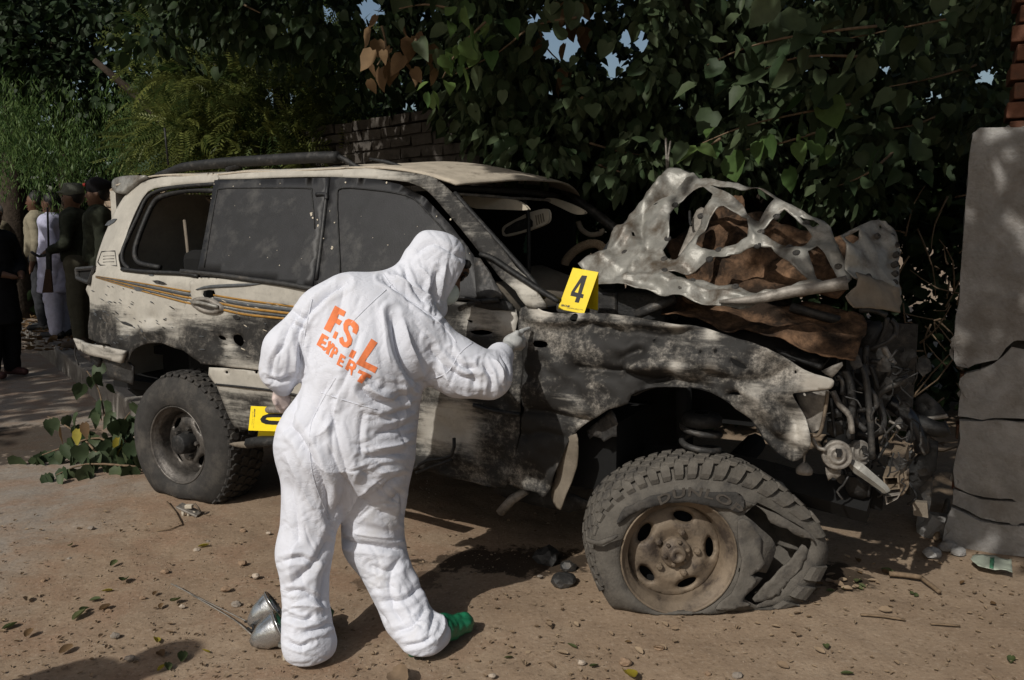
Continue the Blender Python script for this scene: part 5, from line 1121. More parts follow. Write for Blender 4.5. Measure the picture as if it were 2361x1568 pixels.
for _ in range(460):                      # short crisp wrinkles, running as the cloth pulls in each region
    u, v = rw.uniform(600, 1180), rw.uniform(540, 1530)
    if v < 720 and u > 915: an, sp, am = 75, 25, .0030
    elif u > 965 and v < 930: an, sp, am = 62, 28, .0042
    elif u < 715 and v < 910: an, sp, am = 112, 25, .0042
    elif v < 870: an, sp, am = 115, 22, .0016
    elif v < 1215: an, sp, am = (4, 24, .0040) if u > 840 else (100, 25, .0026)
    elif u < 785: an, sp, am = rw.choice([(-8, 20, .0030), (62, 18, .0028)])
    else: an, sp, am = rw.choice([(-14, 20, .0032), (58, 14, .0030)])
    a_ = R_(an+rw.gauss(0, sp)); l = rw.uniform(14, 46); bn = rw.gauss(0, .22)
    pts = [(u+l*t*math.cos(a_)-l*bn*(1-t*t)*math.sin(a_), v+l*t*math.sin(a_)+l*bn*(1-t*t)*math.cos(a_)) for t in (-1, -.4, .2, 1)]
    fold(pts, rw.uniform(3.2, 5.6), -am*rw.uniform(.2, .72))
def cloth_disp(V, N):
    q = proj(V); view = V-EYE; view /= np.linalg.norm(view, axis=1)[:, None]; front = np.clip(-(view*N).sum(1)*2.2+.15, 0, 1)
    d = np.zeros(len(V))
    for c, w, a in FOLD:
        lo_, hi_ = c.min(0)-w*3, c.max(0)+w*3; m = (q > lo_).all(1) & (q < hi_).all(1)
        if not m.any(): continue
        t = polydist(q[m], c, False)/w; ends = np.minimum(np.linalg.norm(q[m]-c[0], axis=1), np.linalg.norm(q[m]-c[-1], axis=1))/(w*3)
        d[m] += (a*1.45*np.exp(-np.abs(t)*1.25)-a*.45*np.exp(-((t-1.9)/.9)**2))*np.clip(ends, .0, 1)*front[m]
    f = np.empty(len(V))
    for i, p in enumerate(V):
        v = Vector((p[0]*14, p[1]*14, p[2]*26)); low = 0.0
        w_ = mnoise.noise(Vector((p[0]*5+7, p[1]*5, p[2]*4))); g_ = Vector((p[0]*7+p[2]*4, p[1]*7, p[2]*13-p[0]*8)); h_ = Vector((p[0]*18-p[2]*9, p[1]*18, p[2]*24+p[0]*16)); k_ = Vector((p[0]*13+p[2]*9, p[1]*13, p[2]*6-p[0]*4+9)); x_ = mnoise.noise(Vector((p[0]*6-3, p[1]*6, p[2]*6+5)))
        f[i] = w_*.007
    return d+f
suit, SV, SQ = soft('coverall', Fd, M['cloth'], ex_e, 2, cloth_disp, True)
bvh = BVHTree.FromPolygons([Vector(v) for v in SV], SQ.tolist())
# face, mask and glasses strap inside the hood
Ff = Field(hc-.2, hc+.2, .006)
Ff.ell(hc-fdir*.004, (.088, .082, .09), .02); Ff.cone(hc+fdir*.09, hc+fdir*.108-fup*.025, .012, .014, .02); Ff.cone(hc+fdir*.075-fup*.085, hc+fdir*.08-fup*.088, .024, .024, .03); Ff.cone(hc+fdir*.08+fup*.05, hc+fdir*.084+fup*.05, .028, .028, .03)
soft('face', Ff, M['skin'], ex_e, 2)
Fm = Field(hc-.24, hc+.24, .006)
Fm.ell(hc+fdir*.082-fup*.055, (.048, .050, .048), .02); Fm.ell(hc+fdir*.0+fup*.03, (.088, .09, .1), .0, cut=True)
soft('face_mask', Fm, M['mask'], ex_e, 2)
sd = np.cross(fdir, UP); sd /= np.linalg.norm(sd)
for s_ in (-1, 1):
    MB().lathe(hc+fdir*.094+fup*.025+sd*s_*.034, fdir, [(.001, -.006), (.014, -.004), (.015, .002), (.008, .005), (.001, .006)], 12).build('eye', mat('dark_eye', (.02, .015, .012), .2), ex_e, True)
    MB().tube([hc+fdir*.104+fup*.045+sd*s_*.015, hc+fdir*.10+fup*.05+sd*s_*.033, hc+fdir*.085+fup*.045+sd*s_*.052], .006, 6).build('eyebrow', M['hair'], ex_e, True)
MB().tube([hc+fdir*.075+fup*.08-sd*.04, hc+fdir*.085+fup*.08, hc+fdir*.075+fup*.08+sd*.04], .018, 8, True, 2).build('hair', M['hair'], ex_e, True)
# hands: right pointing, left hanging
hx0 = w3(1158, 812, 3.22)
Fg = Field(w3(1130, 840, 3.1)-.06, w3(1235, 745, 3.42)+.08, .0042)
def gp(u, v, y): return w3(u, v, y)
Fg.cone(gp(1152, 822, 3.19), gp(1166, 806, 3.24), .034, .032, .01); Fg.ell(gp(1183, 789, 3.29), (.042, .045, .034), .015)
Fg.cone(gp(1188, 775, 3.31), gp(1203, 764, 3.35), .0125, .0105, .008); Fg.cone(gp(1203, 764, 3.35), gp(1219, 757, 3.39), .0105, .008, .004)       # index
for j, (u, v) in enumerate(((1203, 774), (1207, 785), (1206, 796))):                                                                       # three fingers curled in
    Fg.cone(gp(u-14, v, 3.31), gp(u, v-1, 3.335), .0125, .0115, .006); Fg.cone(gp(u, v-1, 3.335), gp(u-6, v+7, 3.35), .0115, .010, .004); Fg.cone(gp(u-6, v+7, 3.35), gp(u-15, v+6, 3.335), .010, .009, .004)
Fg.cone(gp(1178, 778, 3.28), gp(1192, 768, 3.28), .014, .011, .008); Fg.cone(gp(1192, 768, 3.28), gp(1203, 768, 3.30), .011, .009, .004)        # thumb along the index
soft('glove', Fg, M['glove'], ex_e, 1)
Fg = Field(w3(615, 960, 2.98)-.05, w3(675, 870, 3.1)+.06, .0042)
Fg.cone(gp(650, 890, 3.03), gp(648, 908, 3.05), .030, .028, .01); Fg.ell(gp(648, 918, 3.06), (.034, .030, .036), .012)
for j, (u, v, l) in enumerate(((640, 932, .011), (648, 938, .0115), (656, 938, .0115), (663, 933, .010))):
    Fg.cone(gp(u+2, v-14, 3.05), gp(u, v, 3.055), l, l*.95, .006); Fg.cone(gp(u, v, 3.055), gp(u+1, v+10, 3.07), l*.95, l*.8, .004)
Fg.cone(gp(640, 908, 3.04), gp(634, 920, 3.03), .012, .011, .008); Fg.cone(gp(634, 920, 3.03), gp(636, 931, 3.03), .011, .009, .004)
soft('glove', Fg, mat('pink_latex', (.52, .43, .40), .5, 0, .1, 60), ex_e, 1)
# green overshoes
def shoe(p0, p1, p2, r0=.05):
    F_ = Field(np.minimum.reduce([p0, p1, p2])-.1, np.maximum.reduce([p0, p1, p2])+.1, .008)
    F_.cone(p0, p1, r0, r0*.95, .03); F_.cone(p1, p2, r0*.95, r0*.72, .03); sd_ = np.array([.02, .02, 0]); F_.cone(p2-sd_*1.2, p2+sd_*.6, r0*.7, r0*.62, .02); F_.cone(p1+UP*.02, p2+UP*.018+(p2-p1)*.12, .03, .02, .015); F_.plane((0, 0, .006), (0, 0, -1))
    return soft('overshoe', F_, M['shoe'], ex_e, 2, lambda V, N: np.array([abs(nz(p, 26))*.014-.006 for p in V]))
shoe(np.append(G(965, 1508)[:2], .045), np.append(G(1015, 1488)[:2], .06), np.append(G(1068, 1462)[:2], .042), .055)
shoe(np.append(G(705, 1505)[:2], .05), np.append(G(722, 1490)[:2], .055), np.append(G(745, 1440)[:2], .04))
# print on the back, laid onto the cloth
LT = {'F': [[(768, 562), (845, 605), (830, 640), (793, 622), (782, 650), (818, 670), (800, 700), (768, 684), (735, 752), (690, 725)]],
 'dot': [[(768, 740), (792, 752), (772, 798), (750, 785)], [(885, 868), (918, 884), (893, 935), (860, 916)]],
 'S': [[(862, 655), (900, 668), (930, 700), (932, 730), (915, 765), (888, 748), (892, 722), (875, 700), (860, 705), (858, 728), (872, 760), (888, 800), (880, 835), (855, 858), (825, 850), (800, 820), (798, 790), (822, 780), (832, 815), (845, 820), (855, 805), (845, 770), (828, 735), (826, 695), (840, 665)]],
 'L': [[(1020, 793), (1062, 822), (975, 950), (1063, 993), (1045, 1033), (912, 968)]],
 'E': [[(680, 755), (726, 783), (716, 803), (692, 790), (685, 805), (710, 820), (700, 838), (677, 826), (670, 838), (697, 852), (687, 868), (640, 835)], [(808, 895), (842, 918), (835, 935), (818, 925), (812, 938), (830, 948), (822, 965), (805, 955), (798, 968), (822, 982), (815, 993), (778, 972)]],
 'X': [[(722, 812), (742, 810), (738, 838), (752, 822), (768, 838), (735, 870), (722, 908), (702, 895), (712, 870), (692, 880), (678, 868), (716, 850)]],
 'P': [[(762, 842), (785, 858), (790, 880), (778, 905), (758, 900), (748, 928), (728, 918)]],
 'R': [[(868, 932), (905, 955), (918, 980), (908, 1005), (895, 1010), (885, 1050), (878, 1045), (878, 1010), (865, 1000), (858, 1018), (835, 1002)]],
 'T': [[(935, 1008), (1022, 1048), (1008, 1070), (985, 1060), (955, 1103), (922, 1088), (955, 1042), (925, 1030)]]}
LH = {'P': [(768, 862), (776, 870), (770, 884), (762, 880)], 'R': [(880, 962), (895, 972), (890, 988), (872, 980)]}
for k, loops in LT.items():
    for lp in loops:
        px_ = Z('G', lp); hs = [Z('G', LH[k])] if k in LH else []
        v, f, e = sheet2d(np.array(px_), [np.array(h) for h in hs], 2.2); V = []; ok = True
        for u_, v_ in v:
            r = ray(u_, v_); hit = bvh.ray_cast(Vector(EYE), Vector(r).normalized())
            if hit[0] is None: ok = False; break
            V.append(np.array(hit[0])+np.array(hit[1])*.0018)
        if ok: mesh('back_lettering', V, f, M['orange'], ex_e, True)
# seam lines of the garment
def seam(pts, r=.0022):
    P_ = []
    for u_, v_ in smoothpoly(pts, 6, False):
        hit = bvh.ray_cast(Vector(EYE), Vector(ray(u_, v_)).normalized())
        if hit[0] is not None: P_.append(np.array(hit[0]))
    if len(P_) > 3: MB().tube(P_, r, 5).build('seam', M['cloth'], ex_e, True)
seam([(884, 632), (905, 660), (940, 690), (985, 720), (1030, 760), (1052, 790)]); seam([(1090, 790), (1060, 815), (1030, 860), (975, 880)]); seam([(905, 655), (850, 705), (810, 745)]); seam([(775, 870), (740, 930), (715, 990), (722, 1100), (765, 1210)]); seam([(720, 690), (705, 760), (690, 860)]); seam([(740, 905), (800, 925), (870, 945)])

# ------------------------------------------------------------------ evidence markers
def marker(label, face, back, mark, small, fr, frb):
    c = fr.P(*face[3]); e = empty('evidence_marker', c, label, 'marker', None)
    MB().poly([fr.P(*q) for q in face], fr.en, .0025).build('front_panel', M['yellow'], e)
    MB().poly(back, np.cross(back[1]-back[0], back[2]-back[0])/np.linalg.norm(np.cross(back[1]-back[0], back[2]-back[0])), .0025).build('rear_panel', M['yellow'], e)
    for lp, hs in mark:
        v, f, ed = sheet2d(np.array(lp), [np.array(h) for h in hs], 2.5)
        mesh('number', [fr.P(*q, d=-.0008) for q in v], f, M['ink'], e)
    for txt, o, ex_, ey_, size, bold in small:
        o3, x3, y3 = fr.P(*o), fr.P(*ex_), fr.P(*ey_); xv = (x3-o3)/np.linalg.norm(x3-o3); yv = (y3-o3)/np.linalg.norm(y3-o3)
        L_ = np.linalg.norm(x3-o3)
        wo_ = word(txt, 1.0, lambda x, y, z: (x, y, z), M['bluink'], 'small_print', e, bold, 0)
        w_ = max(v.co.x for v in wo_.data.vertices); s_ = L_/w_
        for v in wo_.data.vertices: v.co = Vector(o3+xv*v.co.x*s_+yv*v.co.y*s_-fr.en*.001)
    return e
mf = Z('B', [(1943, 925), (2143, 960), (2030, 1285), (1825, 1245)])
m4 = plane3(SY(*mf[3], -.845), SY(*mf[2], -.845), SY(*mf[0], -.80))
t1 = m4.P(*mf[1]); t0 = m4.P(*mf[0]); b1 = m4.P(*mf[2]); off = cnv*.085+cdv*.012-UP*.0
marker('yellow evidence marker numbered 4 standing on the fender', mf, [t0, t1, t1+(b1-t1)*.97+off+cnv*.03, t0+(b1-t1)*.97+off+cnv*.03],
       [(Z('B', [(2015, 983), (2056, 987), (2012, 1128), (2030, 1133), (2022, 1163), (2003, 1159), (1990, 1199), (1958, 1193), (1971, 1153), (1924, 1143), (1932, 1112)]), [Z('B', [(2006, 1040), (1957, 1114), (1983, 1121)])])],
       [('SIRCHIE', *Z('B', [(1850, 1224), (1918, 1234), (1856, 1207)]), 1, .03), ('Products • Vehicles • Training', *Z('B', [(1924, 1240), (2022, 1256), (1928, 1225)]), 1, 0), ('(800) 356-7311 // www.sirchie.com', *Z('B', [(1895, 1240), (1996, 1258), (1899, 1225)]), 1, 0)], m4, None)
kf = Z('G', [(181, 1262), (460, 1274), (450, 1442), (163, 1432)])
m3 = plane3(SY(*kf[3], -1.00), SY(*kf[2], -1.00), SY(*kf[0], -.975))
q4 = Z('G', [(230, 1437), (450, 1443), (440, 1532), (218, 1543)])
fr3 = plane3(m3.P(*q4[0]), m3.P(*q4[1]), m3.P(*q4[0])+cnv*.05-UP*.05)
marker('yellow evidence marker lying sideways on the running board beside the rear wheel', kf, [m3.P(*q4[0])+cnv*.003, m3.P(*q4[1])+cnv*.003, fr3.P(*q4[2]), fr3.P(*q4[3])],
       [(Z('G', [(440, 1316), (300, 1317), (264, 1330), (246, 1353), (255, 1376), (285, 1389), (330, 1393), (440, 1394), (440, 1369), (310, 1363), (283, 1353), (293, 1343), (330, 1341), (440, 1342)]), [])],
       [('SIRCHIE', *Z('G', [(204, 1282), (202, 1338), (218, 1282)]), 1, .03), ('Products • Vehicles • Training', *Z('G', [(203, 1342), (198, 1418), (212, 1342)]), 1, 0), ('(800) 356-7311 // www.sirchie.com', *Z('G', [(193, 1300), (188, 1395), (202, 1300)]), 1, 0)], m3, None)
Fk = Field(m3.P(640, 948)-.08, m3.P(640, 948)+.08, .007); Fk.cone(m3.P(622, 945, -.01), m3.P(655, 946, -.01), .018, .02, .02); soft('step_end_cap', Fk, M['lmetal'], car, 1)

# ------------------------------------------------------------------ foliage
def leafshape(kind):
    if kind == 'heart':
        mid = [(0, 0, 0), (0, .2, -.03), (0, .5, -.05), (0, .8, -.03), (0, 1.05, .03)]
        R = [(.16, -.07, .05), (.40, .14, .10), (.40, .46, .09), (.20, .76, .03)]
        V = mid+R+[(-x, y, z) for x, y, z in R]
        F_ = [(0, 5, 6, 1), (1, 6, 7, 2), (2, 7, 8, 3), (3, 8, 4, 4)]
        F_ += [(b, a, d, c) for a, b, c, d in [(0, 9, 10, 1), (1, 10, 11, 2), (2, 11, 12, 3), (3, 12, 4, 4)]]
        F_ = [(0, 5, 6, 1), (1, 6, 7, 2), (2, 7, 8, 3), (1, 10, 9, 0), (2, 11, 10, 1), (3, 12, 11, 2), (3, 8, 4, 4), (12, 3, 4, 4)]
    elif kind == 'blade':
        V = [(0, 0, 0), (.10, .35, .03), (0, .5, -.02), (-.10, .35, .03), (.05, .75, 0), (-.05, .75, 0), (0, 1, -.06)]
        F_ = [(0, 1, 2, 3), (1, 4, 6, 2), (2, 6, 5, 3)]
    elif kind == 'frond':
        V = []; F_ = []
        for k in range(9):
            y = .12+k*.1; L_ = .26*(1-.4*abs(k-4)/5); dz = -.25*(y**2)
            for s in (-1, 1):
                b = len(V); V += [(0, y, dz), (s*L_*.5, y+.10, dz-.01), (s*L_, y+.10, dz-.05), (s*L_*.5, y+.03, dz-.02)]
                F_.append((b, b+1, b+2, b+3) if s < 0 else (b, b+3, b+2, b+1))
    elif kind == 'curl':
        V = []; F_ = []
        for j in range(5):
            y = j/4; w = .32*math.sin(math.pi*(.12+.8*y))
            for i in range(5):
                x = (i-2)/2; V.append((x*w, y+.05*x*x, .35*w*x*x*2+.25*(y-.5)**2))
        F_ = [(j*5+i, j*5+i+1, j*5+i+6, j*5+i+5) for j in range(4) for i in range(4)]
    return np.array(V, float), np.array(F_)
GAPS = [(1290, 90, 45), (1465, 90, 28), (1340, 30, 26), (1240, 40, 22), (1420, 150, 30), (1280, 205, 18), (850, 20, 30), (640, 215, 26), (655, 235, 16), (660, 60, 14), (1000, 25, 16), (2040, 150, 16), (2270, 170, 22), (2150, 215, 16), (760, 30, 20), (940, 240, 16), (2000, 290, 12), (1900, 120, 10), (520, 250, 14), (1130, 240, 14)]
def leafcloud(name, kind, C_, T_, S_, mt_, parent, roll=1.0, thin=True):
    """one mesh of many leaves: C base points, T tip directions, S lengths"""
    LV, LF = leafshape(kind)
    if thin:
        q = proj(C_); w_ = np.zeros(len(C_))
        for gu, gv, gr in GAPS:
            gr = gr*1.1; w_ = np.maximum(w_, np.clip(2.2*np.exp(-((q[:, 0]-gu)**2+(q[:, 1]-gv)**2)/(gr*gr)), 0, 1))
        k = rng.random(len(C_)) > w_*.992; C_, T_, S_ = C_[k], T_[k], S_[k]
    N = len(C_)
    T_ = T_/(np.linalg.norm(T_, axis=1)[:, None]+1e-9); up = rng.normal(0, roll, (N, 3))+np.array([0, 0, 1.2])
    X = np.cross(T_, up); X /= np.linalg.norm(X, axis=1)[:, None]+1e-9; Zn = np.cross(X, T_)
    wx = rng.uniform(.55, 1.15, (N, 1, 1)); cz = rng.uniform(-.6, 2.6, (N, 1, 1))
    V = C_[:, None]+S_[:, None, None]*(X[:, None]*LV[None, :, :1]*wx+T_[:, None]*LV[None, :, 1:2]+Zn[:, None]*LV[None, :, 2:]*cz)
    F_ = (LF[None]+(np.arange(N)*len(LV))[:, None, None]).reshape(-1, 4)
    tri = F_[F_[:, 2] == F_[:, 3]] if kind == 'heart' else F_[:0]
    if len(tri): F_ = np.concatenate([F_[F_[:, 2] != F_[:, 3]]]); 
    rn = np.repeat(rng.random(N), len(LV))
    o = fastmesh(name, V.reshape(-1, 3), F_, 4, mt_, parent, rnd=rn)
    return tag(o, kind='stuff')
# a heart leaf needs only quads: close the tip with a kite
def _heart():
    V, F_ = leafshape_old('heart'); 
    return V, np.array([(0, 5, 6, 1), (1, 6, 7, 2), (2, 7, 8, 3), (1, 10, 9, 0), (2, 11, 10, 1), (3, 12, 11, 2), (3, 8, 4, 12)])
leafshape_old = leafshape
def leafshape(kind): return _heart() if kind == 'heart' else leafshape_old(kind)
M['leafa'] = leafmat('broad_leaf', (.035, .062, .026), (.10, .13, .065), .25, .55)
M['leafb'] = leafmat('fern_like_leaf', (.035, .07, .02), (.28, .31, .085), .45, .5)
M['leafc'] = leafmat('drooping_leaf', (.07, .14, .042), (.19, .28, .085), .45, .5)
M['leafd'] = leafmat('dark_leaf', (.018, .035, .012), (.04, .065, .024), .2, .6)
M['leafdry'] = leafmat('dry_brown_leaf', (.13, .075, .035), (.24, .155, .08), .3, .7)
M['leafy'] = leafmat('yellow_leaf', (.34, .27, .03), (.42, .36, .06), .3, .6)
M['leaftan'] = leafmat('tan_leaf', (.26, .185, .12), (.40, .30, .20), .2, .8)
M['bark'] = mat('bark', (.045, .035, .027), .95, 0, .4, 14, .9, 30, .1)
M['twig'] = mat('dry_twig', (.16, .115, .075), .9, 0, .3, 40, .4, 60, .1)
def clump_pts(n, cen, rad, per, flat=.7):
    k = rng.integers(0, len(cen), n*per)
    d = rng.normal(0, 1, (n*per, 3)); d /= np.linalg.norm(d, axis=1)[:, None]; r = rng.random(n*per)**.6
    return cen[k]+d*(rad[k]*r)[:, None]*np.array([1, 1, flat]), d
def trunk(e, pts, rs, name='trunk'): return MB().tube(pts, rs, 10, True, 4).build(name, M['bark'], e, True)
def tree(name, label, base, group='trees behind the car'): return empty(name, base, label, 'tree', group)
def lowedge(u): return float(np.interp(u, [600, 1000, 1150, 1300, 1500, 1700, 1900, 2050, 2200, 2400], [240, 290, 330, 400, 400, 430, 460, 480, 360, 330]))
# 1: broad-leaved tree on the right with hanging branches
tA = tree('broad_leaved_tree', 'broad-leaved tree with big heart-shaped leaves hanging over the wrecked bonnet', (2.2, 6.6, 0))
trunk(tA, [(2.2, 6.6, 0), (2.15, 6.7, 1.2), (1.9, 6.6, 2.6), (1.6, 6.3, 4.2), (1.2, 5.8, 6)], [.2, .16, .14, .1, .05]); trunk(tA, [(2.0, 6.65, 2.2), (2.8, 5.8, 3.4), (3.2, 4.8, 4.6)], [.1, .07, .03], 'branch'); trunk(tA, [(1.9, 6.6, 2.6), (1.0, 5.6, 3.1), (.3, 4.9, 3.3)], [.08, .05, .02], 'branch'); trunk(tA, [(1.7, 6.4, 3.9), (.6, 4.6, 4.8), (-.6, 3.0, 5.4)], [.08, .05, .02], 'branch')
cen = []
for _ in range(330):
    u = rng.uniform(1060, 2420); v = rng.uniform(-160, lowedge(u)); y = rng.uniform(4.6, 7.2)
    if 2150 < u and y < 4.3: y = 5
    cen.append(W(u, v, y))
cen = np.array(cen); P_, d_ = clump_pts(len(cen), cen, rng.uniform(.18, .40, len(cen)), 44)
leafcloud('crown', 'heart', P_, d_*.6+np.array([-.1, -.25, -.75]), rng.uniform(.035, .115, len(P_)), M['leafa'], tA, .9)
# individually hung leaves nearest the lens
LVh, LFh = leafshape('heart'); protos = []
for q in range(4):
    me = bpy.data.meshes.new('leaf'); vv = LVh.copy(); vv[:, 2] += .12*np.sin(vv[:, 1]*3+q)*(.5+.3*q)-.2*vv[:, 1]**2*(q % 2); vv[:, 0] *= (.68, .85, 1.0, 1.1)[q]
    me.from_pydata(vv.tolist(), [], LFh.tolist()); me.materials.append(M['leafa']); me.polygons.foreach_set('use_smooth', [True]*len(me.polygons)); protos.append(me)
def copyme(me, m_): c = me.copy(); c.materials[0] = m_; return c
protod = [copyme(p, M['leafdry']) for p in protos]; protoy = [copyme(p, M['leafy']) for p in protos]; protot = [copyme(p, M['leaftan']) for p in protos]; protob = [copyme(p, M['leafc']) for p in protos]
def hang(e, p, tip, s, me, up=None, name='leaf'):
    t = Vector(tip).normalized(); up = Vector(up) if up is not None else Vector((random.gauss(0, .7), random.gauss(-.6, .6), 1))
    x = t.cross(up).normalized(); z = x.cross(t); Mx = Matrix((x, t, z)).transposed().to_4x4()
    o = bpy.data.objects.new(name, me); COL.objects.link(o)
    if e is not None: o.parent = e; o.matrix_basis = PINV[e.name] @ Matrix.Translation(Vector(p)) @ Mx @ Matrix.Scale(s, 4)
    else: o.matrix_basis = Matrix.Translation(Vector(p)) @ Mx @ Matrix.Scale(s, 4)
    return o
def spray(e, pts, y, n, s, me, spread=.12, tip=(-.5, -.3, -.75), tw=True):
    P3 = [W(u, v, y+random.uniform(-.1, .1)) for u, v in pts]
    if tw: MB().tube(P3, [.008, .003], 5, True, 3).build('twig', M['twig'], e, True)
    L3 = smoothpoly(P3, 8, False)
    for _ in range(n):
        p = random.choice(L3)+rng.normal(0, spread, 3); tp = np.array(tip)+rng.normal(0, .45, 3)
        hang(e, p, tp, s*random.uniform(.6, 1.25), random.choice(me))
spray(tA, [(2020, 60), (1850, 80), (1720, 110), (1630, 150)], 4.0, 26, .145, protos, .09, (-.8, -.2, -.5)); spray(tA, [(1980, 130), (1850, 130), (1760, 160)], 4.1, 18, .15, protos, .1, (-.5, -.2, -.75))
spray(tA, [(1960, 240), (1850, 260), (1720, 290), (1620, 330)], 4.2, 30, .12, protos, .09, (-.5, -.3, -.7)); spray(tA, [(1900, 300), (1800, 330), (1720, 345)], 4.2, 16, .13, protob, .08, (-.2, -.3, -.9)); spray(tA, [(1660, 320), (1630, 340)], 4.15, 4, .14, protob, .05, (-.2, -.3, -.9))
spray(tA, [(2060, 350), (2000, 400), (1930, 430)], 4.4, 20, .12, protos, .09, (-.6, -.2, -.6)); spray(tA, [(1360, 330), (1430, 350), (1500, 360)], 4.9, 24, .10, protos, .1, (0, -.3, -.9)); spray(tA, [(1380, 380), (1440, 400)], 4.8, 12, .10, protos, .07, (0, -.3, -.9))
spray(tA, [(2250, 150), (2150, 180), (2050, 200)], 4.7, 26, .11, protos, .15); spray(tA, [(2200, 40), (2100, 60), (1950, 90)], 4.5, 28, .12, protos, .14); spray(tA, [(2180, 260), (2100, 290), (2020, 300)], 4.8, 24, .11, protos, .14); spray(tA, [(1560, 180), (1480, 230), (1420, 260)], 5.2, 20, .10, protos, .16)
# 2: mulberry-like tree reaching in over the car from above, with dry brown leaves
tB = tree('overhanging_tree', 'tree with pale green and dry brown leaves reaching over the car roof', (-.3, 8.4, 0))
trunk(tB, [(-.3, 8.4, 0), (-.25, 8.3, 2), (-.4, 7.6, 3.6), (-.6, 6.4, 5)], [.18, .15, .1, .05]); trunk(tB, [(-.4, 7.7, 3.4), (0, 6, 3.7), (.1, 4.9, 3.4)], [.06, .04, .02], 'branch')
cen = []
for _ in range(230):
    u = rng.uniform(330, 1350); v = rng.uniform(-200, 200 if u > 800 else 110); cen.append(W(u, v, rng.uniform(5.2, 8.2)))
cen = np.array(cen); P_, d_ = clump_pts(len(cen), cen, rng.uniform(.2, .4, len(cen)), 36)
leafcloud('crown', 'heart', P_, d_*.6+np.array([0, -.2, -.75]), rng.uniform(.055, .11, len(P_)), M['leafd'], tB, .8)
spray(tB, [(1330, 40), (1230, 60), (1150, 120), (1050, 170)], 4.6, 40, .105, protos, .10, (-.2, -.2, -.9)); spray(tB, [(1120, 50), (1060, 110), (1020, 180)], 4.5, 30, .10, protob, .08, (0, -.2, -.9)); spray(tB, [(1040, 20), (980, 10), (920, 20)], 4.6, 12, .11, protos, .1, (0, -.2, -.9))
spray(tB, [(880, 60), (890, 110), (870, 150)], 4.7, 14, .10, protod, .09, (0, -.1, -1)); spray(tB, [(960, 90), (940, 140)], 4.6, 10, .10, protod, .08, (0, -.1, -1)); spray(tB, [(1240, 60), (1260, 110), (1300, 150)], 4.9, 10, .11, protod, .09, (0, -.1, -1)); spray(tB, [(1320, 30), (1340, 90)], 5, 6, .11, protod, .06, (0, -.1, -1)); spray(tB, [(560, 10), (600, 30)], 5.2, 10, .11, protos, .1)
# 3: tree with feathery compound leaves, behind the roof
tC = tree('feathery_leaved_tree', 'tree with feathery compound leaves and dark trunk behind the roof rail', (-3.5, 9.8, 0))
trunk(tC, [(-3.5, 9.8, 0), (-3.45, 9.8, 1.6), (-3.25, 9.7, 3), (-3.3, 9.4, 4.2)], [.2, .17, .15, .08]); trunk(tC, [(-3.4, 9.8, 1.9), (-3.9, 9.6, 2.7), (-4.6, 9.4, 3.4)], [.09, .06, .03], 'branch')
cen = []
for _ in range(120):
    u = rng.uniform(330, 820); v = rng.uniform(60, 400); cen.append(W(u, v, rng.uniform(7.6, 9.6)))
for _ in range(60): cen.append(W(rng.uniform(380, 720), rng.uniform(180, 390), rng.uniform(7.3, 8.2)))
cen = np.array(cen); P_, d_ = clump_pts(len(cen), cen, rng.uniform(.2, .42, len(cen)), 20)
leafcloud('crown', 'frond', P_, d_*.9+np.array([0, -.3, -.25]), rng.uniform(.18, .33, len(P_)), M['leafb'], tC, .5)
# 4: weeping tree on the left
tD = tree('weeping_tree', 'bright green weeping tree with drooping narrow leaves behind the soldiers', (-7.6, 12.6, 0))
trunk(tD, [(-7.6, 12.6, 0), (-7.5, 12.6, 2), (-7.2, 12.3, 4)], [.25, .2, .1])
C_, T_, S_ = [], [], []
for _ in range(300):
    u = rng.choice([rng.uniform(-60, 130), rng.uniform(150, 330), rng.uniform(-60, 380)]); v = rng.uniform(150, 330); y = rng.uniform(9.8, 11.8); p = W(u, v, y); L_ = rng.uniform(.5, 1.1)
    for k in range(40):
        t = rng.random(); C_.append(p+np.array([rng.normal(0, .05)+.15*t, rng.normal(0, .05), -L_*t])); T_.append((rng.normal(0, .5), rng.normal(0, .5), -1)); S_.append(rng.uniform(.05, .12))
leafcloud('crown', 'blade', np.array(C_), np.array(T_), np.array(S_), M['leafc'], tD, 1.0)
# 5: dark trees closing the view behind
for i, (u0, u1, v0, v1, y0, y1, n, label) in enumerate(((-80, 420, -60, 260, 10.5, 13.5, 150, 'dark tall tree closing the upper left corner'), (420, 900, -60, 330, 10.5, 13, 150, 'dark tree filling the gap above the brick wall'), (850, 1500, 60, 420, 8.5, 11, 170, 'dark tree standing behind the brick wall end'), (1400, 2450, 0, 560, 7.8, 10.5, 230, 'dark tree mass behind the hanging heart-shaped leaves'))):
    b = W((u0+u1)/2, 784, (y0+y1)/2); e = tree('dark_tree', label, (b[0], b[1], 0)); b[2] = 0
    trunk(e, [b, b+UP*2+np.array([.1, 0, 0]), b+UP*4.5], [.2, .15, .08])
    cen = np.array([W(rng.uniform(u0, u1), rng.uniform(v0, v1), rng.uniform(y0, y1)) for _ in range(n)]); P_, d_ = clump_pts(n, cen, rng.uniform(.4, .75, n), 60)
    leafcloud('crown', 'heart', P_, d_*.7+np.array([0, -.2, -.6]), rng.uniform(.07, .15, len(P_)), M['leafd'], e, .9)
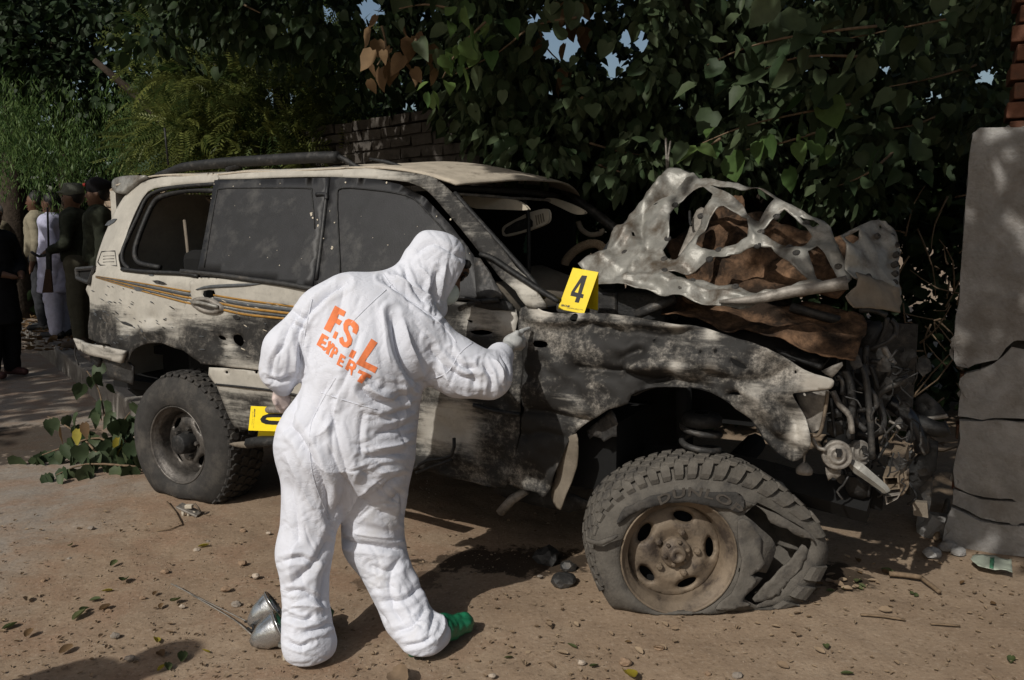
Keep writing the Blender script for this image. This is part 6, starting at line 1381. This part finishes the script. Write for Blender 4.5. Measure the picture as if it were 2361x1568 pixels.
# crowns of these trees, unseen overhead, shaped to shade and dapple the scene
def roofcrown(e, poly, n, z0, z1, sz, per=30):
    poly = np.array(poly); mn, mx = poly.min(0), poly.max(0); cen = []
    while len(cen) < n:
        p = np.array([rng.uniform(mn[0], mx[0]), rng.uniform(mn[1], mx[1])])
        if inpoly(p[None], poly)[0]:
            cen.append((p[0], p[1], max(rng.uniform(z0, z1), 1.535+.285*max(0, p[1])+.45)))
    cen = np.array(cen); P_, d_ = clump_pts(n, cen, rng.uniform(.35, .7, n), per, .5)
    leafcloud('unseen_shade_crown', 'heart', P_, d_*.8+np.array([0, 0, -.4]), rng.uniform(sz*.8, sz*1.3, len(P_)), M['leafa'], e, .7)
roofcrown(tD, [(-15, 4.5), (-6.5, 4.2), (-6.8, 6.6), (-15, 6.8)], 110, 4.4, 5.4, .22)
roofcrown(tD, [(-6.4, 1.1), (-7.6, 1.0), (-13, 1.4), (-13, 5), (-6.6, 4.3), (-5.9, 2.6)], 90, 4.3, 5.4, .2)  # unseen leaf patch added to put the left ground in shade
roofcrown(tB, [(-3.5, 3.7), (-1.6, 1.9), (.2, 4), (0, 9), (-2.0, 7), (-2.8, 5.0)], 120, 4.3, 6.2, .2)
roofcrown(tA, [(-1.5, 1.75), (-.5, .6), (.2, -.25), (1.2, -.9), (5, -1.2), (7, 9), (0, 9), (-.3, 4)], 205, 4.2, 6.2, .2)
roofcrown(tA, [(-.95, .75), (-.5, -.05), (.6, -1.0), (2.2, -1.2), (2.2, .8), (0, 1.4)], 44, 4.3, 5.2, .15, 24)  # unseen clumps added to dapple the bonnet
roofcrown(tA, [(-.95, -.05), (-.75, -.45), (-.2, -.6), (.3, -.5), (-.3, .3)], 22, 4.35, 4.8, .15, 30)  # dense unseen clumps added to shade the smashed nose
# thicket low behind the front of the car
th_ = empty('thicket', (2.0, 5.6, 0), 'dark thicket of bare twigs between the wreck and the pillar', 'shrub')
P_ = np.stack([rng.uniform(-.2, 5.5, 9000), rng.uniform(6.0, 8.2, 9000), rng.uniform(0, 2.6, 9000)], 1)
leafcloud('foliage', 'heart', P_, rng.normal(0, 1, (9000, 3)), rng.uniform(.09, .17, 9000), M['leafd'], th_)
for k in range(46):
    u, v = rng.uniform(2060, 2240), rng.uniform(420, 1050); y = rng.uniform(5.0, 5.9); p = W(u, v, y); d = rng.normal(0, 1, 3)*np.array([.35, .2, .5]); l = rng.uniform(.2, .6)
    MB().tube([p, p+d*l*.5+rng.normal(0, .03, 3), p+d*l], [.007, .003], 5, True, 2).build('twig', M['twig'], th_, True)
hd_ = empty('hedge', (-6, 14.5, 0), 'dark hedge along the far side of the pavement', 'hedge')
P_ = np.stack([rng.uniform(-14, 1.5, 16000), rng.uniform(12.5, 16, 16000), rng.uniform(.2, 3.4, 16000)], 1)
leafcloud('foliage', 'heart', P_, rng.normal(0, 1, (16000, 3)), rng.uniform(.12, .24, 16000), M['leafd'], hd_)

# ------------------------------------------------------------------ bystanders
def cloth(name, c, **k): return mat(name, c, .9, 0, .12, 30, .3, 90, .08, **k)
camo = mat('camouflage_cloth', (.032, .035, .024), .9, 0, .4, 9, .2, 80, .08, dark=(.018, .02, .014), dscale=10, damt=.5)
def bystander(label, pos, yaw, Hh, top, legs, shoes, hair='hair', kind='shirt', arms='down', skin=M['skin'], cap=None, group=None, vh=.018):
    e = empty('person', pos, label, 'person', group); s = Hh/1.75; f = np.array([math.cos(yaw), math.sin(yaw), 0]); r = np.array([math.sin(yaw), -math.cos(yaw), 0]); b = np.array(pos, float)
    def p(a, c, z): return b+s*(f*a+r*c+UP*z)
    def fld(): return Field(b-np.array([.6, .6, .05])*s, b+np.array([.6, .6, 1.95])*s, vh*s)
    if arms == 'behind': AR = {k: [(0, .19*k, 1.40), (-.10, .27*k, 1.14), (-.20, .05*k, 1.0)] for k in (-1, 1)}
    elif arms == 'front': AR = {k: [(0, .19*k, 1.40), (.02, .28*k, 1.14), (.24, .10*k, 1.06)] for k in (-1, 1)}
    else: AR = {k: [(0, .19*k, 1.40), (-.02, .25*k, 1.13), (.04, .26*k, .88)] for k in (-1, 1)}
    F_ = fld()                                       # one continuous body
    F_.ell(p(.01, 0, 1.63), np.array([.095, .095, .125])*s, .03); F_.cone(p(0, 0, 1.45), p(.01, 0, 1.58), .055*s, .05*s, .03); F_.cone(p(.085, 0, 1.63), p(.112, 0, 1.605), .014, .017, .015); F_.cone(p(.06, 0, 1.55), p(.075, 0, 1.53), .03, .03, .03)
    for k in (-1, 1): F_.ell(p(.0, .095*k, 1.625), (.018, .018, .03), .01)
    F_.cone(p(0, 0, 1.35), p(0, 0, 1.0), .11*s, .11*s, .05)
    for k in (-1, 1):
        A_ = [p(*q) for q in AR[k]]; F_.cone(A_[0], A_[1], .045*s, .04*s, .03); F_.cone(A_[1], A_[2], .04*s, .03*s, .03)
        d = (A_[2]-A_[1])/np.linalg.norm(A_[2]-A_[1]); F_.cone(A_[2], A_[2]+d*.10*s, .036*s, .028*s, .02)
        for j in range(3): F_.cone(A_[2]+d*.07*s+f*(j-1)*.022, A_[2]+d*.16*s+f*(j-1)*.024, .012, .009, .008)
        F_.cone(p(0, .09*k, .95), p(.02, .10*k, .5), .08*s, .055*s, .03); F_.cone(p(.02, .10*k, .5), p(0, .11*k, .08), .055*s, .04*s, .03)
    soft('body', F_, skin, e, 2)
    T = fld(); w = 1.0
    if kind == 'kameez':
        T.cone(p(0, -.12, 1.40), p(0, .12, 1.40), .115*s, .115*s, .06); T.cone(p(0, 0, 1.35), p(.02, 0, 1.0), .155*s, .165*s, .06); T.cone(p(.02, 0, 1.0), p(.03, 0, .56), .165*s, .20*s, .05); T.plane(p(0, 0, .55), (0, 0, -1)); sl = (.07, .062, .055)
    else:
        T.cone(p(0, -.12, 1.40), p(0, .12, 1.40), .115*s, .115*s, .06); T.cone(p(0, 0, 1.35), p(.02, 0, 1.0), .155*s, .155*s, .06); T.plane(p(0, 0, .93), (0, 0, -1)); sl = (.072, .062, .054)
    for k in (-1, 1):
        A_ = [p(*q) for q in AR[k]]; m_ = A_[1]*.15+A_[2]*.85; T.cone(A_[0], A_[1], sl[0]*s, sl[1]*s, .04); T.cone(A_[1], m_, sl[1]*s, sl[2]*s, .03)
    T.cone(p(.01, 0, 1.44), p(.01, 0, 1.485), .075*s, .07*s, .03)
    wr = lambda V, N: np.array([-max(0, .25-abs(mnoise.noise(Vector((q[0]*7, q[1]*7, q[2]*9)))))*.03+nz(q, 5)*.008 for q in V])
    soft('kameez' if kind == 'kameez' else ('jacket' if kind == 'uniform' else 'shirt'), T, top, e, 2, wr)
    L_ = fld(); rw = 1.35 if kind == 'kameez' else 1.1
    L_.cone(p(0, -.08, .92), p(0, .08, .92), .125*s, .125*s, .05)
    for k in (-1, 1): L_.cone(p(0, .09*k, .9), p(.02, .10*k, .5), .105*s, .078*s*rw, .03); L_.cone(p(.02, .10*k, .5), p(0, .11*k, .10), .078*s*rw, .066*s*rw*.9, .03)
    soft('trousers', L_, legs, e, 2, wr)
    for k in (-1, 1):
        S_ = fld(); S_.cone(p(-.05, .11*k, .05), p(.15, .125*k, .04), .052*s, .042*s, .02); S_.plane((0, 0, b[2]+.004), (0, 0, -1))
        if kind == 'uniform': S_.cone(p(0, .11*k, .05), p(0, .11*k, .22), .058*s, .058*s, .03)
        soft('shoe', S_, shoes, e, 1)
    Hr = fld(); Hr.ell(p(-.012, 0, 1.655), np.array([.104, .102, .118])*s, .02); Hr.plane(p(.045, 0, 1.64), f*.8-UP*.62); Hr.plane(p(0, 0, 1.56), (0, 0, -1)); soft('hair', Hr, M['hair'], e, 1)
    for k in (-1, 1): MB().lathe(p(.098, .034*k, 1.645), f, [(.001, -.006), (.012, -.002), (.009, .004), (.001, .006)], 8).build('eye', M['hair'], e, True)
    MB().tube([p(.098, -.026, 1.553), p(.104, 0, 1.555), p(.098, .026, 1.553)], .006, 6).build('mouth', mat('lip', (.12, .05, .035), .6), e, True)
    if cap:
        K_ = fld()
        if cap[0] == 'peaked': K_.cone(p(-.005, 0, 1.70), p(-.005, 0, 1.765), .112*s, .095*s, .01); K_.plane(p(0, 0, 1.785), (0, 0, 1)); K_.ell(p(.10, 0, 1.685), (.085, .085, .014), .01)
        else: K_.ell(p(-.02, .015, 1.725), np.array([.135, .13, .062])*s, .02); K_.cone(p(0, 0, 1.68), p(0, 0, 1.70), .106*s, .106*s, .02)
        soft('cap' if cap[0] == 'peaked' else 'beret', K_, cap[1], e, 1)
        if len(cap) > 2: MB().lathe(p(.115, -.03, 1.72), f, [(.02, -.01), (.018, .012), (.001, .014)], 10).build('cap_badge', cap[2], e, True)
    return e, p
PZ = .205
def foot(u, v, uh=None, vt=None):
    q = G(u, v, PZ)
    if uh: q[0] = W(uh, vt, q[1])[0]
    return q
def hgt(u, vt, q): return W(u, vt, q[1])[2]-PZ
q = foot(92, 760, 83, 470); bystander('man in beige shirt and dark trousers, leftmost on the kerb', q, R_(200), hgt(83, 443, q), cloth('beige_shirt', (.22, .195, .14)), cloth('dark_grey_trousers', (.035, .036, .04)), M['trim'])
q = foot(128, 778, 118, 470); bystander('man in pale lilac kameez standing with hands behind his back', q, R_(185), hgt(116, 446, q), cloth('lilac_cotton', (.40, .40, .52)), cloth('lilac_cotton', (.42, .42, .53)), M['trim'], kind='kameez', arms='behind')
q = foot(160, 800, 170, 470); so1 = q
e_, ps = bystander('soldier in camouflage with a peaked cap holding a rifle upright', q, R_(190), hgt(169, 418, q)/1.03, camo, cloth('khaki_trousers', (.085, .078, .055)), mat('tan_boot', (.07, .05, .035), .8), kind='uniform', arms='front', cap=('peaked', cloth('olive_cap', (.10, .105, .085))))
q = foot(212, 812, 226, 470); bystander('soldier in dark camouflage wearing a black beret beside the car tail', q, R_(205), hgt(225, 408, q)/1.03, camo, cloth('dark_camo', (.03, .032, .022)), mat('boot', (.04, .03, .022), .8), kind='uniform', cap=('beret', cloth('black_beret', (.012, .011, .012)), mat('red_badge', (.5, .05, .04), .6)))
q = G(8, 868); bystander('man in black clothes cut off by the left edge, standing in the road', q, R_(-20), 1.80, cloth('black_cotton', (.012, .012, .013)), cloth('black_cotton', (.012, .012, .013)), mat('maroon_sandal', (.05, .02, .018), .7), kind='kameez', arms='front')
q = foot(24, 735); bystander('far figure in dark clothes with a pale sleeve by the hedge', q, R_(200), 1.72, cloth('khaki_shirt', (.15, .13, .09)), cloth('black_trousers', (.015, .015, .016)), M['trim'])
q = foot(60, 728); bystander('far figure in black half hidden behind the beige shirt', q, R_(170), 1.74, cloth('black_shirt', (.013, .013, .014)), cloth('black_trousers', (.015, .015, .016)), M['trim'])
bystander('onlooker left of the frame whose shadow falls on the dirt', (-2.42, 1.25, 0), R_(40), 1.72, cloth('grey_shirt', (.2, .2, .2)), cloth('grey_trousers', (.1, .1, .1)), M['trim'], arms='front', vh=.03)
# rifle held upright by the capped soldier
ra = ps(.27, -.10, .62); rt = ps(.22, -.13, 1.52); rd_ = (rt-ra)/np.linalg.norm(rt-ra)
rf = empty('rifle', ra, 'black rifle held muzzle up by the capped soldier', 'rifle'); fw = np.array([math.cos(R_(190)), math.sin(R_(190)), 0])
MB().tube([ra+rd_*.42, rt], .011, 8).build('barrel', M['trim'], rf, True); MB().box(ra+rd_*.36, (.05, .05, .26), ax=[fw, np.cross(rd_, fw), rd_]).build('receiver', M['trim'], rf, bevel=.006)
MB().poly([ra+fw*-.035, ra+fw*.06, ra+rd_*.25+fw*.02, ra+rd_*.25-fw*.02], np.cross(rd_, fw), .035).build('stock', mat('rifle_wood', (.06, .03, .015), .6), rf, bevel=.006)
MB().tube([ra+rd_*.42+fw*.02, ra+rd_*.40+fw*.10, ra+rd_*.45+fw*.18], .017, 6, True, 2).build('magazine', M['trim'], rf, True)

# ------------------------------------------------------------------ things lying about
# chrome lamp insert by the examiner's foot
lp = empty('broken_headlamp', G(620, 1490), 'broken chrome twin headlamp insert lying by the white trouser leg', 'headlamp')
chrome = mat('dusty_chrome', (.50, .51, .52), .25, .85, .15, 12, .3, 30, .5, dark=(.10, .10, .10), dscale=12, damt=.2)
for u, v, rr_, ax in ((618, 1437, .062, (.72, .3, .5)), (630, 1488, .066, (.78, .25, .35))):
    c = G(u, v)+UP*.055
    bw = MB().lathe(c, ax, [(rr_*1.02, .03), (rr_, .034), (rr_*.95, .02), (rr_*.75, -.035), (rr_*.4, -.07), (.012, -.085)], 24).build('reflector', chrome, lp, True, solid=.003)
    MB().lathe(c, ax, [(rr_*.5, -.05), (.02, -.045), (.018, .0), (.001, .004)], 14).build('bulb_shield', M['void'], lp, True)
MB().tube([G(645, 1500)+UP*.02, G(668, 1512)+UP*.025, G(690, 1520)+UP*.02], .008, 6).build('bracket', M['hood'], lp, True)
MB().box(G(665, 1520)+UP*.016, (.035, .03, .03)).build('plug', M['cream'], lp, bevel=.004)
for k, pts in enumerate(([(395, 1352), (450, 1380), (520, 1415), (575, 1442)], [(405, 1355), (470, 1394), (540, 1436), (580, 1470)])):
    MB().tube([G(*q)+UP*.012 for q in pts], .0028, 5, True, 3).build('cable', M['lmetal'], lp, True)
MB().tube([G(565, 1440)+UP*.012, G(580, 1446)+UP*.018, G(585, 1465)+UP*.015, G(572, 1455)+UP*.012], .005, 5, True, 2).build('connector', M['trim'], lp, True)
# broken switch plate near the rear wheel
sw = empty('broken_fitting', G(437, 1190), 'small broken grey metal fitting with white pegs on the dirt near the rear wheel', 'debris'); c = G(437, 1188)+UP*.03
MB().box(c, (.13, .07, .012), ax=[np.array([.9, -.1, -.38]), np.array([.1, .99, 0]), np.array([.38, 0, .92])]).build('plate', M['lmetal'], sw, bevel=.004)
for dx in (-.03, 0, .03): MB().tube([c+np.array([dx, -.01, -.005]), c+np.array([dx, -.01, -.035])], .009, 8).build('peg', M['cream'], sw, True)
MB().tube([c+np.array([.0, .0, .01]), c+np.array([.03, .01, .03]), c+np.array([.06, 0, -.01])], .006, 6, True, 2).build('spring_clip', M['rim'], sw, True); MB().box(c+np.array([.0, .0, .02]), (.04, .03, .02)).build('block', M['cream'], sw, bevel=.004)
# crushed packet by the pillar
K6 = lambda pts: [(1383.3+.414*x, 1152.7+.414*y) for x, y in pts]
pk = empty('crushed_packet', G(*K6([(2190, 390)])[0]), 'crushed pale green packet with dark green stripe at the foot of the pillar', 'litter')
def gsheet(name, pts, m_, parent, z, amp=.02):
    fr = Frame((0, 0, z), (1, 0, 0), (0, 1, 0), (0, 0, 1)); ov = [tuple(G(*q, z)[:2]) for q in pts]
    v, f, ed = sheet2d(np.array(ov), (), .02); return mesh(name, [(x, y, z+.012+abs(nz((x, y, 0), 18))*amp) for x, y in v], f, m_, parent, True, solid=.002)
gsheet('wrapper', K6([(2085, 318), (2200, 330), (2290, 358), (2295, 422), (2200, 405), (2105, 388), (2060, 350)]), mat('pale_packet', (.30, .33, .27), .5, 0, .2, 20), pk, .012); gsheet('stripe', K6([(2172, 336), (2196, 340), (2190, 398), (2168, 394)]), mat('green_stripe', (.05, .16, .09), .5), pk, .016)
def twigt(pts, r, label):
    o = MB().tube([G(*q)+UP*(r+.004) for q in K6(pts)], r, 6, True, 2).build('stick', M['twig'], None, True); tag(o, label, 'stick'); return o
twigt([(1610, 430), (1700, 437), (1790, 450)], .012, 'short pale stick on the dirt right of the burst tyre'); twigt([(1785, 448), (1840, 490), (1890, 530)], .010, 'pale stick lying end to end with another right of the tyre'); twigt([(1450, 650), (1580, 660), (1700, 680)], .005, 'long thin twig on the open dirt below the pillar shadow')
twigt([(960, 595), (1010, 590), (1065, 572)], .010, 'thick broken stick beside the torn tread on the ground'); twigt([(1840, 700), (1920, 705), (2005, 712)], .004, 'thin straw lying flat at the lower right'); twigt([(1870, 235), (1895, 150), (1925, 60), (1935, 20)], .014, 'bare root leaning against the foot of the pillar')
o = MB().tube([G(385, 1160)+UP*.01, G(420, 1215)+UP*.012, G(360, 1228)+UP*.01], .004, 5, True, 2).build('stick', M['twig'], None, True); tag(o, 'dark twig on the dirt left of the broken fitting', 'stick')
# rubble stones one can pick out
def rock(p, s, m_, label, group):
    bm = bmesh.new(); bmesh.ops.create_icosphere(bm, subdivisions=2, radius=1)
    o_ = random.random()*50
    for v in bm.verts: v.co *= 1+.35*mnoise.noise(v.co*1.3+Vector((o_, 0, 0)))+.12*mnoise.noise(v.co*3+Vector((0, o_, 0)))
    V = [np.array(p)+np.array([v.co.x*s, v.co.y*s*.8, v.co.z*s*.6+s*.25]) for v in bm.verts]; F_ = [[l.vert.index for l in f.loops] for f in bm.faces]; bm.free()
    o = mesh('stone', V, F_, m_, None, False); return tag(o, label, 'stone', group)
stm = [mat('grey_stone', (.22, .19, .16), .9, 0, .25, 30, .4, 60, .1), mat('brown_stone', (.24, .165, .11), .9, 0, .25, 30, .4, 60, .1), mat('pale_stone', (.36, .30, .24), .9, 0, .2, 30, .3, 60, .1)]
SP = [(210, 1219), (453, 1270), (520, 1360), (545, 1395), (560, 1300), (330, 1380), (250, 1410), (160, 1290), (420, 1400), (300, 1520), (620, 1230), (590, 1330), (1520, 1497), (1632, 1555), (1245, 1330), (560, 1225), (345, 1210), (480, 1250), (100, 1340), (380, 1320), (265, 1468), (1440, 1530), (1700, 1560), (1135, 1560), (1340, 1530)]
for i, (u, v) in enumerate(SP): rock(G(u, v), random.uniform(.011, .024), random.choice(stm), 'small loose stone lying on the open dirt', 'loose stones on the dirt')
for i, (u, v, s) in enumerate(((1300, 1345, .06), (1260, 1290, .07), (1310, 1310, .04))): rock(G(u, v), s, M['metal'], 'larger grey stone in shade behind the front tyre', 'stones behind the front tyre')
rock(G(2165, 1225), .12, M['plaster'], 'chunk of fallen plaster standing at the pillar foot', None)
for u, v in ((2185, 1265), (2210, 1275), (2150, 1280)): rock(G(u, v), random.uniform(.03, .05), M['plaster'], 'flat plaster fragment at the base of the pillar', 'plaster fragments')
# gravel and crumbs nobody could count
def scatter_ground(n, boxes, smin, smax, name, m_, label):
    oc = np.array([(1, 0, 0), (-1, 0, 0), (0, 1, 0), (0, -1, 0), (0, 0, .8), (0, 0, -.4)], float); tf = np.array([(0, 2, 4), (2, 1, 4), (1, 3, 4), (3, 0, 4), (2, 0, 5), (1, 2, 5), (3, 1, 5), (0, 3, 5)])
    C_ = []
    for _ in range(n):
        b = boxes[rng.integers(len(boxes))]; C_.append((rng.uniform(b[0], b[1]), rng.uniform(b[2], b[3])))
    C_ = np.array([(x, y, ground_h(x, y)+.001) for x, y in C_]); S_ = smin+(smax-smin)*rng.random(n)**3
    V = C_[:, None]+oc[None]*S_[:, None, None]*rng.uniform(.5, 1.2, (n, 6, 1)); F_ = (tf[None]+(np.arange(n)*6)[:, None, None]).reshape(-1, 3)
    return tag(fastmesh(name, V.reshape(-1, 3), F_, 3, m_, None, rnd=np.repeat(rng.random(n), 6)), label, 'gravel', kind='stuff')
scatter_ground(5000, [(-2.6, 3.2, 2.3, 4.3), (-2.6, 0, 2.3, 3.8), (-2.6, -.4, 2.4, 5.5)], .0018, .006, 'gravel', leafmat('gravel_mix', (.22, .155, .105), (.42, .33, .25), 0, .9), 'fine gravel and clods strewn over the dirt')
# fallen leaves: the ones that show largest are things of their own
LVc, LFc = leafshape('curl'); me_c = bpy.data.meshes.new('leaf'); me_c.from_pydata(LVc.tolist(), [], LFc.tolist()); me_c.materials.append(M['leaftan']); me_c.polygons.foreach_set('use_smooth', [True]*len(me_c.polygons))
cur = {'tan': me_c, 'green': copyme(me_c, leafmat('wilted_green_leaf', (.07, .095, .035), (.15, .165, .07), .2, .7)), 'dry': copyme(me_c, M['leafdry']), 'yellow': copyme(me_c, M['leafy'])}
def fallen(u, v, s, kind, label=None, group=None):
    p = G(u, v); p[2] = ground_h(p[0], p[1])+.006; a = random.uniform(0, 6.28)
    o = hang(None, p, (math.cos(a), math.sin(a), random.uniform(0, .25)), s, cur[kind], (random.gauss(0, .25), random.gauss(0, .25), 1), 'fallen_leaf')
    nm = {'tan': 'dry tan', 'green': 'green', 'dry': 'dry brown', 'yellow': 'yellow'}[kind]
    wh = 'on the open dirt left of the white trousers' if u < 640 else ('on the dirt below the burst tyre' if u < 1780 else ('in the litter under the wrecked nose' if v < 1400 and u < 2080 else 'on the dirt in front of the pillar'))
    return tag(o, label or f'{nm} leaf lying {wh}', 'leaf', group or f'{nm} leaves {wh}')
fallen(1440, 1545, .085, 'yellow', 'yellow leaf on the dirt nearest the bottom edge', 'single yellow leaf'); fallen(170, 1432, .07, 'green'); fallen(290, 1336, .07, 'green'); fallen(40, 1436, .06, 'green'); fallen(415, 1380, .06, 'green'); fallen(255, 1310, .045, 'green'); fallen(905, 1548, .12, 'tan', 'large curled tan leaf at the bottom between the feet', 'single tan leaf')
for _ in range(18): fallen(rng.uniform(20, 560), rng.uniform(1150, 1550), rng.uniform(.03, .06), random.choice(['green', 'green', 'yellow', 'tan', 'dry']))
for _ in range(18):
    u, v = rng.uniform(1750, 2340), rng.uniform(1280, 1560)
    fallen(u, v, rng.uniform(.02, .05), random.choice(['tan', 'tan', 'tan', 'tan', 'dry', 'green']))
for _ in range(16): fallen(rng.uniform(1080, 1800), rng.uniform(1430, 1560), rng.uniform(.02, .042), random.choice(['tan', 'tan', 'tan', 'dry', 'green']))
for _ in range(30): fallen(rng.normal(1930, 70), rng.normal(1345, 28), rng.uniform(.025, .055), random.choice(['tan', 'dry', 'tan', 'green']))
lit = np.array([np.append(G(rng.uniform(-50, 2400), rng.uniform(1180, 1600))[:2], .012) for _ in range(1300)]); a = rng.uniform(0, 6.28, 1300)
lit[:, 2] = [ground_h(x, y)+.004 for x, y, z in lit]
tag(leafcloud('leaf_litter', 'curl', lit, np.stack([np.cos(a), np.sin(a), rng.uniform(-.05, .2, 1300)], 1), rng.uniform(.008, .022, 1300), M['leaftan'], None, .2), 'crumbled dry leaf litter over the dirt', 'litter')
far = np.array([(rng.uniform(-12, -3), rng.uniform(9, 16), PZ+.015) for _ in range(5000)]); a = rng.uniform(0, 6.28, 5000)
tag(leafcloud('leaf_litter', 'curl', far, np.stack([np.cos(a), np.sin(a), np.zeros(5000)], 1), rng.uniform(.05, .11, 5000), M['leafdry'], None, .2), 'yellowish leaf litter on the pavement behind the bystanders', 'litter')
# broken leafy branch by the rear wheel
br = empty('broken_branch', G(230, 1060), 'broken branch with drooping green leaves on the ground by the rear wheel', 'branch')
bp0 = G(330, 1070)+UP*.08
stems = [[G(300, 1060)+UP*.05, W(250, 985, 5.5), W(228, 900, 5.6), W(200, 855, 5.6)], [G(310, 1075)+UP*.05, W(230, 1010, 5.4), W(150, 1030, 5.4), W(70, 1060, 5.4)], [G(310, 1080)+UP*.05, W(280, 990, 5.3), W(300, 950, 5.3)], [G(240, 1080)+UP*.05, W(180, 1000, 5.5), W(110, 960, 5.7)], [G(320, 1090)+UP*.04, W(200, 1070, 5.1), W(130, 1095, 5.0)]]
for st in stems: MB().tube(st, [.009, .003], 6, True, 3).build('stem', M['twig'], br, True)
for k, st in enumerate(stems):
    for _ in range((16, 30, 20, 18, 22)[k]):
        p = random.choice(smoothpoly(st, 8, False))+rng.normal(0, .055, 3); p[2] = max(p[2], .04)
        hang(br, p, (random.gauss(0, .5), random.gauss(-.2, .5), -1), random.uniform(.08, .15), random.choice(protos))
for u, v in ((272, 1010), (180, 990)): hang(br, W(u, v, 5.25), (0, -.2, -1), .11, protoy[0])
for u, v in ((140, 985), (195, 975)): hang(br, W(u, v, 5.25), (.2, -.2, -1), .11, protod[0])
